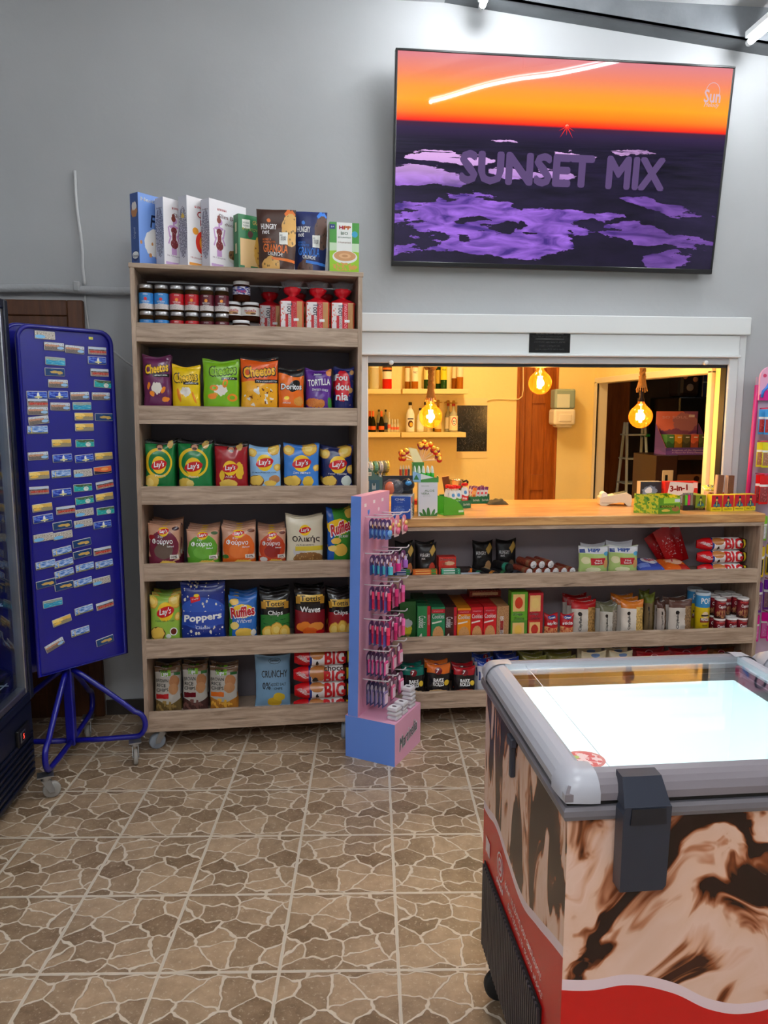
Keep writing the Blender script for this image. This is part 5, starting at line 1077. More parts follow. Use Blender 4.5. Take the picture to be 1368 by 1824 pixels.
b = MB(); b.box(fx+.01, w_-.04, .01, .016, hc-.19, hc-.13, mat('inner_rail', (198, 168, 140), .5), .003); b.cyl((fx+.5*(w_-fx), .0095, hc-.16), (fx+.5*(w_-fx), .011, hc-.16), .02, n=16, m=M_dbr); b.box(fx+.01, w_-.04, .01, .016, hc-.34, hc-.30, mat('inner_rail', (198, 168, 140), .5), .003); b.build('inner_rail', t)
b = MB(); b.box(fx, w_-.035, .002, .006, .03, hc-.03, glassy('case_glass', (.8, .7, .6), .05)); b.build('glass_pane', t)
xa, xb = xY(1192, Yd), xY(1268, Yd); wd = xb-xa; hd_ = onY(1220, 733, Yd).z-zt
t = thing('card_display', 'violet and pink cardboard counter display with small green and orange boxes', 'display', Matrix.Translation((xa, Yd+.05, zt+.001)))
M_so = art('violet_card_print', (150, 90, 140), [('e', .2, .85, .5, .3, (236, 130, 120), .2), ('e', .7, .75, .3, .2, (190, 130, 150), .2), ('w', .45, .10, 7, 1, (120, 70, 150), False), ('w', .38, .10, 7, 1.2, (190, 110, 170), False), ('w', .33, .10, 7, 1.4, (90, 60, 140), False)], .4)
b = MB(); b.box(0, wd, .15, .155, 0, hd_, M_so); b.text('SO SOUL', P((235, 190, 215)), lambda u, v: (u, .149, v), wd*.62, .018, (wd*.45, hd_*.86)); b.box(wd*.78, wd*.92, .146, .15, hd_*.86, hd_*.92, P((245, 230, 245)), .003); b.build('header_card', t)
b = MB(); b.box(-.004, wd+.01, -.02, .15, 0, hd_*.16, art('violet_tray_print', (96, 70, 150), [('w', .5, .2, 5, 0, (120, 80, 170), False)], .4)); b.text('Kingdom of the Heavens', P((225, 200, 235)), lambda u, v: (u, -.0206, v), wd*.74, .013, (wd/2, hd_*.105)); b.text('A Flavor for Every Fantasy', P((225, 200, 235)), lambda u, v: (u, -.0206, v), wd*.74, .013, (wd/2, hd_*.05)); b.build('tray', t)
for x in (-.004, wd+.006): b = MB(); b.add([(x, -.02, hd_*.16), (x, .15, hd_*.16), (x, .15, hd_*.72)], [(0, 1, 2)], M_so); b.add([(x+.002, -.02, hd_*.16), (x+.002, .15, hd_*.72), (x+.002, .15, hd_*.16)], [(0, 1, 2)], P((240, 130, 110))); b.build('side_card', t)
for i, (c, nm) in enumerate((((80, 140, 80), 'green'), ((214, 150, 40), 'orange edged'), ((96, 92, 60), 'olive'), ((222, 104, 70), 'coral'), ((90, 96, 60), 'dark olive'))):
    b = MB(); w2 = wd/5.3; b.box(0, w2*.92, 0, .10, 0, hd_*.30, art('flavour_box_'+nm.replace(' ', '_'), c, [('w', .4, .1, 6, i, tuple(int(q*.7) for q in c), False), ('r', .6, .8, .25, .04, (240, 240, 230))], .4), .001)
    tag(b.build('flavour_box', M=Matrix.Translation((xa+.012+w2*i*1.02, Yd+.055, zt+.001+hd_*.16+.001))), '%s flavour box in the tray of the violet display' % nm, 'box')
# ================================================================ PACKAGED GOODS: builders
def bag(name, key, W, H, D, base, lays, texts, kind='pillow', seed=None, back=None, rough=.22, pinch=.05, v0=0):
    seed = (sum(map(ord, key)) % 97)*.37 if seed is None else seed
    fm_ = art('print_'+key, base, lays, rough, bump=.0008); bm_ = mat('foil_back_'+key, back or base, rough)
    cr = .045
    def shape(u, v):
        a = 2*u-1
        if kind == 'pouch':
            g = (max(0, 1-v)**.55)*min(1, v/.03+.55); e = (1-abs(a)**3)
            wv = 1-.10*(1-v)**2*1.2-.02*math.sin(math.pi*v)
        else:
            vv = min(1, max(0, (v-cr)/(1-2*cr))); g = max(0, 1-abs(2*vv-1)**3.2)**.62; e = max(0, 1-abs(a)**2.6)**.6
            wv = 1-pinch*math.sin(math.pi*min(1, max(0, v)))**.7
        n1 = noise.noise(Vector((u*3.1+seed, v*3.7, seed)))+.5*noise.noise(Vector((u*8+seed, v*7, seed+9)))
        cre = abs(noise.noise(Vector((u*4+v*3+seed, v*5-u*2, seed*2))))
        d = D/2*g*max(0, e)
        y = -d*(1-.24*min(1, max(0, .5+.45*n1))-.30*min(1, cre*1.6))
        if kind == 'pillow' and (v < cr or v > 1-cr): y += .0012*(1 if int(v*220) % 2 else -1)+.004*math.sin(u*7+seed)*(1 if v > .5 else 0)
        x = a*W/2*wv + .004*noise.noise(Vector((v*4, seed, 0)))*(1 if abs(a) > .5 else 0)
        z = v*H - (.012*math.sin(math.pi*u)*(1 if v > .9 else 0)*(v-.9)*10 if kind == 'pillow' else 0) + .003*noise.noise(Vector((u*3, seed, 5)))*v
        return x, y, z
    NU, NV = 14, 20; b = MB()
    vsl = [0, .015, .03, .045]+[.045+.91*i/(NV-1) for i in range(1, NV-1)]+[.955, .97, .985, 1.0]; k = len(vsl)
    usl = [.5-.5*math.cos(math.pi*i/NU) if kind != 'x' else i/NU for i in range(NU+1)]
    vs = []; uv = []
    for u in usl:
        for v in vsl: vs.append(shape(u, v)); uv.append((u, (v-v0)/(1-v0)))
    fs = [(i*k+j, (i+1)*k+j, (i+1)*k+j+1, i*k+j+1) for i in range(NU) for j in range(k-1)]
    b.add(vs, fs, fm_, True, uv)
    vb = []
    for i, u in enumerate(usl):
        for j, v in enumerate(vsl):
            x, y, z = vs[i*k+j]; yy = -y*.8+.0002 if 0 < i < NU else y+.0002
            vb.append((x, max(yy, y+.0002), z))
    b.add(vb, [f[::-1] for f in fs], bm_, True, uv)
    if kind == 'pouch': b.add([vs[i*k] for i in range(NU+1)]+[vb[i*k] for i in range(NU, -1, -1)], [tuple(range(2*NU+2))[::-1]], bm_)
    def fnz(off):
        def fn(u, v):
            v = v0+(1-v0)*v; uu = min(.995, max(.005, u)); x, y, z = shape(uu, min(.99, max(.01, v)))
            return (x, y-off, z)
        return fn
    for t in texts:
        s, cu, cv, wu, hv, c = t[:6]; o = t[6] if len(t) > 6 else {}
        q = text_geo(s, o.get('b', .015), o.get('sh', 0), o.get('sp', 1))[2]
        if hv is None: hv = wu*W/q/(H*(1-v0))
        if wu is None: wu = hv*H*(1-v0)*q/W
        if 'ol' in o:
            b.text(s, P(o['ol']), fnz(.0016), wu*(1+.05), hv*1.14, (cu, cv), o.get('b', .015)+.035, o.get('sh', 0), o.get('rot', 0), o.get('sp', 1))
        b.text(s, P(c), fnz(.0026 if 'ol' in o else .0018), wu, hv, (cu, cv), o.get('b', .015), o.get('sh', 0), o.get('rot', 0), o.get('sp', 1))
    return tag(b.build(name), 'x', name.split('_')[-1])
def carton(name, key, w, d, h, base, lays, texts, sides=None, stexts=(), top=None, cat='box'):
    fm_ = art('carton_'+key, base, lays, .35); sm = sides if sides else mat('carton_side_'+key, base, .4)
    b = MB(); b.box(-w/2, w/2, 0, d, 0, h, mat('carton_top_'+key, top or base, .4), 0, front=fm_, side=sm)
    for t in texts:
        s, cu, cv, wu, hv, c = t[:6]; o = t[6] if len(t) > 6 else {}
        b.text(s, P(c), lambda u, v: (u, -.0005, v), wu*w, (hv*h if hv else None), ((cu-.5)*w, cv*h), o.get('b', .01), o.get('sh', 0), o.get('rot', 0))
    for t in stexts:  # on the left side face
        s, cu, cv, wu, hv, c = t[:6]; o = t[6] if len(t) > 6 else {}
        b.text(s, P(c), lambda u, v: (-w/2-.0005, -u+d, v), wu*d, (hv*h if hv else None), (cu*d, cv*h), o.get('b', .01), o.get('sh', 0), o.get('rot', 0))
    return tag(b.build(name), 'x', cat)
WHT, BLK, RED = (248, 248, 248), (22, 20, 22), (205, 20, 30)
CH1, CH2, CH3 = (238, 196, 84), (246, 216, 120), (214, 150, 50)
def chips(*cs):
    out = []
    for cx, cy, r in cs: out += [('e', cx, cy, r, r*.8, CH3, .06), ('e', cx, cy+.004, r*.9, r*.7, CH1, .06), ('e', cx-.02, cy+.01, r*.5, r*.4, CH2, .08)]
    return out
def lays_logo(cx, cy, r): return [('e', cx, cy, r, r*.78, (250, 205, 30)), ('e', cx, cy-.0, r*1.12, r*.42, RED, .012, 8)]
def lays_txt(cx, cy, r, c=WHT): return [("Lay's", cx, cy, r*1.45, r*.62, c, dict(b=.03, sh=.15, rot=4))]
SEQ = {}
def tallrow(i, items):
    """items: (proto maker(W,H), left px, right px, top px, gap behind lip, copies, yaw, description)"""
    zf = LIPS[i][1]+.0185; nm = ['top', 'second', 'third', 'fourth', 'fifth', 'bottom'][i]
    for mk, xl, xr, yt, gap, n_, rz, desc in items:
        ym = (yt + 60 + yt)/2; D = .056; yf = .029+gap
        a, zt = onF(TU, xl, yt, yf+.03); c, _ = onF(TU, xr, yt, yf+.03); a = max(a, .024); c = min(c, UW-.024); W = (c-a)*.945; H = zt-zf
        lt = LIPS[i][0]; v0 = max(0, (lt-(1.5-lt)/3.17*(yf+.02)-zf)/H); pr = mk(W, H, v0)
        for k in range(n_):
            r = random.Random(i*100+xl+k)
            M = at(TU, (a+c)/2+(0 if k == 0 else r.uniform(-.002, .002)), yf+D/2+k*.063, zf+.001+(0 if k == 0 else 0), rz+(0 if k == 0 else r.uniform(-1.2, 1.2)), 2.0, 0)
            put(pr, M, desc+(', in front, %s shelf' % nm if k == 0 else ', %s back, %s shelf' % (ORD[k+1], nm)), group='bags on the tall unit\'s %s shelf' % nm)
B = 'crisp_bag'
def mk(key, base, lays, texts, **kw):
    nm = kw.pop('name', B); D = kw.pop('D', .056)
    return lambda W, H, v0=0: bag(nm, key, W, H, D, base, lays, texts, v0=v0, **kw)
YEL, ORG = (252, 214, 40), (244, 140, 30)
cheet = lambda ol=BLK: [('Cheetos', .5, .72, .80, .17, (255, 200, 30), dict(b=.05, ol=ol, rot=5))]
puffs = [('e', .72, .30, .09, .045, ORG, .05, 30), ('e', .3, .22, .10, .04, ORG, .05, -20), ('e', .8, .12, .13, .05, ORG, .08), ('e', .2, .38, .08, .04, ORG, .05, 60)]
cream = [('e', .48, .34, .2, .10, (240, 232, 220), .15), ('n', 6, .62, (226, 150, 40), 1, 1, .5, .25, .36, .2)]
tallrow(1, [
 (mk('purple_puffs', (104, 36, 84), [('r', .66, .585, .3, .03, BLK)]+cream+puffs, cheet()+[('ΔΡΑΚΟΥΛΙΝΙΑ', .66, .585, .46, .028, WHT)]), 238, 306, 630, .012, 2, 2, 'purple crisp bag with black-edged yellow lettering'),
 (mk('yellow_puffs', (246, 206, 20), [('r', .68, .54, .28, .03, BLK)]+cream+[('e', .25, .25, .05, .17, ORG, .03, 20), ('e', .8, .2, .04, .16, ORG, .03, 30)], [('Cheetos', .5, .68, .82, .19, (255, 205, 40), dict(b=.05, ol=BLK, rot=5)), ('ΛΑΧΤΑΡΙΣΤΑ', .68, .54, .42, .028, WHT)]), 304, 358, 648, .010, 2, -2, 'yellow crisp bag with black-edged yellow lettering'),
 (mk('green_puffs', (126, 186, 30), [('r', .74, .575, .22, .03, BLK)]+cream+[('e', .3, .38, .12, .06, ORG, .02), ('e', .3, .38, .06, .03, (126, 186, 30), .02), ('e', .62, .48, .1, .07, ORG, .02, 60), ('e', .62, .48, .05, .035, (126, 186, 30), .02, 60), ('e', .82, .18, .15, .08, ORG, .02), ('e', .82, .18, .08, .04, (126, 186, 30), .02), ('e', .25, .2, .12, .06, ORG, .02)], [('Cheetos', .55, .74, .72, .17, (150, 205, 50), dict(b=.05, ol=BLK, rot=5)), ('PIZZA', .74, .575, .3, .03, WHT)]), 358, 428, 638, .010, 2, 0, 'lime green crisp bag with ring-shaped snacks'),
 (mk('orange_puffs', (236, 96, 28), [('w', .48, .03, 6, 0, (246, 176, 30), False), ('w', .93, .03, 5, 1, BLK, True), ('r', .7, .50, .33, .035, BLK), ('n', 5, .56, (240, 232, 220), 1, 1, .5, .2, .45, .2), ('n', 8, .6, (120, 60, 20), 1, 1, .5, .2, .4, .2)], [('Cheetos', .5, .70, .84, .19, (255, 190, 40), dict(b=.05, ol=BLK, rot=4)), ('ΓΙΓΑΝΤΙΝΑ LOTTO', .7, .50, .56, .032, WHT)]), 426, 498, 634, .010, 2, -2, 'large orange crisp bag with black-edged lettering'),
 (mk('orange_nacho', (240, 112, 24), [('w', .80, .06, 4, 2, BLK, True), ('e', .6, .52, .24, .13, BLK, .02, 20), ('e', .78, .14, .2, .12, (222, 150, 60), .12), ('v', 26, .2, (170, 80, 30), .78, .14, .2, .12), ('e', .3, .22, .10, .045, YEL, .03)], [('Doritos', .5, .50, .80, .13, WHT, dict(b=.04, ol=(30, 20, 20))), ('NACHO', .3, .10, .3, .04, WHT, dict(sh=.2))]), 494, 544, 653, .006, 2, 3, 'orange tortilla bag with a black flash and white lettering'),
 (mk('purple_tortilla', (92, 40, 140), [('e', .45, .83, .22, .06, (70, 26, 120)), ('e', .2, .12, .2, .12, (214, 120, 50), .12), ('e', .5, .10, .24, .12, (222, 134, 60), .14), ('e', .92, .9, .14, .1, (222, 134, 60), .12), ('e', .93, .12, .1, .14, (70, 150, 60), .1), ('v', 28, .22, (160, 60, 30), .4, .12, .4, .12)], [('TORTILLA', .5, .63, .86, .16, WHT, dict(b=.03, rot=3)), ('Jumbo', .45, .83, .3, .05, WHT), ('SWEET CHILI', .55, .44, .62, .055, WHT, dict(rot=-2))]), 543, 593, 655, .012, 2, -3, 'purple tortilla crisp bag with white lettering'),
 (mk('foudounia', (28, 34, 100), [('e', .42, .52, .42, .38, (214, 24, 40), .10), ('e', .88, .85, .1, .06, (200, 150, 90), .03), ('e', .85, .42, .11, .07, (200, 150, 90), .03), ('v', 12, .16, (210, 160, 100), .85, .5, .15, .5)], [('Fou', .36, .72, .62, .14, WHT, dict(b=.04)), ('dou', .42, .50, .68, .16, WHT, dict(b=.04)), ('nia', .42, .26, .62, .17, WHT, dict(b=.04))]), 594, 637, 652, .004, 2, -10, 'navy and red puff bag with rounded white lettering')])
playr = lambda sk, hr: [('e', .5, .86, .12, .075, hr, .03), ('e', .5, .83, .09, .075, sk, .02), ('e', .5, .80, .07, .03, hr, .03)]
tallrow(2, [
 (mk('green_origano', (22, 118, 58), [('w', .91, .02, 6, 0, BLK, True), ('e', .85, .91, .10, .10, (200, 160, 80), .1)]+[('e', .45, .5, .46, .32, (240, 200, 30)), ('e', .47, .5, .38, .26, (22, 118, 58)), ('e', .2, .12, .24, .14, CH1, .08), ('e', .14, .08, .12, .1, CH2, .08)]+playr((205, 150, 120), (70, 44, 30))+lays_logo(.46, .46, .24), lays_txt(.46, .46, .24)+[('Ρίγανη', .5, .23, .34, .05, WHT)]), 249, 313, 783, .010, 3, 3, 'green crisp bag with a yellow ring, leftmost'),
 (mk('green_origano_two', (22, 122, 60), [('w', .91, .02, 6, 0, BLK, True), ('e', .82, .91, .10, .10, (200, 160, 80), .1)]+[('e', .45, .5, .46, .32, (240, 200, 30)), ('e', .47, .5, .38, .26, (22, 122, 60)), ('e', .18, .06, .2, .12, CH1, .08), ('e', .35, .05, .12, .08, CH2, .08)]+playr((205, 150, 120), (70, 44, 30))+lays_logo(.46, .42, .25), lays_txt(.46, .42, .25)+[('Ρίγανη', .46, .2, .3, .05, WHT)]), 314, 379, 783, .010, 3, -2, 'green crisp bag with a yellow ring, second from the left'),
 (mk('red_salt', (160, 20, 30), [('w', .91, .02, 6, 0, BLK, True), ('e', .75, .91, .10, .10, (200, 160, 80), .1), ('e', .2, .24, .08, .12, (236, 190, 40), .05), ('e', .75, .36, .12, .2, (236, 190, 40), .12), ('e', .4, .05, .28, .10, CH1, .08)]+playr((190, 120, 90), (40, 20, 18))+lays_logo(.46, .41, .22), lays_txt(.46, .41, .22)+[('Αλάτι', .46, .22, .3, .05, WHT)]), 380, 443, 788, .010, 3, 2, 'dark red crisp bag with a figure above the round logo'),
 (mk('lightblue_lays', (150, 196, 236), chips((.1, .82, .14), (.78, .9, .2), (.9, .45, .12))+[('e', .2, .12, .26, .15, (120, 80, 50), .03), ('e', .2, .14, .23, .12, CH1, .1), ('e', .8, .16, .18, .1, (190, 130, 80), .04), ('e', .66, .06, .2, .08, CH1, .06)]+lays_logo(.48, .57, .26), lays_txt(.48, .57, .26)+[('0% προσθήκη αλατιού', .46, .33, .8, .045, (60, 90, 140))]), 442, 502, 793, .008, 2, 0, 'pale blue crisp bag with a potato bowl'),
 (mk('blue_lays', (62, 130, 214), chips((.14, .84, .16), (.72, .88, .22), (.93, .42, .1))+[('e', .22, .1, .27, .14, (110, 70, 40), .03), ('e', .22, .12, .24, .12, CH1, .1), ('e', .68, .1, .16, .14, (230, 190, 60), .1)]+lays_logo(.5, .53, .25), lays_txt(.5, .53, .25)+[('Σαν σπιτικά', .5, .31, .5, .05, WHT)]), 503, 571, 790, .008, 3, 0, 'bright blue crisp bag with crisps in its top corners'),
 (mk('navy_lays', (24, 36, 92), chips((.1, .78, .15), (.75, .86, .22), (.95, .4, .14))+[('e', .22, .1, .27, .14, (110, 70, 40), .03), ('e', .22, .12, .24, .12, CH1, .1), ('e', .8, .12, .18, .13, (225, 235, 225), .05)]+lays_logo(.52, .52, .28), lays_txt(.52, .52, .28)+[('Γεύση Τζατζίκι', .5, .29, .62, .05, WHT)]), 572, 632, 793, .008, 3, -3, 'navy crisp bag with a white dip bowl')])
def oven(key, c, c2, low): return mk('oven_'+key, (206, 156, 128), [('e', .5, .40, .48, .42, c, .05), ('w', .12, .06, 5, 1, c, False), ('e', .5, .32, .3, .2, c2, .04), ('e', .62, .02, .26, .06, CH1, .1)]+low+lays_logo(.5, .80, .16)+[('e', .87, .86, .11, .05, tuple(int(q*.5) for q in c)), ('r', .84, .17, .14, .05, (240, 235, 225))], lays_txt(.5, .80, .16)+[('Φούρνο', .46, .54, .66, .16, WHT, dict(b=.02)), ('Στο', .4, .67, .16, .05, WHT), ('50%', .84, .17, .2, .06, (70, 30, 40), dict(b=.03)), ('Baked', .72, .43, .2, .04, WHT)])
tallrow(3, [
 (oven('plum', (112, 34, 56), (104, 84, 74), [('e', .12, .65, .1, .06, (150, 20, 30), .05)]), 254, 322, 932, .006, 4, -3, 'plum and tan baked crisp bag'),
 (oven('green', (92, 160, 44), (110, 176, 60), []), 330, 391, 942, .006, 4, 3, 'green and tan baked crisp bag'),
 (oven('orange', (226, 104, 34), (232, 120, 50), [('e', .1, .16, .1, .06, (60, 110, 40), .1)]), 392, 457, 937, .006, 4, 0, 'orange and tan baked crisp bag'),
 (oven('rust', (196, 66, 30), (150, 36, 28), [('e', .18, .08, .14, .07, (235, 230, 225), .04)]), 458, 511, 941, .006, 4, 0, 'rust red and tan baked crisp bag'),
 (mk('cream_whole', (226, 216, 190), [('e', .34, .22, .18, .11, (210, 205, 205), .05), ('r', .62, .28, .4, .05, (226, 200, 60)), ('e', .6, .06, .42, .14, (150, 104, 60), .1), ('v', 16, .25, (206, 160, 90), .6, .06, .4, .14)]+lays_logo(.5, .68, .15), lays_txt(.5, .68, .15)+[('Ολικής', .52, .48, .76, .15, (60, 44, 34), dict(b=.03)), ('άλεσης', .5, .36, .5, .04, (90, 70, 50))]), 507, 578, 918, .006, 2, 2, 'cream wholegrain crisp bag with a brown bowl'),
 (mk('ruffles_green', (60, 140, 50), [('r', .06, .5, .16, .6, (30, 90, 180), .03), ('e', .42, .64, .46, .15, (250, 205, 40), .04), ('e', .5, .2, .28, .12, CH1, .04), ('e', .16, .24, .16, .06, CH2, .04), ('e', .3, .38, .2, .06, CH1, .04), ('e', .9, .9, .2, .1, CH1, .05)], [('Ruffles', .5, .63, .80, .20, (200, 20, 40), dict(b=.05, ol=WHT, rot=8)), ('ΡΙΓΑΝΗ', .6, .46, .4, .05, WHT)]), 581, 640, 905, .004, 2, 14, 'green and blue ridged crisp bag turned aside')])
tallrow(4, [
 (mk('lime_lays', (150, 190, 70), chips((.1, .84, .18), (.85, .86, .22), (.95, .5, .12))+[('e', .24, .14, .27, .16, (100, 64, 36), .04), ('e', .24, .15, .24, .14, CH1, .12), ('e', .8, .18, .13, .09, (245, 245, 240)), ('e', .8, .18, .10, .07, (110, 40, 30)), ('e', .62, .08, .09, .05, (245, 245, 240))]+lays_logo(.52, .62, .27), lays_txt(.52, .62, .27)+[('Γεύση Λάιμ & Τσίλι', .5, .42, .66, .05, (60, 90, 40))]), 260, 321, 1060, .006, 3, 3, 'pale lime crisp bag with a sauce bowl'),
 (mk('poppers', (32, 52, 140), [('e', .5, .45, .55, .28, (50, 90, 190), .02), ('v', 8.5, .24, (240, 234, 214)), ('v', 13, .12, (250, 246, 230)), ('r', .5, .36, .5, .12, (44, 76, 176), .02), ('r', .33, .71, .11, .05, (214, 24, 40), .02, 12), ('e', .36, .77, .06, .03, YEL, .02)], [('Poppers', .5, .37, .86, .15, WHT, dict(b=.05, rot=4)), ('Classic', .5, .2, .34, .05, (225, 235, 250), dict(b=.02)), ('Tasty', .33, .71, .16, .03, WHT, dict(rot=12))]), 318, 403, 1038, .008, 2, -2, 'big dark blue popcorn-patterned bag'),
 (mk('ruffles_blue', (44, 110, 196), [('r', .02, .3, .1, .5, (60, 130, 50), .05), ('e', .5, .62, .40, .16, (250, 205, 40), .04), ('e', .55, .1, .32, .13, CH1, .04), ('e', .2, .28, .16, .09, CH2, .06), ('e', .2, .84, .16, .08, CH1, .06), ('e', .9, .1, .1, .08, (230, 225, 215), .05)], [('Ruffles', .5, .61, .84, .22, (205, 20, 40), dict(b=.05, ol=WHT, rot=4)), ('Η Πάντα', .55, .39, .56, .08, WHT, dict(sh=.3))]), 405, 459, 1060, .006, 3, 0, 'blue ridged crisp bag with red lettering'),
 (mk('tottis_green', (24, 24, 26), [('w', .46, .02, 5, 1, (46, 120, 50), False, .05), ('n', 5, .6, (20, 80, 40), 1, 4, .5, .3, .5, .16), ('r', .5, .74, .38, .075, (236, 190, 80), .01), ('r', .12, .70, .08, .08, (180, 130, 40), .02), ('r', .88, .70, .08, .08, (180, 130, 40), .02)]+chips((.25, .08, .2), (.55, .14, .22), (.82, .08, .2)), [('Tottis', .5, .74, .62, .11, BLK, dict(b=.02)), ('Chips', .5, .52, .5, .13, WHT, dict(b=.02))]), 461, 519, 1055, .006, 3, 0, 'black and green crisp bag with a gold banner'),
 (mk('tottis_waves', (26, 22, 24), [('w', .52, .03, 6, 2, (130, 22, 34), False), ('r', .5, .80, .42, .075, (236, 190, 80), .01), ('r', .1, .76, .07, .08, (180, 130, 40), .02), ('r', .9, .76, .07, .08, (180, 130, 40), .02), ('e', .3, .18, .26, .11, (236, 130, 40), .08), ('e', .7, .18, .26, .10, (240, 150, 60), .08), ('e', .5, .08, .26, .08, (226, 96, 30), .08), ('e', .82, .06, .14, .05, (200, 20, 30), .06)], [('Tottis', .5, .80, .66, .11, BLK, dict(b=.02)), ('Waves', .5, .56, .66, .12, WHT, dict(b=.04))]), 523, 582, 1050, .006, 3, 0, 'black and dark red wavy crisp bag'),
 (mk('tottis_red', (26, 22, 24), [('w', .5, .02, 5, 1, (150, 26, 36), False), ('r', .5, .74, .40, .085, (236, 190, 80), .01), ('r', .08, .70, .06, .08, (180, 130, 40), .02)]+chips((.25, .1, .22), (.6, .14, .24), (.9, .08, .2)), [('Tottis', .5, .74, .66, .11, BLK, dict(b=.02)), ('Chips', .5, .50, .6, .13, WHT, dict(b=.02))]), 583, 637, 1055, .006, 3, 0, 'black and red crisp bag half behind the pink display')])
def rice(key, c, low): return mk('rice_'+key, (196, 190, 180), [('w', .86, .02, 5, 1, (120, 90, 64), True), ('e', .75, .66, .2, .13, (190, 130, 84), .04), ('e', .72, .50, .2, .12, (200, 144, 98), .04), ('v', 24, .14, (150, 96, 60), .73, .58, .18, .18), ('r', .28, .36, .24, .05, c, .02), ('r', .86, .82, .12, .03, (40, 110, 50)), ('w', .24, .06, 5, 2, low, False), ('n', 6, .5, tuple(min(255, int(q*1.5)) for q in low), 1, 1, .4, .12, .4, .14), ('r', .42, .85, .2, .06, (130, 190, 40), .02)], [('rice', .34, .90, .3, .06, BLK, dict(b=.03)), ('UP!', .38, .82, .26, .07, WHT, dict(b=.05)), ('BROWN', .28, .70, .48, .07, BLK, dict(b=.01)), ('RICE', .24, .60, .36, .07, BLK), ('CHIPS', .28, .50, .46, .07, BLK)])
tallrow(5, [
 (rice('tomato', (190, 30, 34), (110, 90, 50)), 271, 323, 1187, .085, 2, 5, 'pale rice crisp bag with a red band'),
 (rice('barbecue', (110, 20, 30), (84, 54, 50)), 323, 371, 1183, .105, 2, 4, 'pale rice crisp bag with a maroon band'),
 (rice('cheese', (226, 110, 30), (200, 130, 50)), 371, 425, 1186, .085, 2, -4, 'pale rice crisp bag with an orange band'),
 (mk('crunchy', (140, 182, 216), [('e', .56, .10, .2, .1, (236, 190, 50), .06), ('e', .68, .2, .16, .08, (246, 206, 60), .05), ('e', .56, .88, .17, .06, (20, 24, 30)), ('e', .56, .88, .16, .052, (140, 182, 216))], [('CRUNCHY', .55, .64, .74, .13, BLK, dict(b=.01)), ('0%', .32, .42, .24, .13, BLK), ('ADDED SALT', .66, .44, .44, .05, BLK), ('CHIPS', .66, .36, .22, .045, BLK), ('Jumbo', .56, .88, .24, .055, BLK, dict(b=.02))]), 451, 519, 1167, .10, 1, -2, 'light blue salt-free crisp bag')])

# ---- croissant packs, lying and stacked
def croiss(key, L_, Hh, choco):
    """pillow pack lying on its side: red twisted left end, white middle, brown right end"""
    lays = [('r', .12, .5, .14, .6, (206, 20, 28)), ('w', 2, 0, 1, 0, RED, True), ('r', .27, .5, .02, .6, (30, 50, 130)), ('r', .93, .5, .1, .6, (66, 32, 22), .02), ('r', .92, .5, .03, .3, (240, 220, 40), .01)]
    if choco: lays += [('e', .42, .62, .15, .36, (190, 120, 60), .12), ('e', .36, .3, .05, .14, BLK, .05)]
    else: lays += [('e', .38, .72, .12, .22, (190, 120, 60), .1), ('e', .38, .3, .025, .12, BLK, .05)]
    T_ = [('BIG', .68, .42 if choco else .55, .34, .50 if choco else .6, (206, 20, 28), dict(b=.05))]
    if choco: T_ += [('choco', .68, .80, .34, .24, (60, 30, 20), dict(b=.04))]
    T_ += [('γεμιστό', .12, .6, .18, .16, WHT, dict(rot=-50)), ('με κακάο', .17, .5, .18, .14, WHT, dict(rot=-50))]
    b = MB(); fm_ = art('print_'+key, (238, 234, 232), lays, .22, bump=.0006); D = .075; NU, NV = 22, 10; seed = len(key)*1.3
    def shp(u, v):   # u along the length 0..1, v round the front half 0..1 (bottom to top)
        e = min(1, max(0, (u-.03)/.94)); g = max(0, 1-abs(2*e-1)**4)**.5; g = .12+.88*g
        n1 = noise.noise(Vector((u*6+seed, v*3, seed)))
        t = (v-.5)*math.pi; return ((u-.5)*L_, -math.cos(t)*D/2*g*(1+.12*n1), Hh/2+math.sin(t)*Hh/2*(.55+.45*g))
    vs = [shp(i/NU, j/NV) for i in range(NU+1) for j in range(NV+1)]; uv = [(i/NU, j/NV) for i in range(NU+1) for j in range(NV+1)]
    fs = [(i*(NV+1)+j, (i+1)*(NV+1)+j, (i+1)*(NV+1)+j+1, i*(NV+1)+j+1) for i in range(NU) for j in range(NV)]
    b.add(vs, fs, fm_, True, uv); b.add([(x, -y, z) for x, y, z in vs], [f[::-1] for f in fs], fm_, True, uv)
    for s, cu, cv, wu, hv, c, o in T_:
        b.text(s, P(c), lambda u, v: (lambda q: (q[0], q[1]-.002, q[2]))(shp(min(1, max(0, u)), min(1, max(0, v)))), wu, hv, (cu, cv), o.get('b', .01), 0, o.get('rot', 0))
    return tag(b.build('croissant_pack'), 'x', 'pastry')
zf = LIPS[5][1]+.0185; x0, _ = onF(TU, 523, 1200, .04); x1, _ = onF(TU, 640, 1200, .04); x1 = min(x1, UW-.025)
zz = [onF(TU, 560, y, .045)[1] for y in (1253, 1241, 1211, 1171, 1140)]
h_ = min((zz[3]-zz[1])/2, .0775)
cA = croiss('choco_big', x1-x0, h_, True); cB = croiss('white_big', x1-x0, h_, False)
for k, (p, nm) in enumerate(((cB, 'lowest'), (cB, 'second'), (cA, 'third, chocolate'), (cB, 'topmost'))):
    put(p, at(TU, (x0+x1)/2+(.004 if k % 2 else 0), .062, zf+.0015+k*h_*1.004, 0), 'croissant pack lying in the bottom shelf stack, %s from below' % nm if k != 3 else 'croissant pack lying topmost of the bottom shelf stack', group='croissant packs on the bottom shelf')

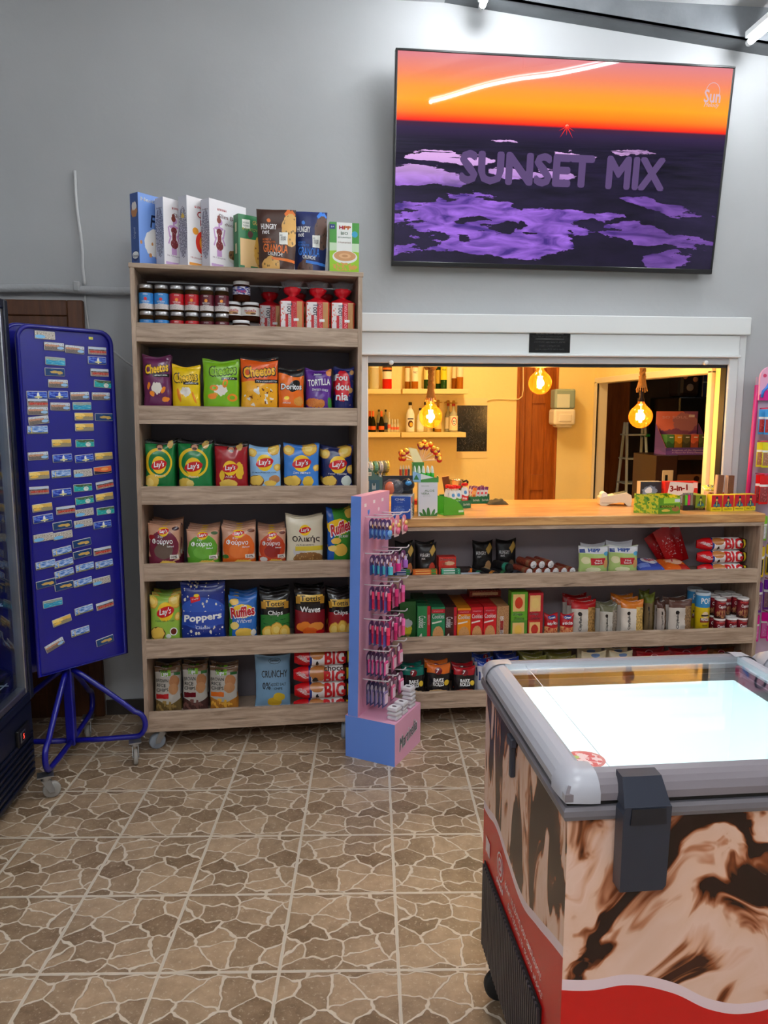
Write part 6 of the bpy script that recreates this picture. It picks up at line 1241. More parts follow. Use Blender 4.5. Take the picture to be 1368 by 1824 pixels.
# ---- top shelf: jars, spreads, bread
def jar(key, lab, r, h, content, lid, name='preserve_jar', texts=(), labz=(.08, .68), lidh=.016):
    t = thing(name, 'x', 'jar')
    b = MB(); b.lathe([(.001, .001), (r*.93, 0), (r, .006), (r, h*.78), (r*.86, h*.87), (r*.84, h-lidh)], glassy('jar_glass_'+key, (1, 1, 1), .05, .03, (content, .93)), 20); b.build('jar_body', t)
    b = MB(); b.lathe([(r*.90, h-lidh), (r*.92, h-lidh+.001), (r*.92, h-.001), (r*.88, h), (.001, h)], lid, 20); b.build('jar_lid', t)
    b = MB(); rr = r*1.01; b.lathe([(rr, h*labz[0]), (rr, h*labz[1])], lab, 24)
    for s, v, wd, ht, c, *o in texts: b.text(s, P(c), lambda u, v_: (1.02*r*math.sin(u/r), -1.02*r*math.cos(u/r), v_), r*wd, ht*h, (0, v*h), .02)
    b.build('jar_label', t); return t
M_lid = mat('silver_jar_lid', (190, 190, 192), .3, .8)
def pres(key, c): return jar(key, art('label_'+key, c, [('r', .5, .16, .5, .16, (214, 206, 204)), ('v', 30, .25, tuple(int(q*.7) for q in c), .5, .16, .5, .12), ('e', .5, .62, .035, .10, (240, 150, 40) if key != 'pb' else (214, 30, 40))], .4), .0298, .108, (52, 34, 16), M_lid, texts=[('ΕΨΙΣΗ', .62, .6, .05, WHT), ('ΜΑΡΜΕΛΑΔΑ', .36, 1.05, .06, WHT), ('ΦΡΟΥΤΟΥ', .28, .8, .05, WHT)])
JT = [(pres('pb', (54, 140, 214)), 'blue-labelled'), (pres('pr', (190, 22, 34)), 'red-labelled'), (pres('pm', (96, 20, 38)), 'maroon-labelled')]
zf = LIPS[0][1]+.0185; upx = [253, 278.8, 305, 332, 358.6, 385]; lox = [248, 275.7, 303, 330.4, 357, 384]
for j in range(6):
    p, nm = JT[j//2]; sd = 'left' if j % 2 == 0 else 'right'
    for lvl, xs_, gap in ((0, lox, .062), (1, upx, .068)):
        x, _ = onF(TU, xs_[j], 560, gap-.02); z = zf+.001+lvl*.1085
        put(p, at(TU, max(x, .052+.0615*j), gap, z, random.uniform(-8, 8)), '%s preserve jar with silver lid, %s one of its pair, %s layer' % (nm, sd, ('lower', 'upper')[lvl]), group='preserve jars on the top shelf')
M_wl = mat('white_plastic_lid', (232, 232, 234), .35)
nut = jar('hazel', art('hazel_label', (232, 228, 224), [('e', .5, .28, .09, .18, (200, 150, 90), .1), ('e', .55, .22, .06, .1, (90, 50, 30), .08)], .35), .039, .082, (50, 24, 14), M_wl, 'spread_jar', [('nutella', .56, 1.3, .14, (190, 30, 36))], (.30, .74), .012)
ban = jar('banana', art('blue_spread_label', (44, 60, 140), [('n', 7, .5, (225, 225, 235), 2, 1), ('e', .5, .5, .1, .2, (60, 70, 170))], .35), .037, .086, (60, 28, 16), M_wl, 'spread_jar', [('Merenda', .5, 1.1, .14, (226, 40, 60))], (.34, .72), .02)
q = [(413.8, .085, 1, nut, 'left of the middle pair of white-lidded hazelnut spread jars'), (446, .085, 1, nut, 'right of the middle pair of white-lidded hazelnut spread jars'), (413.8, .150, 0, nut, 'hazelnut spread jar at the lower left of the pyramid'), (429, .062, 0, nut, 'front lower hazelnut spread jar, half behind the shelf lip'), (448, .150, 0, nut, 'hazelnut spread jar at the lower right of the pyramid'), (430, .09, 2, ban, 'blue-labelled spread jar crowning the white-lidded pyramid')]
for px, y, lvl, p, lb in q:
    x, _ = onF(TU, px, 560, y-.03); yy = {0: y, 1: .118, 2: .118}[lvl]; put(p, at(TU, x, yy, zf+.001+lvl*.0828), lb, group='spread jars on the top shelf' if p is nut else None)
M_clear = glassy('clear_bag_film', (.96, .96, .98), .05, .12, ((200, 200, 210), .10))
def bread():
    t = thing('bread_loaf', 'x', 'bread'); w_, d_, h_ = .102, .11, .172; b = MB()
    fm_ = art('bread_bag_print', (236, 228, 228), [('r', .88, .5, .22, .6, (196, 140, 84)), ('r', .60, .5, .12, .6, (206, 20, 36)), ('v', 12, .32, (226, 130, 110), .12, .5, .12, .5), ('r', .30, .5, .06, .16, (190, 20, 34))], .25, bump=.0006)
    sidem = mat('bread_crust', (190, 136, 84), .4)
    b.box(-w_/2, w_/2, 0, d_, 0, h_, mat('bread_red_film', (200, 18, 34), .25), .010, front=fm_, side=sidem, seg=3); b.build('loaf', t)
    b = MB(); fn = lambda u, v: (u, -.0009, v)
    b.text('Τοστ', P((50, 44, 70)), fn, .050, .020, (-.008, .135), .03, 0, -90); b.text('Γεύση', P((120, 40, 60)), fn, .042, .015, (-.008, .085), .01, .2, -90); b.text('ΠΑΠΑΔΟΠΟΥΛΟΥ', P((250, 180, 190)), fn, .100, .011, (.0125, .11), .02, 0, -90)
    b.box(.008, .030, -.0012, -.0006, .085, .096, P(WHT), .002); b.build('bag_print', t)
    b = MB(); n_ = 20
    prof = [(.050, .160), (.054, .168), (.040, .180), (.018, .190), (.014, .194), (.030, .206), (.036, .222), (.030, .230)]
    vs = []
    for i in range(n_+1):
        a = 2*math.pi*i/n_
        for r, z in prof: rr = r*(1+.14*math.sin(a*7+z*60)); vs.append((rr*math.cos(a)*(1.0), d_/2+rr*math.sin(a)*.9, z))
    k = len(prof); b.add(vs, [(i*k+j, (i+1)*k+j, (i+1)*k+j+1, i*k+j+1) for i in range(n_) for j in range(k-1)], mat('bread_red_film', (200, 18, 34), .25), True); b.build('twisted_neck', t)
    b = MB(); vs = []
    for i in range(n_+1):
        a = 2*math.pi*i/n_
        for r, z in ((.028, .222), (.038, .238), (.048, .256)): rr = r*(1+.2*math.sin(a*5+z*90)); vs.append((rr*math.cos(a), d_/2+rr*.45*math.sin(a), z+.004*math.sin(a*3)))
    b.add(vs, [(i*3+j, (i+1)*3+j, (i+1)*3+j+1, i*3+j+1) for i in range(n_) for j in range(2)], M_clear, True); b.build('clear_bag_end', t); return t
br = bread()
for px, y, nm in ((519.5, .03, 'leftmost'), (565.5, .034, 'middle'), (612.5, .03, 'rightmost')):
    x, _ = onF(TU, px, 560, y); put(br, at(TU, x+(-.005 if px > 600 else 0), y, zf+.001, -4), 'sliced bread loaf in red and white film, %s of the front three' % nm, group='bread loaves on the top shelf')
for px, nm in ((482, 'left'), (532, 'middle'), (582, 'right')):
    x, _ = onF(TU, px, 560, .19); put(br, at(TU, x, .19, zf+.001, 3), 'red-topped bread loaf in the dim back row, %s one' % nm, group='bread loaves at the back of the top shelf')

# ---- boxes and pouches standing on top of the tall unit
TZ = UTOP+.0006
def slimtxt(c): return [('r', .5, .5, .36, .34, (196, 200, 214)), ('n', 9, .46, (120, 120, 140), .6, 9, .5, .5, .5, .36)]
SKN = (196, 150, 200)
fig = lambda c1: [('r', .26, .63, .022, .04, SKN), ('e', .25, .595, .12, .025, SKN), ('r', .135, .515, .016, .075, SKN, 0, 14), ('r', .15, .405, .016, .07, SKN, 0, -28), ('r', .385, .53, .016, .07, SKN, 0, -18), ('r', .37, .42, .016, .07, SKN, 0, 32), ('r', .255, .24, .065, .05, SKN), ('e', .30, .69, .045, .042, SKN), ('e', .255, .715, .055, .045, (130, 50, 36)), ('e', .25, .76, .035, .025, (130, 50, 36)), ('e', .26, .545, .075, .05, c1), ('r', .26, .46, .048, .07, c1), ('e', .265, .35, .095, .07, c1), ('v', 34, .22, (220, 190, 190), .265, .42, .07, .15)]
def put_box(mkr, pxe, yt, yb, rz, lb, w_=.195, d_=.055, cat='cereal box', yl=.05):
    """near vertical edge at pixel pxe; yaw rz; near edge sits yl behind the unit's front"""
    x, zt = onF(TU, pxe, yt, yl); h_ = zt-TZ; p = mkr(w_, d_, h_)
    M = TU @ Matrix.Translation((x, yl, TZ)) @ Matrix.Rotation(R(rz), 4, 'Z') @ Matrix.Translation((w_/2, 0, 0)); o = put(p, M, lb, cat); return o
C = lambda name, key, base, lays, texts, **k: (lambda w_, d_, h_: carton(name, key, w_, d_, h_, base, lays, texts, **k))
put_box(C('cereal_box', 'fit', (110, 150, 222), [('e', .42, .34, .28, .2, (236, 232, 230), .1), ('v', 7, .22, (206, 140, 80), .35, .38, .35, .25), ('r', .95, .95, .14, .1, (220, 40, 110), .02, -40), ('r', .8, .1, .2, .12, (40, 60, 130), .05)], [('Fitness', .62, .64, .66, .17, (24, 34, 80), dict(b=.03, sh=.2)), ('Nestlé', .28, .92, .42, .05, WHT, dict(b=.03))],
   sides=art('fit_side', (56, 86, 150), [('e', .5, .75, .38, .08, (190, 130, 80), .08), ('e', .5, .82, .3, .06, (230, 225, 220), .08), ('e', .5, .14, .44, .075, (30, 50, 110)), ('e', .5, .15, .4, .05, WHT)], .35), stexts=[('Original', .5, .45, .30*5.4*.5, .06, (214, 224, 244), dict(rot=90)), ('Fitness', .5, .14, .7, .04, (24, 34, 80))], top=(120, 150, 210)), 245, 341.5, 465, 43, 'blue cereal box at the far left on top of the tall unit')
sl = C('cereal_box', 'slim', (236, 232, 236), fig((120, 34, 40))+[('e', .62, .22, .16, .09, (180, 140, 90), .1), ('v', 16, .26, (90, 60, 40), .62, .22, .14, .08), ('r', .2, .06, .16, .02, (196, 160, 206))], [('Slim Body', .56, .76, .62, .075, (110, 40, 44)), ('chocolate', .62, .68, .42, .04, (110, 40, 44)), ('ΚΛΙΜΑΚΑ', .34, .87, .24, .03, (206, 30, 50), dict(b=.03)), ('Good for natural', .7, .86, .34, .025, (150, 140, 160)), ('Με 7 βιταμίνες', .25, .17, .34, .03, (120, 90, 120))],
   sides=art('slim_side', (206, 208, 220), slimtxt(0), .4), stexts=[('Slim Body', .5, .85, .7, .03, (60, 50, 70))])
put_box(sl, 290, 350, 467, 43, 'white cereal box with a spotted-dress silhouette, left of the alarm clock box')
put_box(C('cereal_box', 'corn', (238, 234, 236), [('e', .44, .38, .22, .17, (226, 50, 30)), ('e', .46, .38, .14, .12, (240, 160, 40)), ('e', .22, .53, .08, .05, (240, 160, 40)), ('r', .5, .19, .15, .01, (226, 80, 40)), ('v', 6, .14, (226, 150, 70), .5, .85, .5, .14), ('r', .2, .06, .16, .02, (240, 160, 60))], [('Corn', .5, .77, .46, .09, (206, 40, 50)), ('Flakes', .6, .66, .5, .08, (206, 40, 50)), ('Με βιταμίνες', .25, .15, .34, .03, (180, 60, 60)), ('ΚΛΙΜΑΚΑ', .34, .87, .26, .03, (206, 30, 50), dict(b=.03))],
   sides=art('corn_side', (208, 210, 220), slimtxt(0)+[('e', .5, .72, .2, .03, (214, 180, 70), .1)], .4)), 332, 347, 469, 43, 'white cereal box with a red alarm clock drawing')
sl2 = C('cereal_box', 'slim_two', (238, 234, 238), fig((120, 34, 40))+[('e', .66, .22, .18, .10, (226, 222, 218), .01), ('e', .66, .25, .16, .07, (150, 110, 70), .06), ('v', 16, .3, (90, 60, 40), .66, .25, .14, .06), ('r', .2, .06, .16, .02, (196, 160, 206))], [('Slim Body', .56, .77, .62, .08, (110, 40, 44)), ('chocolate', .62, .68, .42, .045, (110, 40, 44)), ('ΚΛΙΜΑΚΑ', .34, .87, .24, .03, (206, 30, 50), dict(b=.03)), ('Με 7 βιταμίνες', .25, .17, .34, .03, (120, 90, 120))], sides=art('slim_side', (206, 208, 220), slimtxt(0), .4), stexts=[('Slim Body', .5, .85, .7, .03, (60, 50, 70))])
put_box(sl2, 372, 352, 470, 41, 'white cereal box with silhouette and bowl, left of the green box')
put_box(C('granola_box', 'gran', (24, 112, 60), [('r', .36, .34, .30, .24, (230, 190, 130), .01), ('r', .3, .06, .10, .1, (230, 190, 130)), ('e', .75, .38, .22, .3, (214, 160, 60), .1), ('v', 12, .28, (110, 60, 30), .75, .38, .2, .28), ('r', .26, .84, .13, .08, (236, 236, 226), .02), ('e', .4, .66, .09, .06, (90, 50, 50), .06)], [('GRANOLA', .72, .88, .48, .07, (226, 180, 90), dict(b=.03)), ('ΦΟΥΝΤΟΥΚΙ', .42, .75, .6, .05, (200, 190, 90)), ('NO ADDED', .26, .86, .2, .03, (30, 90, 50)), ('SUGARS', .26, .81, .2, .03, (30, 90, 50))], sides=art('gran_side', (24, 104, 56), [('r', .5, .78, .16, .08, (200, 190, 150)), ('r', .5, .4, .16, .09, (200, 190, 150))], .4)), 424, 380, 473, 28, 'green granola box with a beige panel behind the brown pouch', w_=.14, d_=.045, yl=.072)
def hung(key, base, acc, foodc): return lambda W, H: bag('granola_pouch', key, W, H, .075, base, [('r', .86, .86, .08, .16, acc, .01, 40), ('r', .84, .84, .06, .16, acc, .01, -40), ('e', .88, .66, .24, .28, foodc, .12), ('v', 12, .28, tuple(int(q*.6) for q in foodc), .88, .66, .22, .26), ('e', .34, .06, .26, .16, foodc, .1), ('v', 12, .25, tuple(int(q*.6) for q in foodc), .34, .06, .24, .14), ('r', .70, .17, .34, .022, acc, .01, -4), ('r', .68, .52, .11, .10, (236, 236, 230), .02), ('e', .3, .82, .05, .03, acc, .05)], [('HUNGRY', .30, .71, .40, .09, WHT, dict(b=.03)), ('not', .22, .62, .18, .06, WHT, dict(b=.03)), ('GRANOLA', .46, .35, .66, .13, acc, dict(b=.03, rot=-2)), ('CRUNCH!', .46, .26, .4, .06, WHT, dict(b=.02, rot=-3)), ('HONEY &', .24, .50, .22, .035, acc), ('PEANUTBUTTER', .30, .455, .34, .035, acc), ('NO', .62, .57, .06, .03, (60, 60, 70)), ('ADDED', .68, .535, .14, .03, (60, 60, 70)), ('SUGAR', .68, .50, .14, .03, (60, 60, 70))], kind='pouch', rough=.4)
for mkp, xl, xr, yt, yl, lb in ((hung('hungry_brown', (66, 36, 24), (232, 118, 36), (222, 170, 90)), 457, 528, 371, .012, 'dark brown granola pouch with orange lettering on the tall unit'), (hung('hungry_blue', (20, 34, 92), (60, 130, 226), (96, 66, 56)), 522, 583, 375, .07, 'dark blue granola pouch beside the brown one')):
    a, zt = onF(TU, xl, yt, yl+.03); c, _ = onF(TU, xr, yt, yl+.03); p = mkp(c-a, zt-TZ); put(p, at(TU, (a+c)/2, yl+.038, TZ, -3), lb, 'pouch')
a, zt = onF(TU, 587, 395, .05); c, _ = onF(TU, 640, 395, .05)
p = carton('cereal_box', 'hipp', c-a, .06, zt-TZ, (200, 224, 190), [('w', .44, .01, 4, 0, (150, 200, 40), False), ('r', .12, .8, .14, .2, (70, 150, 60)), ('r', .88, .8, .14, .2, (70, 150, 60)), ('r', .5, .72, .26, .32, (238, 240, 236)), ('e', .52, .33, .42, .13, (236, 236, 232)), ('e', .52, .35, .37, .10, (206, 150, 100)), ('e', .52, .35, .2, .05, (226, 178, 130)), ('e', .52, .35, .1, .025, (196, 140, 90)), ('n', 12, .5, (214, 160, 80), 1, 1, .5, .14, .45, .08), ('r', .09, .91, .09, .045, (30, 50, 120)), ('e', .85, .78, .10, .06, (60, 160, 200)), ('r', .5, .02, .14, .015, (240, 240, 230))], [('Hi', .41, .90, .16, .065, (220, 30, 70), dict(b=.06)), ('PP', .60, .90, .22, .065, (240, 120, 40), dict(b=.06)), ('BIO', .5, .79, .24, .06, (60, 110, 80)), ('ΚΡΕΜΑ ΔΗΜΗΤΡΙΑΚΩΝ', .5, .71, .44, .025, (60, 110, 80)), ('5-δημητριακά', .5, .61, .44, .035, (150, 90, 60)), ('6+', .1, .91, .1, .04, WHT)], top=(220, 226, 214))
put(p, at(TU, (a+c)/2, .05, TZ, 2), 'green and white baby cereal box at the right end of the top', 'cereal box')
# ================================================================ COUNTER SHELVES
def cf(px, py, y): return onF(TC, px, py, y)
def crow(i, items, cls='snacks on the counter\'s %s shelf'):
    zf = CL[i][1]+.0185; nm = ['upper', 'middle', 'lower'][i]
    for mkr, xl, xr, yt, gap, n_, rz, desc, cat in items:
        yf = .022+gap; a, zt = cf(xl, yt, yf+.03); c, _ = cf(xr, yt, yf+.03); a = max(a, .024); c = min(c, CW-.024); W = (c-a)*.94; H = zt-zf; lt = CL[i][0]
        v0 = max(0, (lt-(1.5-lt)/3.3*(yf+.02)-zf)/H); pr = mkr(W, H, v0); D = max(pr.dimensions.y if 0 else 0, .05)
        for k in range(n_):
            r = random.Random(i*77+xl+k); M = at(TC, (a+c)/2+(0 if k == 0 else r.uniform(-.003, .003)), yf+D/2+k*.062, zf+.001, rz+(0 if k == 0 else r.uniform(-1.5, 1.5)), 2.5)
            put(pr, M, desc+(', in front' if k == 0 else ', %s back' % ORD[k+1])+', %s counter shelf' % nm, cat, cls % nm)
nut_p = lambda key, c: mk(key, (24, 22, 24), [('e', .75, .25, .16, .14, c, .1), ('e', .6, .14, .2, .1, (214, 180, 130), .12), ('r', .8, .75, .15, .1, (200, 160, 70), .01, 40)], [('HUNGRY', .38, .62, .5, .1, WHT), ('not', .3, .52, .2, .06, WHT)], name='nut_pouch', kind='pillow', rough=.4)
crow(0, [(nut_p('nuts_left', (200, 120, 70)), 704, 739, 967, .05, 2, 4, 'black nut pouch at the far left', 'pouch'), (nut_p('nuts_red', (190, 60, 40)), 741, 779, 966, .05, 2, 0, 'black nut pouch with red peppers', 'pouch'),
 (nut_p('nuts_almond', (210, 160, 110)), 840, 879, 962, .185, 1, 2, 'black nut pouch behind the dark rolls, left one', 'pouch'), (nut_p('nuts_plain', (120, 90, 70)), 882, 921, 959, .185, 1, -2, 'black nut pouch behind the dark rolls, right one', 'pouch')])
# gum cartons and trays
def cput(p, px, y, z, rz, lb, cat=None, group=None): x, _ = cf(px, 1000, y); return put(p, TC @ Matrix.Translation((x, y, z)) @ Matrix.Rotation(R(rz), 4, 'Z'), lb, cat, group)
z0 = CL[0][1]+.0192; k33 = 3.33/FPX
gum = carton('gum_box', 'gum', 33*k33, .05, 19*k33, (206, 56, 44), [('e', .62, .35, .3, .2, (240, 190, 150), .15)], [('Dentyne', .5, .72, .84, .3, WHT, dict(sh=.2, b=.02)), ('FIRE', .35, .3, .3, .2, (250, 220, 190))], top=(190, 40, 36))
cput(gum, 798, .075, z0+.022, 0, 'red chewing gum carton, lower of the two, upper counter shelf', 'box'); cput(gum, 797, .080, z0+.022+19.2*k33, 3, 'red chewing gum carton stacked on top of the other', 'box')
b = MB(); b.box(-.045, .045, 0, .06, 0, .0215, P((150, 30, 34)), .001); tag(b.build('snack_tray', M=TC @ Matrix.Translation((cf(798, 1000, .07)[0], .07, z0))), 'flat dark red carton under the two gum cartons', 'box')
p = carton('wafer_box', 'wafer', 26*k33, .05, 26*k33, (40, 26, 26), [('r', .93, .5, .09, .5, (226, 120, 30)), ('e', .35, .3, .24, .16, (222, 190, 140), .1), ('r', .7, .5, .06, .34, (170, 90, 60), .03, -20)], [('Lacta', .62, .45, .4, .12, (200, 160, 130), dict(rot=70, sh=.2))]); cput(p, 829, .06, z0+.0, 0, 'dark wafer carton with an orange edge, upper counter shelf', 'box')
def tray(name, w_, d_, h_, c, fill, lb, px, y, rz=0, cat='tray'):
    b = MB(); t_ = .0016; cm = P(c)
    b.box(0, w_, 0, d_, 0, t_, cm); b.box(0, w_, 0, t_, t_, h_, cm); b.box(0, w_, d_-t_, d_, t_, h_*1.0, cm); b.box(0, t_, t_, d_-t_, t_, h_, cm); b.box(w_-t_, w_, t_, d_-t_, t_, h_, cm)
    x, _ = cf(px, 1000, y); o = tag(b.build(name, M=TC @ Matrix.Translation((x, y, z0)) @ Matrix.Rotation(R(rz), 4, 'Z')), lb, cat); return x, o
M_gp = art('gum_pack_green', (60, 170, 130), [('r', .5, .5, .4, .22, (240, 245, 240)), ('r', .8, .5, .08, .5, (30, 120, 90))], .35)
M_or = art('gum_pack_orange', (232, 110, 30), [('r', .4, .5, .3, .2, (250, 200, 120)), ('r', .85, .5, .1, .5, (60, 140, 60))], .35); M_bl = art('gum_pack_blue', (40, 70, 150), [('r', .45, .5, .3, .2, (230, 230, 240)), ('r', .85, .5, .12, .5, (60, 150, 60))], .35)
def flat(mt_, w_, d_, h_, edge): b = MB(); b.add([(0, 0, h_), (w_, 0, h_), (w_, d_, h_), (0, d_, h_)], [(0, 1, 2, 3)], mt_, uvs=[(0, 0), (1, 0), (1, 1), (0, 1)]); b.box(0, w_, 0, d_, 0, h_-.0003, P(edge), .001, front=mt_); return tag(b.build('gum_pack'), 'x', 'gum')
lh = CL[0][0]-z0
for mt_, ed, px, w_, nm in ((M_bl, (40, 70, 150), 702, 31, 'blue'), (M_or, (232, 110, 30), 735, 47, 'orange'), (M_gp, (60, 170, 130), 786, 37, 'green and white')):
    x, tr = tray('gum_tray', w_*k33, .035, lh*.62, (200, 200, 200), 0, 'pale card tray holding the %s gum packs' % nm, px, .022, 0)
    pr = flat(mt_, w_*k33-.006, .029, .011, ed)
    for j in range(6): put(pr, TC @ Matrix.Translation((x+.003, .025, z0+.0022+.0114*j)), '%s flat gum pack, %s from the bottom of its tray' % (nm, ORD[j+1]), 'gum', '%s gum packs' % nm)
tray('empty_tray', 36*k33, .035, lh*.96, (190, 196, 206), 0, 'empty pale grey card tray on the upper counter shelf', 823, .022)
# dark rolls and biscuit rolls lying with their ends to the front
def roll(key, r, l, body, band, end, crinkle):
    t = thing('biscuit_roll', 'x', 'biscuits'); b = MB(); T = Matrix.Rotation(math.pi/2, 4, 'X')
    b.lathe([(r, -l), (r, -l*.3), (r*1.01, -l*.28), (r*1.01, -l*.14), (r, -l*.12), (r*.98, -.008), (r*.9, 0)], art('roll_'+key, body, [('r', .5, .78, .6, .1, band), ('n', 7, .58, tuple(min(255, int(q*1.3+14)) for q in body), 2, 2)], .28), 20, T=T); b.build('wrapper', t)
    b = MB(); vs = []; n_ = 20
    for i in range(n_):
        for j in range(4): a = 2*math.pi*i/n_; q = 1-j/3; vs.append((r*.9*q*math.cos(a), -.001-(.006*crinkle*(1-q)*(1+.6*math.sin(a*5+j*2)) if j else 0), r*.9*q*math.sin(a)))
    b.add(vs, [(i*4+j, ((i+1) % n_)*4+j, ((i+1) % n_)*4+j+1, i*4+j+1) for i in range(n_) for j in range(3)], mat('roll_end_'+key, end, .35), crinkle < 1); b.build('folded_end', t)
    b = MB(); b.cyl((0, l-.001, 0), (0, l, 0), r, n=16, m=mat('roll_end_'+key, end, .35)); b.build('back_end', t); return t
for key, band, px, py, y, nm in (('dk1', (60, 150, 110), 860, 1006, .07, 'green-banded dark roll at the left'), ('dk2', (220, 140, 50), 885, 1009, .065, 'orange-banded dark roll'), ('dk3', (60, 130, 80), 905, 1008, .065, 'dark roll with a white price mark'), ('dk4', (70, 70, 80), 927, 1012, .065, 'plain dark roll at the right'), ('dk5', (60, 160, 130), 909, 990, .075, 'teal-banded dark roll lying on top')):
    x, z = cf(px, py, y); r = 8.6*k33; z = z0+r+.002 if py > 1000 else z0+r*2.75; p = roll(key, r, .11, (26, 24, 26), band, (30, 28, 30), .4)
    put(p, TC @ Matrix.Translation((x, y, z)) @ Matrix.Rotation(R(24 if py > 1000 else 26), 4, 'Z'), nm+', upper counter shelf', None, 'dark biscuit rolls')
rr = 7.6*k33; wr = roll('choc', rr, .12, (128, 52, 36), (150, 110, 80), (226, 222, 222), 1.0)
for j, px in enumerate((943, 959.5, 975, 990, 1005, 1020)):
    x, _ = cf(px, 1014, .06); put(wr, TC @ Matrix.Translation((x, .062, z0+rr+.022)) @ Matrix.Rotation(R(18), 4, 'Z'), 'white-ended biscuit roll in the lower layer, %s from the left' % ORD[j+1], None, 'white-ended biscuit rolls')
for j, px in enumerate((951, 966, 982)):
    x, _ = cf(px, 1000, .06); put(wr, TC @ Matrix.Translation((x, .066, z0+rr*2.78+.022)) @ Matrix.Rotation(R(18), 4, 'Z'), 'white-ended biscuit roll in the upper layer, %s from the left' % ORD[j+1], None, 'white-ended biscuit rolls')
b = MB(); b.box(0, .205, 0, .15, 0, .021, P((120, 30, 34)), .002); tag(b.build('biscuit_carton', M=TC @ Matrix.Translation((cf(938, 1000, .05)[0], .05, z0))), 'flat red carton carrying the white-ended biscuit rolls', 'box')
rc = mk('rice_cakes', (176, 200, 120), [('w', .70, .02, 5, 1, (226, 226, 230), True), ('r', .1, .80, .08, .07, (40, 60, 130)), ('r', .62, .40, .26, .13, (196, 40, 50), .01), ('e', .2, .45, .15, .13, (222, 216, 170), .04), ('e', .9, .3, .09, .16, (214, 160, 100), .08), ('e', .45, .1, .26, .09, (236, 232, 190), .05), ('e', .92, .68, .09, .08, (90, 170, 210))], [('HiPP', .48, .83, .40, .13, (30, 70, 150), dict(b=.06)), ('Mini', .62, .44, .2, .07, WHT), ('Snack', .62, .35, .28, .07, WHT)], name='rice_cake_bag')
crow(0, [(rc, 1028, 1087, 972, .02, 1, 4, 'pale green baby rice cake bag, left of the pair', 'bag'), (rc, 1083, 1138, 971, .018, 1, -4, 'pale green baby rice cake bag, right of the pair', 'bag')])
rc2 = mk('rice_cakes_white', (214, 214, 222), [('w', .5, .05, 5, 1, (190, 192, 206), False)], [], name='rice_cake_bag')
crow(0, [(rc2, 1032, 1080, 966, .085, 1, 2, 'white-topped bag behind the left baby rice cakes', 'bag'), (rc2, 1078, 1128, 962, .085, 1, -2, 'white-topped bag behind the right baby rice cakes', 'bag')])
# bags lying flat
def lying(key, w_, d_, h_, base, lays, texts): 
    fm_ = art('print_'+key, base, lays, .25, bump=.0006); b = MB(); NU, NV = 16, 12; sd = len(key)
    def sh(u, v, s=1):
        g = (max(0, 1-abs(2*u-1)**3)*max(0, 1-abs(2*v-1)**3))**.5; n1 = noise.noise(Vector((u*4+sd, v*4, sd)))
        return ((u-.5)*w_, v*d_, h_/2+s*h_/2*g*(1+.25*n1*(s > 0))+(0 if s > 0 else 0)+.0005*s)
    for s in (1, -1):
        vs = [sh(i/NU, j/NV, s) for i in range(NU+1) for j in range(NV+1)]; uv = [(i/NU, j/NV) for i in range(NU+1) for j in range(NV+1)]
        fs = [(i*(NV+1)+j, (i+1)*(NV+1)+j, (i+1)*(NV+1)+j+1, i*(NV+1)+j+1) for i in range(NU) for j in range(NV)]; b.add(vs, fs if s > 0 else [f[::-1] for f in fs], fm_, True, uv)
    for s, cu, cv, wu, hv, c in texts: b.text(s, P(c), lambda u, v: (lambda q: (q[0], q[1], q[2]+.0016))(sh(u, v)), wu, hv, (cu, cv), .03)
    return tag(b.build('wafer_bag'), 'x', 'bag')
x, _ = cf(1141, 1000, .05); x2, _ = cf(1188, 1000, .05)
p = lying('blue_wafers', x2-x, .16, .045, (60, 80, 170), [('e', .62, .6, .3, .26, (236, 232, 236), .03), ('r', .25, .25, .2, .12, (120, 140, 210), .03), ('n', 6, .6, (100, 120, 200), 1, 1)], [('Bake', .62, .6, .34, .16, (200, 40, 50))])
put(p, TC @ Matrix.Translation(((x+x2)/2, .05, z0+.012)) @ Matrix.Rotation(R(10), 4, 'X'), 'blue snack bag lying flat, upper of two'); 
put(p, TC @ Matrix.Translation(((x+x2)/2+.008, .030, z0)), 'blue snack bag lying flat against the shelf lip', None) if 0 else None
x, _ = cf(1186, 1000, .04); x2, _ = cf(1236, 1000, .04)
p = lying('orange_wafers', x2-x, .15, .055, (226, 100, 30), [('e', .55, .6, .3, .26, (240, 190, 160), .04), ('n', 5, .58, (240, 150, 60), 1, 1), ('r', .8, .2, .2, .15, (180, 40, 30), .05)], [('7', .5, .6, .14, .26, (200, 30, 40))])
put(p, TC @ Matrix.Translation(((x+x2)/2, .045, z0)) @ Matrix.Rotation(R(10), 4, 'X'), 'orange snack bag lying flat left of the croissant packs')
x, _ = cf(1246, 1000, .05); x2 = CW-.03; hc_ = .062
cC = croiss('counter_white', x2-x, hc_, False); cD = croiss('counter_choco', x2-x, hc_, False)
for k, nm in enumerate(('lowest', 'second', 'topmost')): put(cC if k % 2 else cD, TC @ Matrix.Translation(((x+x2)/2, .07+.01*k, z0+.001+k*.0626)), 'croissant pack at the right of the upper counter shelf, %s of three' % nm, None, 'croissant packs on the counter shelf')
b = MB(); rs_ = mat('red_bag_film', (176, 14, 22), .25)
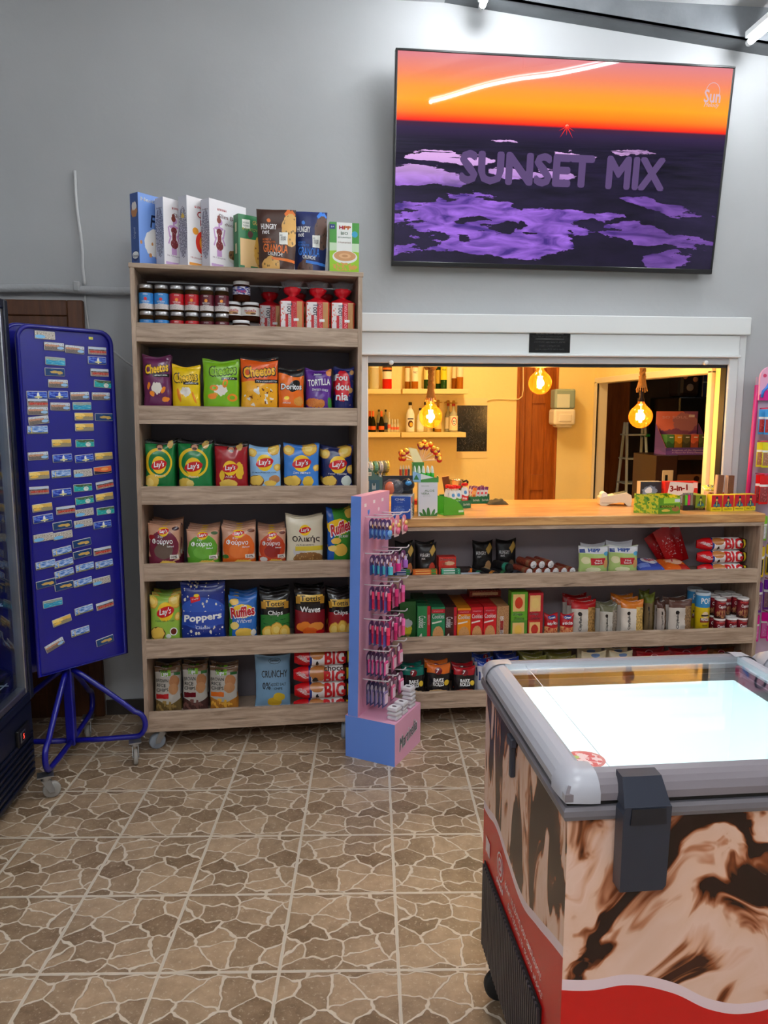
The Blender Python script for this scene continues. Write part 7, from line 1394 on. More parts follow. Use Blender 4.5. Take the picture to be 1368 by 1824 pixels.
for k, (px, py, ang, l) in enumerate(((1210, 960, -28, .11), (1222, 985, -20, .10), (1205, 948, -35, .10))):
    x, z = cf(px, py, .13); T = TC @ Matrix.Translation((x+.02, .185+.028*k, z0+.045)) @ Matrix.Rotation(R(ang), 4, 'Y')
    b = MB(); NU, NV = 10, 8; vs = [((i/NU-.5)*.085, (-1)**1*.016*math.sin(math.pi*i/NU)*math.sin(math.pi*j/NV)*(1+.4*noise.noise(Vector((i*.6, j*.5, k)))), j/NV*(.20-.015*k)) for i in range(NU+1) for j in range(NV+1)]
    fs = [(i*(NV+1)+j, (i+1)*(NV+1)+j, (i+1)*(NV+1)+j+1, i*(NV+1)+j+1) for i in range(NU) for j in range(NV)]; rm = art('red_film_lettered', (182, 16, 24), [('n', 7, .60, (230, 190, 190), 1.2, 3, .5, .5, .35, .3)], .25)
    b.add(vs, fs, rm, True, [(i/NU, j/NV) for i in range(NU+1) for j in range(NV+1)]); b.add([(q[0], -q[1]+.0005, q[2]) for q in vs], [f[::-1] for f in fs], rm, True, [(i/NU, j/NV) for i in range(NU+1) for j in range(NV+1)])
    tag(b.build('pastry_bag', M=T), 'red pastry bag leaning behind the counter croissants, %s from the front' % ORD[k+1], 'bag', 'red pastry bags leaning left')

# ---- middle shelf: cookie cartons
z1 = CL[1][1]+.0192
gb = C('gum_display_box', 'fresh', (40, 100, 44), [('e', .4, .35, .35, .14, (226, 210, 50), .15), ('e', .5, .5, .3, .1, (200, 205, 210), .1)], [('DEEP', .45, .22, .5, .06, (200, 230, 190)), ('FRESH', .6, .12, .66, .08, WHT)])
def cbox(mkr, xl, xr, yt, n_, lb, cat='biscuit box', gap=.012, dp=.052, rz=0):
    a, zt = cf(xl, yt, .022+gap); c, _ = cf(xr, yt, .022+gap); p = mkr((c-a)*.985, dp-.002, zt-z1)
    for k in range(n_): put(p, TC @ Matrix.Translation(((a+c)/2, .022+gap+k*dp, z1)) @ Matrix.Rotation(R(rz), 4, 'Z'), lb+(', in front' if k == 0 else ', %s back' % ORD[k+1]), cat, 'cookie cartons' if n_ > 2 else None)
cbox(gb, 712, 741, 1072, 1, 'dark green gum display carton left of the cookie cartons', 'box', .05)
cook = lambda key, c, ck=(206, 150, 96): C('cookie_box', key, c, [('e', .5, .30, .40, .22, ck, .05), ('v', 22, .2, (90, 50, 30), .5, .30, .38, .2), ('r', .5, .90, .5, .05, (190, 20, 40)), ('r', .4, .62, .36, .02, (240, 230, 220), .01, 4)], [('Cookies', .5, .77, .88, .11, WHT, dict(b=.03)), ('ΠΑΠΑΔΟΠΟΥΛΟΥ', .5, .90, .7, .03, (250, 210, 215))], top=tuple(int(q*.9) for q in c))
cookv = lambda key, c: C('cookie_box', key, c, [('r', .88, .5, .13, .52, (190, 20, 40)), ('e', .45, .1, .4, .14, (200, 150, 100), .08), ('r', .3, .16, .1, .16, (230, 225, 210), .03, 20)], [('Cookies', .36, .62, .95, .16, WHT, dict(b=.03, rot=-90)), ('ΠΑΠΑΔΟΠΟΥΛΟΥ', .88, .66, .8, .05, (250, 200, 210), dict(rot=-90))], top=tuple(int(q*.8) for q in c))
for mkr, xl, xr, yt, nm in ((cookv('ck_green_side', (40, 130, 74)), 743.5, 767, 1080, 'green cookie carton standing on end'), (cook('ck_green', (36, 130, 84)), 768.5, 793, 1082, 'green cookie carton with upright print'), (cookv('ck_brown', (66, 30, 28)), 793.5, 814, 1082, 'dark brown cookie carton standing on end'), (cook('ck_orange', (232, 140, 20)), 815, 839, 1084, 'orange cookie carton'), (cook('ck_red', (206, 24, 32)), 839.5, 861, 1082, 'red cookie carton, left of the two'), (cook('ck_red_two', (208, 26, 34)), 862, 885, 1081, 'red cookie carton, right of the two'), (C('cookie_box', 'ck_tan', (186, 140, 96), [('r', .42, .44, .16, .3, (214, 204, 200)), ('r', .42, .5, .14, .12, (160, 24, 40)), ('n', 14, .55, (150, 100, 64), 1, 3)], [('ΠΑΠΑΔΟΠΟΥΛΟΥ', .42, .3, .9, .06, (60, 60, 90), dict(rot=90))], top=(170, 120, 80)), 885.5, 907, 1080, 'tan striped biscuit carton')):
    cbox(mkr, xl, xr, yt, 5, nm)
b = MB(); b.box(0, .16, 0, .06, 0, .035, art('long_biscuit_pack_print', (140, 40, 30), [('r', .5, .5, .4, .2, (226, 190, 140)), ('n', 8, .6, (200, 150, 100), 3, 1)], .3), .003); 
tag(b.build('long_biscuit_pack', M=TC @ Matrix.Translation((cf(835, 1060, .2)[0], .19, z1+cf(850, 1083, .034)[1]-z1+.010))), 'long red biscuit pack lying across the cookie cartons at the back', 'biscuit box')
tart = lambda key, c, fr: C('tart_box', key, c, [('e', .45, .62, .3, .24, (222, 130, 60), .06), ('r', .46, .62, .36, .30, (236, 190, 120), .02), ('e', .46, .62, .24, .2, fr, .06), ('r', .5, .16, .42, .13, (236, 235, 225), .05) if 0 else ('r', .9, .9, .05, .05, c)], [('Crispy', .42, .22, .62, .12, WHT, dict(sh=.3, b=.02)), ('Crackers', .5, .08, .62, .10, WHT, dict(sh=.3))])
for xl, xr, y_, ym, yb_, mk1, mk2, nm in ((910, 938.5, 1054, 1104, 1130, tart('tart_green', (96, 160, 40), (206, 60, 30)), tart('tart_green_low', (84, 140, 50), (236, 190, 80)), 'green'), (940.5, 966, 1056, 1103, 1130, tart('tart_red', (176, 26, 40), (236, 200, 120)), tart('tart_red_low', (180, 40, 34), (190, 50, 36)), 'red')):
    a, zt = cf(xl, y_, .04); c, zm = cf(xr, ym, .04); 
    lo = mk2((c-a)*.97, .06, zm-z1-.001); put(lo, TC @ Matrix.Translation(((a+c)/2, .03, z1)), '%s cracker box, lower of its stack' % nm, 'biscuit box'); up = mk1((c-a)*.97, .06, zt-zm); put(up, TC @ Matrix.Translation(((a+c)/2, .03, zm)), '%s cracker box, upper of its stack' % nm, 'biscuit box')
stick = lambda key: mk(key, (176, 22, 30), [('e', .5, .78, .3, .10, (30, 50, 120)), ('w', .32, .04, 6, 1, (226, 170, 110), False), ('n', 10, .5, (176, 40, 30), 4, .6, .5, .18, .5, .16)], [('Crown', .5, .78, .44, .10, WHT, dict(b=.02)), ('sticks', .5, .52, .74, .14, WHT, dict(b=.04))], name='stick_bag')
crow(1, [(stick('sticks_left'), 968, 995, 1091, .002, 1, 3, 'red breadstick bag, left one', 'bag'), (stick('sticks_right'), 997, 1023, 1091, .002, 1, -3, 'red breadstick bag, right one', 'bag')])
cb = lambda key, top_, stripe, dark=(226, 216, 204): mk(key, dark, [('w', .72, .01, 4, 1, top_, True), ('r', .86, .34, .22, .42, stripe, .03), ('n', 12, .52, tuple(int(q*.7) for q in stripe), 3, 1, .86, .34, .24, .4), ('e', .3, .58, .08, .06, (40, 34, 34))], [('CityBake', .32, .32, .50, .13, (34, 30, 32), dict(rot=90, b=.03))], name='rusk_bag')
crow(1, [(cb('rusk_red', (190, 26, 30), (206, 156, 90)), 1016, 1064, 1068, .062, 3, 2, 'red-topped rusk bag', 'bag'), (cb('rusk_grey', (112, 110, 84), (150, 136, 120), (196, 190, 180)), 1068, 1102, 1075, .02, 2, 2, 'grey-green-topped rusk bag', 'bag'), (cb('rusk_orange', (214, 120, 30), (222, 180, 100)), 1105, 1148, 1068, .006, 3, -2, 'orange-topped rusk bag', 'bag'),
 (cb('rusk_olive', (110, 120, 40), (110, 90, 50), (120, 100, 70)), 1148, 1168, 1055, .06, 2, 0, 'olive-topped rusk bag behind the orange ones', 'bag'), (cb('rusk_brown', (96, 64, 54), (150, 116, 80), (206, 196, 186)), 1190, 1236, 1067, .006, 2, 3, 'brown-topped rusk bag beside the yellow crisp tube', 'bag'), (cb('rusk_brown_two', (86, 56, 48), (120, 84, 60), (190, 176, 166)), 1170, 1188, 1068, .03, 2, 14, 'narrow brown rusk bag turned aside', 'bag')])
def can(name, key, r, h, base, lays, texts, lid, cat, toptrim=.9):
    t = thing(name, 'x', cat); b = MB(); b.lathe([(.001, 0), (r, 0), (r, h*toptrim)], art('can_'+key, base, lays, .3), 24)
    for s, v, wd, ht, c in texts: b.text(s, P(c), lambda u, v_: (1.015*r*math.sin(u/r), -1.015*r*math.cos(u/r), v_), r*wd, ht*h, (0, v*h), .03)
    b.build('can_body', t); b = MB(); b.lathe([(r*1.02, h*toptrim-.002), (r*1.04, h*toptrim), (r*1.04, h-.003), (r*.98, h), (r*.85, h), (r*.83, h-.003), (.001, h-.003)], mat('lid_%d_%d_%d' % lid, lid, .3), 24); b.build('plastic_lid', t); return t
rP = 14*k33*.98; a, zt = cf(1255, 1055, .045); hP = zt-z1
pri = can('crisp_tube', 'pri', rP, hP, (236, 206, 30), [('r', .5, .88, .6, .16, (60, 150, 210)), ('e', .5, .56, .07, .07, (250, 225, 190)), ('r', .5, .54, .09, .018, BLK, .02), ('r', .5, .43, .11, .05, (150, 40, 30)), ('e', .5, .12, .12, .08, (240, 190, 90), .06)], [('POP', .83, 1.3, .12, WHT), ('PRINGLES', .43, 1.15, .06, WHT), ('ORIGINAL', .3, .8, .035, BLK)], (200, 214, 226), 'tube', .95)
put(pri, TC @ Matrix.Translation((a, .058, z1)), 'yellow crisp tube with a moustache face, in front'); a, _ = cf(1242, 1055, .115); put(pri, TC @ Matrix.Translation((a, .14, z1)), 'yellow crisp tube half hidden behind the front one')
rC = 10.6*k33*.98; hC = .098; cap = can('wafer_can', 'cap', rC, hC, (134, 24, 40), [('r', .5, .08, .5, .06, (60, 26, 20)), ('n', 7, .5, (214, 160, 110), 5, .7, .5, .26, .2, .22), ('r', .5, .86, .16, .03, (200, 60, 60))], [('Caprice', .60, 1.5, .2, WHT), ('ΠΑΠΑΔΟΠΟΥΛΟΥ', .86, 1.0, .035, WHT)], (236, 232, 230), 'can', .93)
for row in range(3):
    for j, px in enumerate((1281, 1303, 1325)):
        y = .05+.060*row+(.0 if j != 1 else .004); a, _ = cf(px, 1110, .05); a = min(a+.001*row, CW-.05)
        for lvl in range(2):
            if lvl and row == 0 and j == 1: continue
            put(cap, TC @ Matrix.Translation((a, y, z1+lvl*(hC+.0008))), 'dark red wafer can with white lid, %s level, %s column, %s from front' % (('lower', 'upper')[lvl], ('left', 'middle', 'right')[j], ORD[row+1]), None, 'dark red wafer cans')

# ---- lower shelf
roll_ = lambda key, c, low, fl=WHT: mk(key, (30, 26, 28), [('w', .66, .02, 5, 1, c, True), ('e', .5, .74, .16, .12, (120, 20, 34)), ('e', .86, .34, .11, .10, (240, 200, 60)), ('e', .5, .02, .44, .10, low, .1)], [('7', .46, .75, .12, .13, WHT, dict(b=.04, sh=.2)), ('BAKE', .5, .44, .44, .12, WHT, dict(b=.05)), ('ROLLS', .5, .30, .48, .12, WHT, dict(b=.05))], name='bake_roll_bag', D=.05)
crow(2, [(roll_('bake_teal', (0, 110, 96), (220, 190, 150)), 715, 757, 1186, .01, 2, 3, 'teal and black rusk roll bag', 'bag'), (roll_('bake_orange', (226, 110, 30), (226, 190, 140)), 758, 803, 1181, .01, 2, -2, 'orange and black rusk roll bag', 'bag'), (roll_('bake_red', (176, 18, 30), (206, 90, 60)), 806, 848, 1186, .01, 2, 2, 'red and black rusk roll bag', 'bag'),
 (mk('bake_blue', (214, 216, 226), [('w', .80, .02, 5, 1, (36, 70, 170), True), ('e', .75, .85, .14, .1, (170, 20, 40)), ('e', .4, .35, .14, .08, (190, 140, 90), .1), ('r', .1, .5, .04, .14, (60, 80, 140))], [('7', .75, .86, .08, .1, WHT, dict(b=.04))], name='bake_roll_bag'), 849, 885, 1177, .012, 3, -3, 'blue-topped white snack bag', 'bag')])
low = [((36, 60, 150), 888, 926, 1170, 'blue-topped carton bag'), ((120, 120, 50), 930, 975, 1168, 'olive-topped bag, left one'), ((130, 126, 60), 978, 1028, 1168, 'olive-topped bag, right one')]
crow(2, [(mk('low_%d' % xl, (196, 190, 180), [('w', .60, .02, 4, 1, c, True)], [], name='snack_bag'), xl, xr, yt, .02, 3, 0, nm+' behind the freezer', 'bag') for c, xl, xr, yt, nm in low])
pt = lambda key: mk(key, (226, 214, 180), [('e', .55, .45, .36, .14, (206, 140, 80), .12), ('v', 10, .3, (160, 96, 50), .55, .45, .34, .12), ('e', .55, .88, .18, .06, (120, 150, 200))], [('Cookies', .5, .74, .5, .08, (120, 80, 50), dict(sh=.3))], name='pastry_bag')
seven = lambda key, c: mk(key, c, [('w', .38, .02, 5, 1, (226, 222, 214), False), ('e', .5, .66, .17, .26, (220, 150, 160)), ('e', .5, .66, .155, .24, (130, 16, 34))], [('7', .46, .68, .12, .28, WHT, dict(b=.05, sh=.2)), ('DAYS', .56, .56, .12, .08, WHT)], name='croissant_bag')
crow(2, [(pt('pastry_left'), 1034, 1082, 1160, .02, 2, 2, 'cream pastry bag, left of two', 'bag'), (pt('pastry_right'), 1085, 1129, 1159, .02, 2, -2, 'cream pastry bag, right of two', 'bag'), (seven('seven_left', (150, 10, 22)), 1132, 1197, 1160, .02, 2, 0, 'red croissant bag, left of two', 'bag'), (seven('seven_right', (154, 10, 24)), 1200, 1264, 1160, .02, 2, 0, 'red croissant bag, right of two', 'bag'), (seven('seven_brown', (110, 56, 22)), 1268, 1324, 1160, .02, 2, 0, 'brown croissant bag at the right end', 'bag')])

# ================================================================ ON THE WORKTOP
WZ = WTZ+.0006; kk = 3.35/FPX
def onW(px, py): p = onZ(px, py, WZ); return p.x, p.y
def wput(p, px, py, rz, lb, cat=None, dz=0, dx=0, dy=0): x, y = onW(px, py); return put(p, Matrix.Translation((x+dx, y+dy, WZ+dz)) @ Matrix.Rotation(R(rz), 4, 'Z'), lb, cat)
# aloe box with open tray
x, y = onW(762, 919); w_ = 35*kk; h_ = 61*kk
aloe = C('face_mask_box', 'aloe', (226, 226, 232), [('e', .55, .0, .10, .26, (60, 120, 50), .02, 10), ('e', .35, .04, .07, .2, (50, 110, 44), .02, 35), ('e', .75, .04, .07, .2, (70, 130, 60), .02, -35), ('e', .2, .02, .05, .16, (60, 120, 50), .02, 60), ('e', .9, .02, .05, .16, (60, 120, 50), .02, -60)], [('ALOE', .58, .76, .5, .06, (96, 140, 90)), ('VERA', .36, .67, .42, .06, (96, 140, 90)), ('SKINCARE', .35, .9, .4, .03, (150, 160, 150)), ('gel mask', .45, .6, .4, .025, (150, 160, 150))], sides=art('aloe_side', (214, 224, 206), [('w', .42, .02, 3, 1, (90, 170, 50), False), ('r', .5, .7, .2, .05, (150, 200, 130))], .4))
put(aloe(w_, .16, h_), Matrix.Translation((x, y, WZ)) @ Matrix.Rotation(R(-6), 4, 'Z'), 'white and green aloe vera carton standing at the worktop edge', 'box')
b = MB(); gm = mat('leaf_green_card', (88, 168, 40), .4); x1, y1 = onW(782, 919)
vs = [(0, 0, .001), (.10, .05, .001), (.10, .12, .001), (0, .12, .001), (0, 0, .085), (.02, .11, .085)]
b.prism([(0, 0)]+[(.105*math.sin(R(a)), .085*math.cos(R(a))) for a in range(90, -1, -10)], 0, .0015, gm); b.prism([(0, 0)]+[(.105*math.sin(R(a)), .085*math.cos(R(a))) for a in range(90, -1, -10)], .085, .0865, gm)
for a in range(0, 90, 10):
    p0 = (.105*math.sin(R(a)), .085*math.cos(R(a))); p1 = (.105*math.sin(R(a+10)), .085*math.cos(R(a+10)))
    if a >= 50: b.add([(p0[0], 0, p0[1]), (p1[0], 0, p1[1]), (p1[0], .0865, p1[1]), (p0[0], .0865, p0[1])], [(0, 1, 2, 3)], gm)
b.box(.0, .105, 0, .0865, 0, .001, gm); b.box(.075, .10, -.0008, 0, .012, .022, P((210, 235, 200)))
tag(b.build('card_tray', M=Matrix.Translation((x1+.024, y1+.008, WZ)) @ Matrix.Rotation(R(14), 4, 'Z')), 'curved leaf green card tray beside the aloe vera carton', 'tray')
# blue gadget box, headphones pack
x, y = onW(714, 924); w_ = 35*kk; h_ = 40*kk
gm_ = C('gadget_box', 'gadget', (32, 78, 168), [('n', 16, .56, (150, 180, 230), .8, 5, .4, .3, .3, .26)], [('CMiK', .45, .86, .5, .09, WHT, dict(b=.05)), ('MK-M601', .45, .74, .3, .04, (200, 215, 240)), ('12V LED LIGHT SET', .42, .55, .5, .04, (150, 185, 235)), ('long battery life', .42, .42, .5, .04, (150, 185, 235)), ('1 year guarantee', .42, .3, .5, .04, (150, 185, 235))], sides=art('gadget_side', (222, 220, 222), [('r', .3, .8, .2, .14, (200, 90, 80), .02), ('n', 9, .5, (40, 40, 50), 1, 1, .6, .35, .36, .34)], .4), top=(200, 204, 214))
put(gm_(w_, .15, h_), Matrix.Translation((x, y, WZ)) @ Matrix.Rotation(R(-14), 4, 'Z'), 'blue gadget carton behind the top of the pink display', 'box')
b = MB(); zb_ = WZ+h_
for (dx, dy, r, c) in ((-.05, .03, .026, (232, 100, 30)), (-.032, .045, .030, (30, 30, 34)), (.0, .04, .024, (150, 150, 154)), (.028, .05, .034, (24, 34, 48)), (.034, .028, .016, (50, 130, 190))): pass
t = thing('blister_toy_pack', 'black and orange clear-packed gadget on top of the blue carton', 'gadget', Matrix.Translation((x, y+.04, zb_+.001)))
b = MB(); b.box(-.075, .065, .045, .05, 0, .085, mat('charcoal_card', (38, 38, 42), .4), .001); b.build('backing_card', t)
for nm, c, q, r, sc in (('gadget_shell', (232, 100, 30), (-.045, .01, .032), .026, (.9, .6, 1.15)), ('gadget_shell', (30, 30, 34), (-.012, .016, .04), .028, (1, .7, 1)), ('gadget_shell', (22, 34, 48), (.034, .012, .046), .032, (1.1, .7, .9)), ('gadget_trim', (60, 140, 200), (.038, -.008, .055), .013, (1.2, .6, .8))):
    b = MB(); b.sphere(q, r, mat('shell_%d_%d_%d' % c, c, .2), 14, 10, sc); b.build(nm, t)
b = MB(); b.lathe([(.03, .002), (.048, .02), (.044, .06), (.02, .075)], M_clear, 14, T=Matrix.Translation((-.03, .0, 0)) @ Matrix.Scale(.6, 4, (0, 1, 0))); b.build('clear_blister', t)
# neiea carton with fan display on top
x, y = onW(668, 905); w_ = 52*kk; hn = 30*kk
nb = C('appliance_box', 'neiea', (222, 222, 228), [('r', .5, .30, .5, .05, (30, 30, 34)), ('r', .5, .1, .5, .12, (200, 202, 210))], [('neiea', .3, .66, .42, .22, (30, 30, 34), dict(b=.06)), ('mini fan series', .78, .7, .24, .08, (120, 120, 130))])
x, y = onW(672, 908); put(nb(w_, .20, .078), Matrix.Translation((x, y+.08, WZ)) @ Matrix.Rotation(R(-3), 4, 'Z'), 'white appliance carton with black lettering under the teal fan display', 'box')
b = MB(); b.box(-.05, .07, .085, .26, 0, .0, P(WHT)) if 0 else None
t = thing('fan_display', 'teal cardboard counter display holding ring-shaped mini fans', 'display', Matrix.Translation((x, y+.075, WZ+.0785)) @ Matrix.Rotation(R(-3), 4, 'Z'))
tl = (66, 104, 106); b = MB(); side_ = [(-.068, 0), (.066, 0), (.066, .045), (.052, .065), (.005, .085), (-.04, .125), (-.068, .145)]
b.prism(side_, 0, .002, P(tl)); b.prism(side_, .16, .162, P(tl)); b.box(-.068, .066, .002, .16, 0, .002, P(tl)); b.box(.064, .066, .002, .16, .002, .035, P((110, 30, 34))); b.build('display_tray', t)
b = MB(); b.box(-.066, -.022, -.0008, 0, .082, .100, P((226, 226, 220)))
for i in range(9): b.box(-.063+.0045*i, -.061+.0045*i, -.0012, -.0008, .085, .097, P((60, 60, 60)))
b.box(-.066, .018, -.0008, 0, .008, .062, P((50, 96, 120))); b.box(-.058, -.034, -.0014, -.0008, .014, .056, P((170, 165, 160))); b.box(-.02, .0, -.0014, -.0008, .014, .044, P((160, 180, 190)))
b.add([(-.045+.007*math.cos(R(a)), -.002, .04+.008*math.sin(R(a))) for a in range(0, 360, 45)], [tuple(range(8))], P(BLK)); b.add([(-.01+.007*math.cos(R(a)), -.002, .04+.008*math.sin(R(a))) for a in range(0, 360, 45)], [tuple(range(8))], P((60, 90, 100))); b.build('display_print', t)
b = MB(); b.prism([(-.068, .10), (-.03, .10), (-.034, .235), (-.068, .25)], .150, .154, art('fan_header', (232, 180, 150), [('e', .4, .7, .3, .2, (240, 130, 70), .15), ('e', .6, .3, .4, .2, (150, 200, 190), .15), ('r', .4, .5, .3, .05, (240, 140, 60))], .4)); b.build('header_card', t)
fanm = {}
def fan(c, c2, nm):
    t = thing('mini_fan', 'x', 'fan'); m_ = mat('fan_'+nm, c, .35); r = .030; T = Matrix.Rotation(R(90), 4, 'Y') @ Matrix.Scale(1, 4)
    b = MB(); b.lathe([(r*.86, -.010), (r, -.009), (r, .009), (r*.86, .010), (r*.86, -.010)], m_, 28, T=T)
    for i in range(26): a = 2*math.pi*i/26; b.box(-.007, .007, -.0012, .0012, r*1.0, r*1.03, mat('fan_slot', (70, 90, 90), .5), T=Matrix.Rotation(a, 4, 'X'))
    b.build('cage_ring', t)
    b = MB(); b.lathe([(.001, -.006), (.009, -.005), (.009, .006), (.001, .007)], mat('fan_hub_'+nm, c2, .3), 14, T=T)
    for i in range(5): a = i*72; b.add([(.0, .006*math.cos(R(a)), .006*math.sin(R(a))), (.005, .024*math.cos(R(a)), .024*math.sin(R(a))), (-.003, .024*math.cos(R(a+40)), .024*math.sin(R(a+40)))], [(0, 1, 2)], mat('fan_hub_'+nm, c2, .3))
    b.build('blade', t)
    b = MB(); b.box(-.007, .007, -.008, .008, -.068, -.029, m_, .004, seg=2); b.build('grip', t)
    b = MB(); b.tube([(0, .010*math.cos(a), -.034+.006*math.sin(a)) for a in [i*.7 for i in range(9)]], .0025, mat('fan_strap_'+nm, c2, .5), 6); b.build('strap', t); return t
fx = [(-.052, (236, 214, 240), (190, 220, 240), 'lilac'), (-.028, (232, 232, 232), (170, 190, 190), 'white'), (.0, (110, 180, 150), (240, 220, 90), 'green and yellow'), (.026, (226, 222, 226), (130, 130, 134), 'white with grey strap'), (.046, (150, 140, 100), (120, 110, 80), 'khaki'), (.060, (240, 214, 60), (220, 190, 40), 'yellow')]
for i, (dx, c, c2, nm) in enumerate(fx):
    p = fan(c, c2, nm.replace(' ', '_')); put(p, Matrix.Translation((x+dx, y+.075+.03+.012*i, WZ+.0785+.122)) @ Matrix.Rotation(R(14), 4, 'Z'), '%s ring-shaped mini fan standing in the teal display' % nm)
# lighter display on the aloe box
x, y = onW(762, 919); zt = WZ+61*kk+.0008
t = thing('lighter_display', 'green and white card display of gel tubes on top of the aloe carton', 'display', Matrix.Translation((x-.012, y+.01, zt)) @ Matrix.Rotation(R(-4), 4, 'Z'))
gc = P((72, 140, 64)); wc = P((226, 232, 226)); b = MB()
b.box(-.058, .062, .0, .075, 0, .0015, gc); b.box(-.020, .062, .0, .0015, .0015, .022, gc, front=gc); b.add([(-.058, 0, 0), (-.02, 0, 0), (-.02, 0, .038), (-.058, 0, .052)], [(0, 1, 2, 3)], P((150, 190, 226))); b.add([(-.020, -.0004, .012), (.04, -.0004, .022), (-.020, -.0004, .040)], [(0, 1, 2)], wc); b.add([(-.054, -.0006, .012), (-.028, -.0006, .012), (-.041, -.0006, .036)], [(0, 1, 2)], P((50, 120, 60)))
b.box(.0605, .062, .0015, .075, .0015, .026, gc); b.box(-.058, -.0565, .0015, .075, .0015, .085, gc); b.box(-.058, -.0, .0735, .075, .0015, .088, gc); b.build('display_tray', t)
b = MB(); b.add([(-.05, .070, .088), (-.005, .074, .088), (-.035, .085, .150), (-.075, .082, .156)], [(0, 1, 2, 3)], P((240, 220, 160))); b.add([(-.05, .0705, .088), (-.005, .0745, .088), (-.035, .0855, .150), (-.075, .0825, .156)], [(3, 2, 1, 0)], P((200, 180, 120))); b.build('header_card', t)
t0 = thing('gel_tube', 'x', 'tube'); b = MB(); b.lathe([(.001, 0), (.0085, .001), (.0085, .034), (.006, .040)], mat('bright_green_gel', (50, 190, 60), .2), 12); b.build('tube_body', t0)
b = MB(); b.lathe([(.0065, .040), (.0065, .046), (.004, .060), (.001, .072)], mat('clear_white_tip', (230, 240, 230), .2), 12); b.build('tube_tip', t0)
for i in range(5):
    for j in range(2): put(t0, Matrix.Translation((x-.012-.045+.0205*i, y+.012+.018+.026*j, zt+.0022)), 'green gel tube with white tip, %s from left in the %s row' % (ORD[i+1], ('front', 'back')[j]), None, 'gel tubes in the green display')
# lollipop tree behind
x, y = onW(750, 899); t = thing('lollipop_stand', 'round stand bristling with red and yellow lollipops behind the green display', 'sweets', Matrix.Translation((x, y+.05, WZ)))
b = MB(); b.cyl((0, 0, 0), (0, 0, .24), .016, .012, 12, P((240, 200, 80))); b.cyl((0, 0, 0), (0, 0, .02), .045, n=18, m=P((200, 40, 50))); b.build('post', t)
rl = random.Random(4)
for i in range(26):
    a = math.pi*(rl.random()*1.1-.05); e_ = rl.uniform(-.45, .45); c = Vector((.092*math.cos(a)*(1+.05*rl.random()), .05*math.sin(e_*3), .235+.075*math.sin(a)+rl.uniform(-.016, .016)))
    hue = [(190, 30, 40), (206, 60, 30), (160, 30, 60), (120, 30, 90)][i % 4]
    b = MB(); b.cyl((c.x*.2, 0, .225), c*.86+Vector((0, 0, .03)), .0016, n=5, m=P((240, 235, 220))); b.sphere(c, .0145, mat('lolly_%d' % (i % 4), hue, .2), 10, 8); b.sphere(c+Vector((0, -.004, .004)), .0118, mat('lolly_yellow', (236, 190, 60), .25), 8, 6); b.build('lollipop', t)
# tall brown incense pack, striped pens
ip = carton('incense_box', 'incense', .036, .02, 50*kk, (96, 60, 40), [('v', 30, .3, (150, 90, 50)), ('v', 18, .2, (40, 24, 18)), ('r', .5, .12, .4, .1, (214, 170, 140))], [], top=(200, 150, 110))
x, y = onW(795, 890); put(ip, Matrix.Translation((x-.0, y+.03, WZ+.0)) @ Matrix.Rotation(R(-9), 4, 'Y') @ Matrix.Rotation(R(-20), 4, 'Z'), 'tall brown speckled incense box leaning behind the gel tubes', 'box') if 0 else None
o = put(ip, Matrix.Translation((x+.01, y-.02, WZ+.0032)) @ Matrix.Rotation(R(-10), 4, 'Y') @ Matrix.Rotation(R(-20), 4, 'Z'), 'tall brown speckled incense box leaning behind the gel tubes', 'box')
x, y = onW(723, 905)
for i, c in enumerate(((180, 60, 40), (90, 110, 90), (200, 60, 50), (80, 90, 100))):
    b = MB(); b.cyl((0, 0, 0), (0, 0, .125), .0065, n=10, m=P(c)); b.cyl((0, 0, .125), (0, 0, .14), .006, .001, 10, P((200, 190, 160))); tag(b.build('pen', M=Matrix.Translation((x-.014+.0145*i, y+.085+.002*i, WZ+.078)) if 0 else Matrix.Translation((x-.016+.0145*i, y+.10+.002*i, WZ)) @ Matrix.Scale(1.5, 4, (0, 0, 1))), 'tall striped pen between the fan display and the gel tubes, %s from left' % ORD[i+1], 'pen', 'striped pens')
# baby food pouches in green trays
def trayW(w_, d_, h_, M, lb, c=(26, 110, 70)):
    b = MB(); m_ = P(c); b.box(0, w_, 0, d_, 0, .0015, m_); b.box(0, w_, 0, .0015, .0015, h_, m_); b.box(0, .0015, .0015, d_, .0015, h_, m_); b.box(w_-.0015, w_, .0015, d_, .0015, h_*1.35, m_); b.box(.0015, w_-.0015, d_-.0015, d_, .0015, h_*1.6, m_)
    for f_ in (.3, .78): b.text('BioNella', P((225, 235, 225)), lambda u, v: (u, -.0008, v), w_*.34, h_*.3, (w_*f_, h_*.5), .03)
    return tag(b.build('card_tray', M=M), lb, 'tray')
x, y = onW(806, 907); T1 = Matrix.Translation((x-.005, y+.0, WZ)) @ Matrix.Rotation(R(22), 4, 'Z'); trayW(.115, .12, .038, T1, 'dark green card tray of red-capped pouches on the worktop')
x, y = onW(841, 899); T2 = Matrix.Translation((x+.0, y+.04, WZ)) @ Matrix.Rotation(R(8), 4, 'Z'); trayW(.105, .11, .036, T2, 'dark green card tray of slim fruit bars on the worktop')
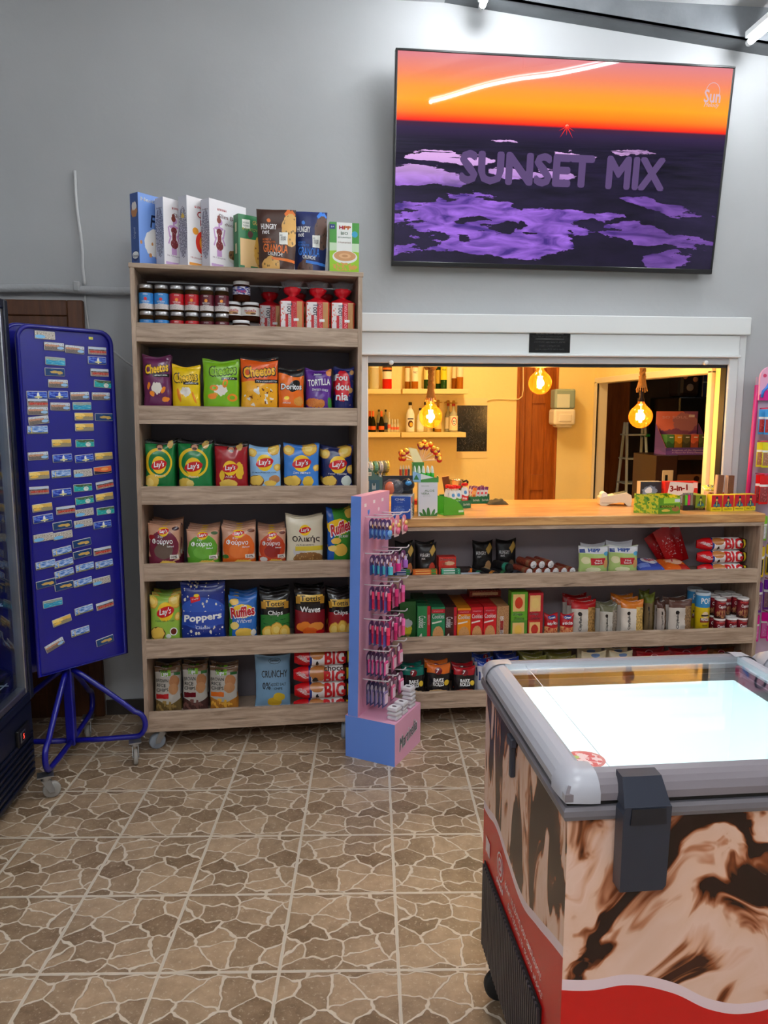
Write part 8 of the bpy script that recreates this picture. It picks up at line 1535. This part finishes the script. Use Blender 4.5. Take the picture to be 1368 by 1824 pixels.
def pouch(key, c, c2):
    t = thing('fruit_pouch', 'x', 'pouch'); W, H = .042, .088; b = MB(); NU, NV = 10, 10
    m_ = art('pouch_'+key, c, [('w', .55, .05, 5, 1, (226, 230, 232), True), ('e', .5, .3, .3, .16, c2, .05), ('e', .6, .72, .2, .1, (90, 150, 210), .1)], .2)
    def sh(u, v, s): g = max(0, 1-abs(2*u-1)**2.5)**.5*(1-v)**.45; q = 1-.35*max(0, v-.7)/.3; return ((u-.5)*W*q, s*.014*g, v*H)
    for s in (-1, 1):
        vs = [sh(i/NU, j/NV, s) for i in range(NU+1) for j in range(NV+1)]; fs = [(i*(NV+1)+j, (i+1)*(NV+1)+j, (i+1)*(NV+1)+j+1, i*(NV+1)+j+1) for i in range(NU) for j in range(NV)]
        b.add(vs, fs if s < 0 else [f[::-1] for f in fs], m_, True, [(i/NU, j/NV) for i in range(NU+1) for j in range(NV+1)])
    b.text('Fruit', P(WHT), lambda u, v: (u, -.0155, v), .022, .009, (0, .034), .03); b.build('pouch_body', t)
    b = MB(); b.cyl((0, 0, H-.002), (0, 0, H+.010), .005, n=10, m=P(WHT)); b.build('spout', t)
    b = MB(); b.cyl((0, 0, H+.009), (0, 0, H+.022), .011, n=14, m=mat('red_cap', (220, 26, 40), .3)); [b.cyl((.012*math.cos(a), .012*math.sin(a), H+.009), (.012*math.cos(a), .012*math.sin(a), H+.020), .005, n=8, m=mat('red_cap', (220, 26, 40), .3)) for a in (0, 1.57, 3.14, 4.71)]; b.build('pouch_cap', t); return t
pg, pr_ = pouch('green', (96, 170, 50), (130, 200, 70)), pouch('red', (206, 40, 50), (240, 110, 90))
for p, lx, ly, nm in ((pg, .022, .024, 'green red-capped fruit pouch at the front left of the tray'), (pg, .056, .03, 'green red-capped fruit pouch, second along the tray front'), (pr_, .092, .024, 'red-labelled fruit pouch standing tallest at the tray front right'), (pg, .026, .062, 'green fruit pouch in the second row, left'), (pr_, .062, .066, 'red-labelled fruit pouch in the second row'), (pg, .044, .096, 'green fruit pouch in the back row of the tray')):
    put(p, T1 @ Matrix.Translation((lx, ly*1.06+(.004 if lx < .04 else 0), .002+(.012 if p is pr_ and lx > .08 else 0))) @ Matrix.Rotation(R(-22), 4, 'Z'), nm)
bar = carton('fruit_bar', 'bar', .019, .009, .082, (226, 226, 230), [('w', .8, .01, 3, 0, (120, 50, 110), True), ('e', .5, .3, .4, .12, (120, 180, 60), .06), ('w', .08, .01, 3, 0, (110, 50, 100), False), ('e', .5, .6, .3, .08, (220, 60, 70), .08)], [], top=(120, 50, 110), cat='bar')
bar2 = carton('fruit_bar', 'bar_orange', .019, .009, .078, (236, 180, 110), [('w', .8, .01, 3, 0, (226, 120, 40), True), ('e', .5, .4, .4, .16, (226, 110, 50), .08)], [], top=(220, 120, 40), cat='bar')
for r_ in range(3):
    for i in range(4): put(bar if (i+r_) % 4 else bar2, T2 @ Matrix.Translation((.018+.0215*i, .012+.032*r_, .0045)) @ Matrix.Rotation(R(8), 4, 'Y') , 'slim fruit bar, %s from left in the %s row of the green tray' % (ORD[i+1], ORD[r_+1]), None, 'fruit bars in the second green tray')
# pot, cloth
x, y = onW(806, 893); t = thing('metal_pot', 'small steel pot with black handle behind the pouches', 'pot', Matrix.Translation((x+.02, y+.0, WZ)))
b = MB(); b.lathe([(.001, .0), (.035, 0), (.036, .115), (.038, .118), (.034, .118), (.032, .003), (.001, .003)], M_chrome, 24); b.build('pot_body', t); b = MB(); b.tube([(.036, 0, .105), (.055, 0, .112), (.062, 0, .105), (.058, 0, .09)], .0055, M_black, 8); b.build('handle', t)
b = MB(); n_ = 14; vs = []; x, y = onW(884, 897)
for i in range(n_+1):
    for j in range(n_+1):
        u, v = i/n_, j/n_; g = (math.sin(math.pi*u)*math.sin(math.pi*v))**.7; vs.append(((u-.5)*.11, (v-.5)*.06, .001+.034*g*(.6+.8*abs(noise.noise(Vector((u*5, v*5, 2)))))))
b.add(vs, [(i*(n_+1)+j, (i+1)*(n_+1)+j, (i+1)*(n_+1)+j+1, i*(n_+1)+j+1) for i in range(n_) for j in range(n_)], mat('olive_cloth', (70, 62, 40), .9), True)
tag(b.build('folded_cloth', M=Matrix.Translation((x, y-.02, WZ))), 'small crumpled olive cloth on the worktop right of the fruit bars', 'cloth')
# card terminal
x, y = onW(1096, 901); T = Matrix.Translation((x, y+.0, WZ)) @ Matrix.Rotation(R(-12), 4, 'Z'); t = thing('card_terminal', 'cream payment card terminal lying on the worktop', 'terminal', T); M_crm = mat('cream_plastic', (226, 214, 190), .35)
b = MB(); b.prism([(-.078, .006), (-.078, .036), (-.06, .045), (.055, .068), (.078, .055), (.082, .028), (.078, 0), (.060, 0), (.045, .016), (.02, .018), (-.03, .008), (-.045, 0), (-.070, 0)], .0, .075, M_crm); b.build('terminal_body', t)
b = MB(); b.prism([(-.005, .0555), (.052, .069), (.052, .0715), (-.005, .058)], .012, .063, mat('terminal_screen', (110, 116, 100), .15)); b.build('screen', t)
b = MB(); b.box(-.076, -.035, .006, .069, .040, .058, M_crm, .006, T=Matrix.Rotation(R(-8), 4, 'Y')); b.cyl((-.055, .004, .052), (-.055, .071, .052), .016, n=18, m=mat('receipt_paper', (246, 240, 228), .6)); b.build('paper_housing', t)
b = MB(); b.box(-.07, -.01, -.0008, 0, .012, .016, P((190, 175, 150))); b.build('card_slot', t)
# photo box, 3-in-1 box
x, y = onW(1155, 896)
p = carton('gadget_box', 'silver', 42*3.5/FPX, .05, .115, (40, 44, 52), [('e', .45, .55, .34, .26, (120, 140, 160), .25), ('e', .4, .6, .18, .12, (225, 235, 240), .2), ('r', .62, .22, .28, .12, (200, 196, 180)), ('e', .2, .2, .1, .16, (170, 30, 30), .06)], [], sides=P((214, 190, 170)), top=(150, 150, 150)); put(p, Matrix.Translation((x, y-.02, WZ)) @ Matrix.Rotation(R(-4), 4, 'Z'), 'dark photo-printed gadget carton behind the green snack crate', 'box')
x, y = onW(1208, 897)
p = carton('gadget_box', 'three', 66*3.45/FPX, .045, .118, (206, 40, 36), [('r', .47, .45, .39, .52, (232, 226, 222), .0, -7), ('r', .6, .24, .24, .20, (60, 64, 72), .01, 22), ('r', .6, .25, .20, .16, (150, 160, 168), .01, 22), ('e', .17, .28, .04, .06, (60, 60, 60)), ('e', .27, .29, .04, .06, (70, 70, 70)), ('e', .37, .31, .04, .06, (60, 60, 60)), ('r', .92, .84, .07, .12, (240, 210, 205), .02)], [('3-in-1', .42, .72, .52, .24, (196, 40, 36), dict(b=.06, rot=5)), ('CHARGER', .25, .93, .2, .07, WHT)], top=(190, 40, 36)); put(p, Matrix.Translation((x, y-.025, WZ)) @ Matrix.Rotation(R(-3), 4, 'Z'), 'red and white 3-in-1 gadget carton behind the green snack crate', 'box')
# green snack crate
xa, ya = onW(1172, 915.4); T = Matrix.Translation((xa, ya, WZ)); 
gcr = art('green_snack_print', (110, 160, 30), [('n', 5, .48, (206, 200, 40), 1, 1), ('n', 6, .60, (60, 120, 30), 1, 1)], .35)
t = thing('snack_crate', 'green and yellow open snack carton at the worktop edge', 'box', T @ Matrix.Rotation(R(4), 4, 'Z')); w_ = 44*kk; d_ = .115; h_ = 33*kk; b = MB()
fr_ = art('green_snack_front', (96, 150, 30), [('r', .6, .85, .36, .2, (170, 210, 60), .05), ('e', .8, .3, .18, .16, (170, 110, 60), .1), ('r', .44, .45, .36, .08, (50, 70, 20), .02), ('e', .35, .2, .2, .08, (230, 190, 80), .08), ('r', .86, .82, .12, .10, (226, 232, 236), .01)], .35)
T45 = Matrix.Identity(4)
b.box(0, w_, 0, .002, 0, h_*.9, gcr, 0, front=fr_); b.box(0, w_, d_-.002, d_, 0, h_, gcr); b.box(w_-.002, w_, .002, d_-.002, 0, h_, gcr); b.box(0, w_, .002, d_-.002, 0, .002, gcr)
b.add([(0, 0, 0), (0, d_, 0), (-.0, d_, h_*1.0), (0, 0, h_)], [(0, 1, 2, 3)], gcr, uvs=[(0, 0), (1, 0), (1, 1), (0, 1)])
b.text('ALMONDBAR', P((226, 216, 60)), lambda u, v: (u, -.0008, v), w_*.6, h_*.12, (w_*.44, h_*.42), .03); b.build('open_carton', t)
b = MB(); b.prism([(-.11, .0), (0, 0), (0, h_), (-.11, h_*1.12)], 0, .002, gcr, T=Matrix.Rotation(R(-32), 4, 'Z') @ Matrix.Identity(4)); b.prism([(-.11, 0), (0, 0), (0, h_), (-.11, h_*1.1)], .002, .004, gcr, T=Matrix.Rotation(R(-32), 4, 'Z')); b.build('side_wall', t)
sb_ = carton('snack_bar', 'bar_mix', .03, .10, .014, (190, 60, 50), [('r', .5, .5, .3, .3, (230, 200, 150))], [], top=(206, 150, 90), cat='bar')
for i in range(3):
    for j in range(3): put(sb_, T @ Matrix.Rotation(R(4), 4, 'Z') @ Matrix.Translation((.025+.031*i, .008, .0035+.0152*j)), 'wrapped snack bar, %s column and %s layer of the green crate' % (('left', 'middle', 'right')[i], ('bottom', 'middle', 'top')[j]), None, 'snack bars in the green crate')
# lighter stand, gummies box, red and yellow boxes
x, y = onW(1226, 909)
b = MB(); b.box(-.028, .028, 0, .08, 0, .022, P((36, 34, 36)), .001); tag(b.build('lighter_tray', M=Matrix.Translation((x, y, WZ))), 'small black tray of coloured lighters beside the green crate', 'tray')
for i, (c, nm) in enumerate((((90, 90, 50), 'olive'), ((90, 200, 60), 'lime green'), ((220, 40, 120), 'hot pink'), ((140, 130, 110), 'beige'))):
    b = MB(); b.box(-.0058, .0058, -.004, .004, .0, .052, mat('lighter_%d_%d_%d' % c, c, .2), .002); o = tag(b.build('lighter', M=Matrix.Translation((x-.0205+.0137*i, y+.012, WZ+.0225))), '%s lighter standing in the small black tray' % nm, 'lighter'); b = MB(); b.box(-.0055, .0055, -.0035, .0035, .052, .062, M_alu, .001); b.build('lighter_head', o)
fig_ = lambda x_: [('e', x_, .70, .09, .10, (200, 190, 90)), ('r', x_, .80, .13, .03, (30, 50, 60)), ('e', x_, .86, .09, .07, (30, 50, 60)), ('e', x_, .44, .2, .2, (40, 60, 90), .05), ('r', x_, .46, .04, .14, (190, 200, 60)), ('r', x_-.18, .36, .12, .08, (60, 120, 130), .05), ('r', x_+.2, .36, .12, .08, (60, 120, 130), .05)]
gu = C('sweets_box', 'gummy', (120, 140, 30), fig_(.5)+[('w', .16, .0, 1, 0, (60, 40, 30), False)], [('SOUR', .5, .1, .5, .08, (220, 200, 60))], sides=P((60, 60, 30)))
x, y = onW(1248, 909); put(gu(21*kk, .11, 29*kk), Matrix.Translation((x, y+.004, WZ)) @ Matrix.Rotation(R(2), 4, 'Z'), 'olive green sweets box left of the red and yellow ones', 'box')
mg = C('sweets_box', 'masti', (196, 24, 40), [('w', .26, 0, 1, 0, (236, 214, 30), False)]+fig_(.5), [('MASTICS', .5, .13, .72, .09, (40, 30, 30), dict(b=.03))], sides=P((226, 200, 40)), top=(230, 206, 40))
for j, (px, py) in enumerate(((1277, 911.2), (1298, 911.0), (1318, 910), (1338, 909.6))):
    x, y = onW(px, py); put(mg(20.6*kk, .05, 31*kk) if j == 0 else masti, Matrix.Translation((x, y+.006+(0 if j % 2 == 0 else .003), WZ)) @ Matrix.Rotation(R(-2), 4, 'Z'), 'red and yellow sweets box with a green-faced figure, %s from the left' % ORD[j+1], 'box', 'red and yellow sweets boxes'); masti = bpy.data.objects['sweets_box.001'] if j == 0 else masti
x, y = onW(1266, 909); b = MB(); b.box(-.012, .012, 0, .11, 0, 30*kk, P((214, 206, 60)), .001); tag(b.build('sweets_box', M=Matrix.Translation((x-.006, y+.012, WZ))), 'yellow-green sweets box edge-on between the olive and red boxes', 'box') if 0 else None
p = lying('os_bag', .085, .05, .022, (240, 226, 90), [('n', 5, .55, (250, 246, 220), 1, 1)], [('OS', .5, .5, .5, .5, (60, 60, 90))]); x, y = onW(1275, 905)
put(p, Matrix.Translation((x+.01, y+.055, WZ+.072)) @ Matrix.Rotation(R(25), 4, 'X'), 'yellow packet with dark letters lying behind the red and yellow boxes', 'packet')
for px, w_, h_, c, nm, dy in ((1262, .10, .082, (60, 70, 150), 'blue carton', .21), (1222, .06, .078, (226, 140, 120), 'pink patterned carton', .21), (1300, .13, .07, (226, 206, 200), 'pale carton with red spots', .09)):
    x, y = onW(px, 905); p = carton('small_carton', nm.replace(' ', '_'), w_, .05, h_, c, [('n', 6, .56, (236, 226, 226) if c[0] < 200 else (190, 60, 60), 1.5, 1)], [], top=tuple(min(255, q+20) for q in c)); put(p, Matrix.Translation((x, y+dy, WZ)) @ Matrix.Rotation(R(-4), 4, 'Z'), nm+' at the back of the worktop clutter', 'box')
x, y = onW(1296, 890); inc = C('incense_box', 'inc2', (120, 80, 56), [('v', 24, .3, (90, 50, 34)), ('r', .5, .15, .5, .2, (224, 180, 150)), ('r', .08, .5, .06, .5, (214, 170, 140))], [], sides=P((220, 180, 150)))
pp_ = inc(.036, .02, .16); put(pp_, Matrix.Translation((2.02, WY-.10, WZ+.004)) @ Matrix.Rotation(R(3), 4, 'Y'), 'brown incense box leaning at the right jamb, left of two', 'box'); put(pp_, Matrix.Translation((2.070, WY-.115, WZ+.002)) @ Matrix.Rotation(R(1), 4, 'Y'), 'brown incense box leaning at the right jamb, right of two', 'box')
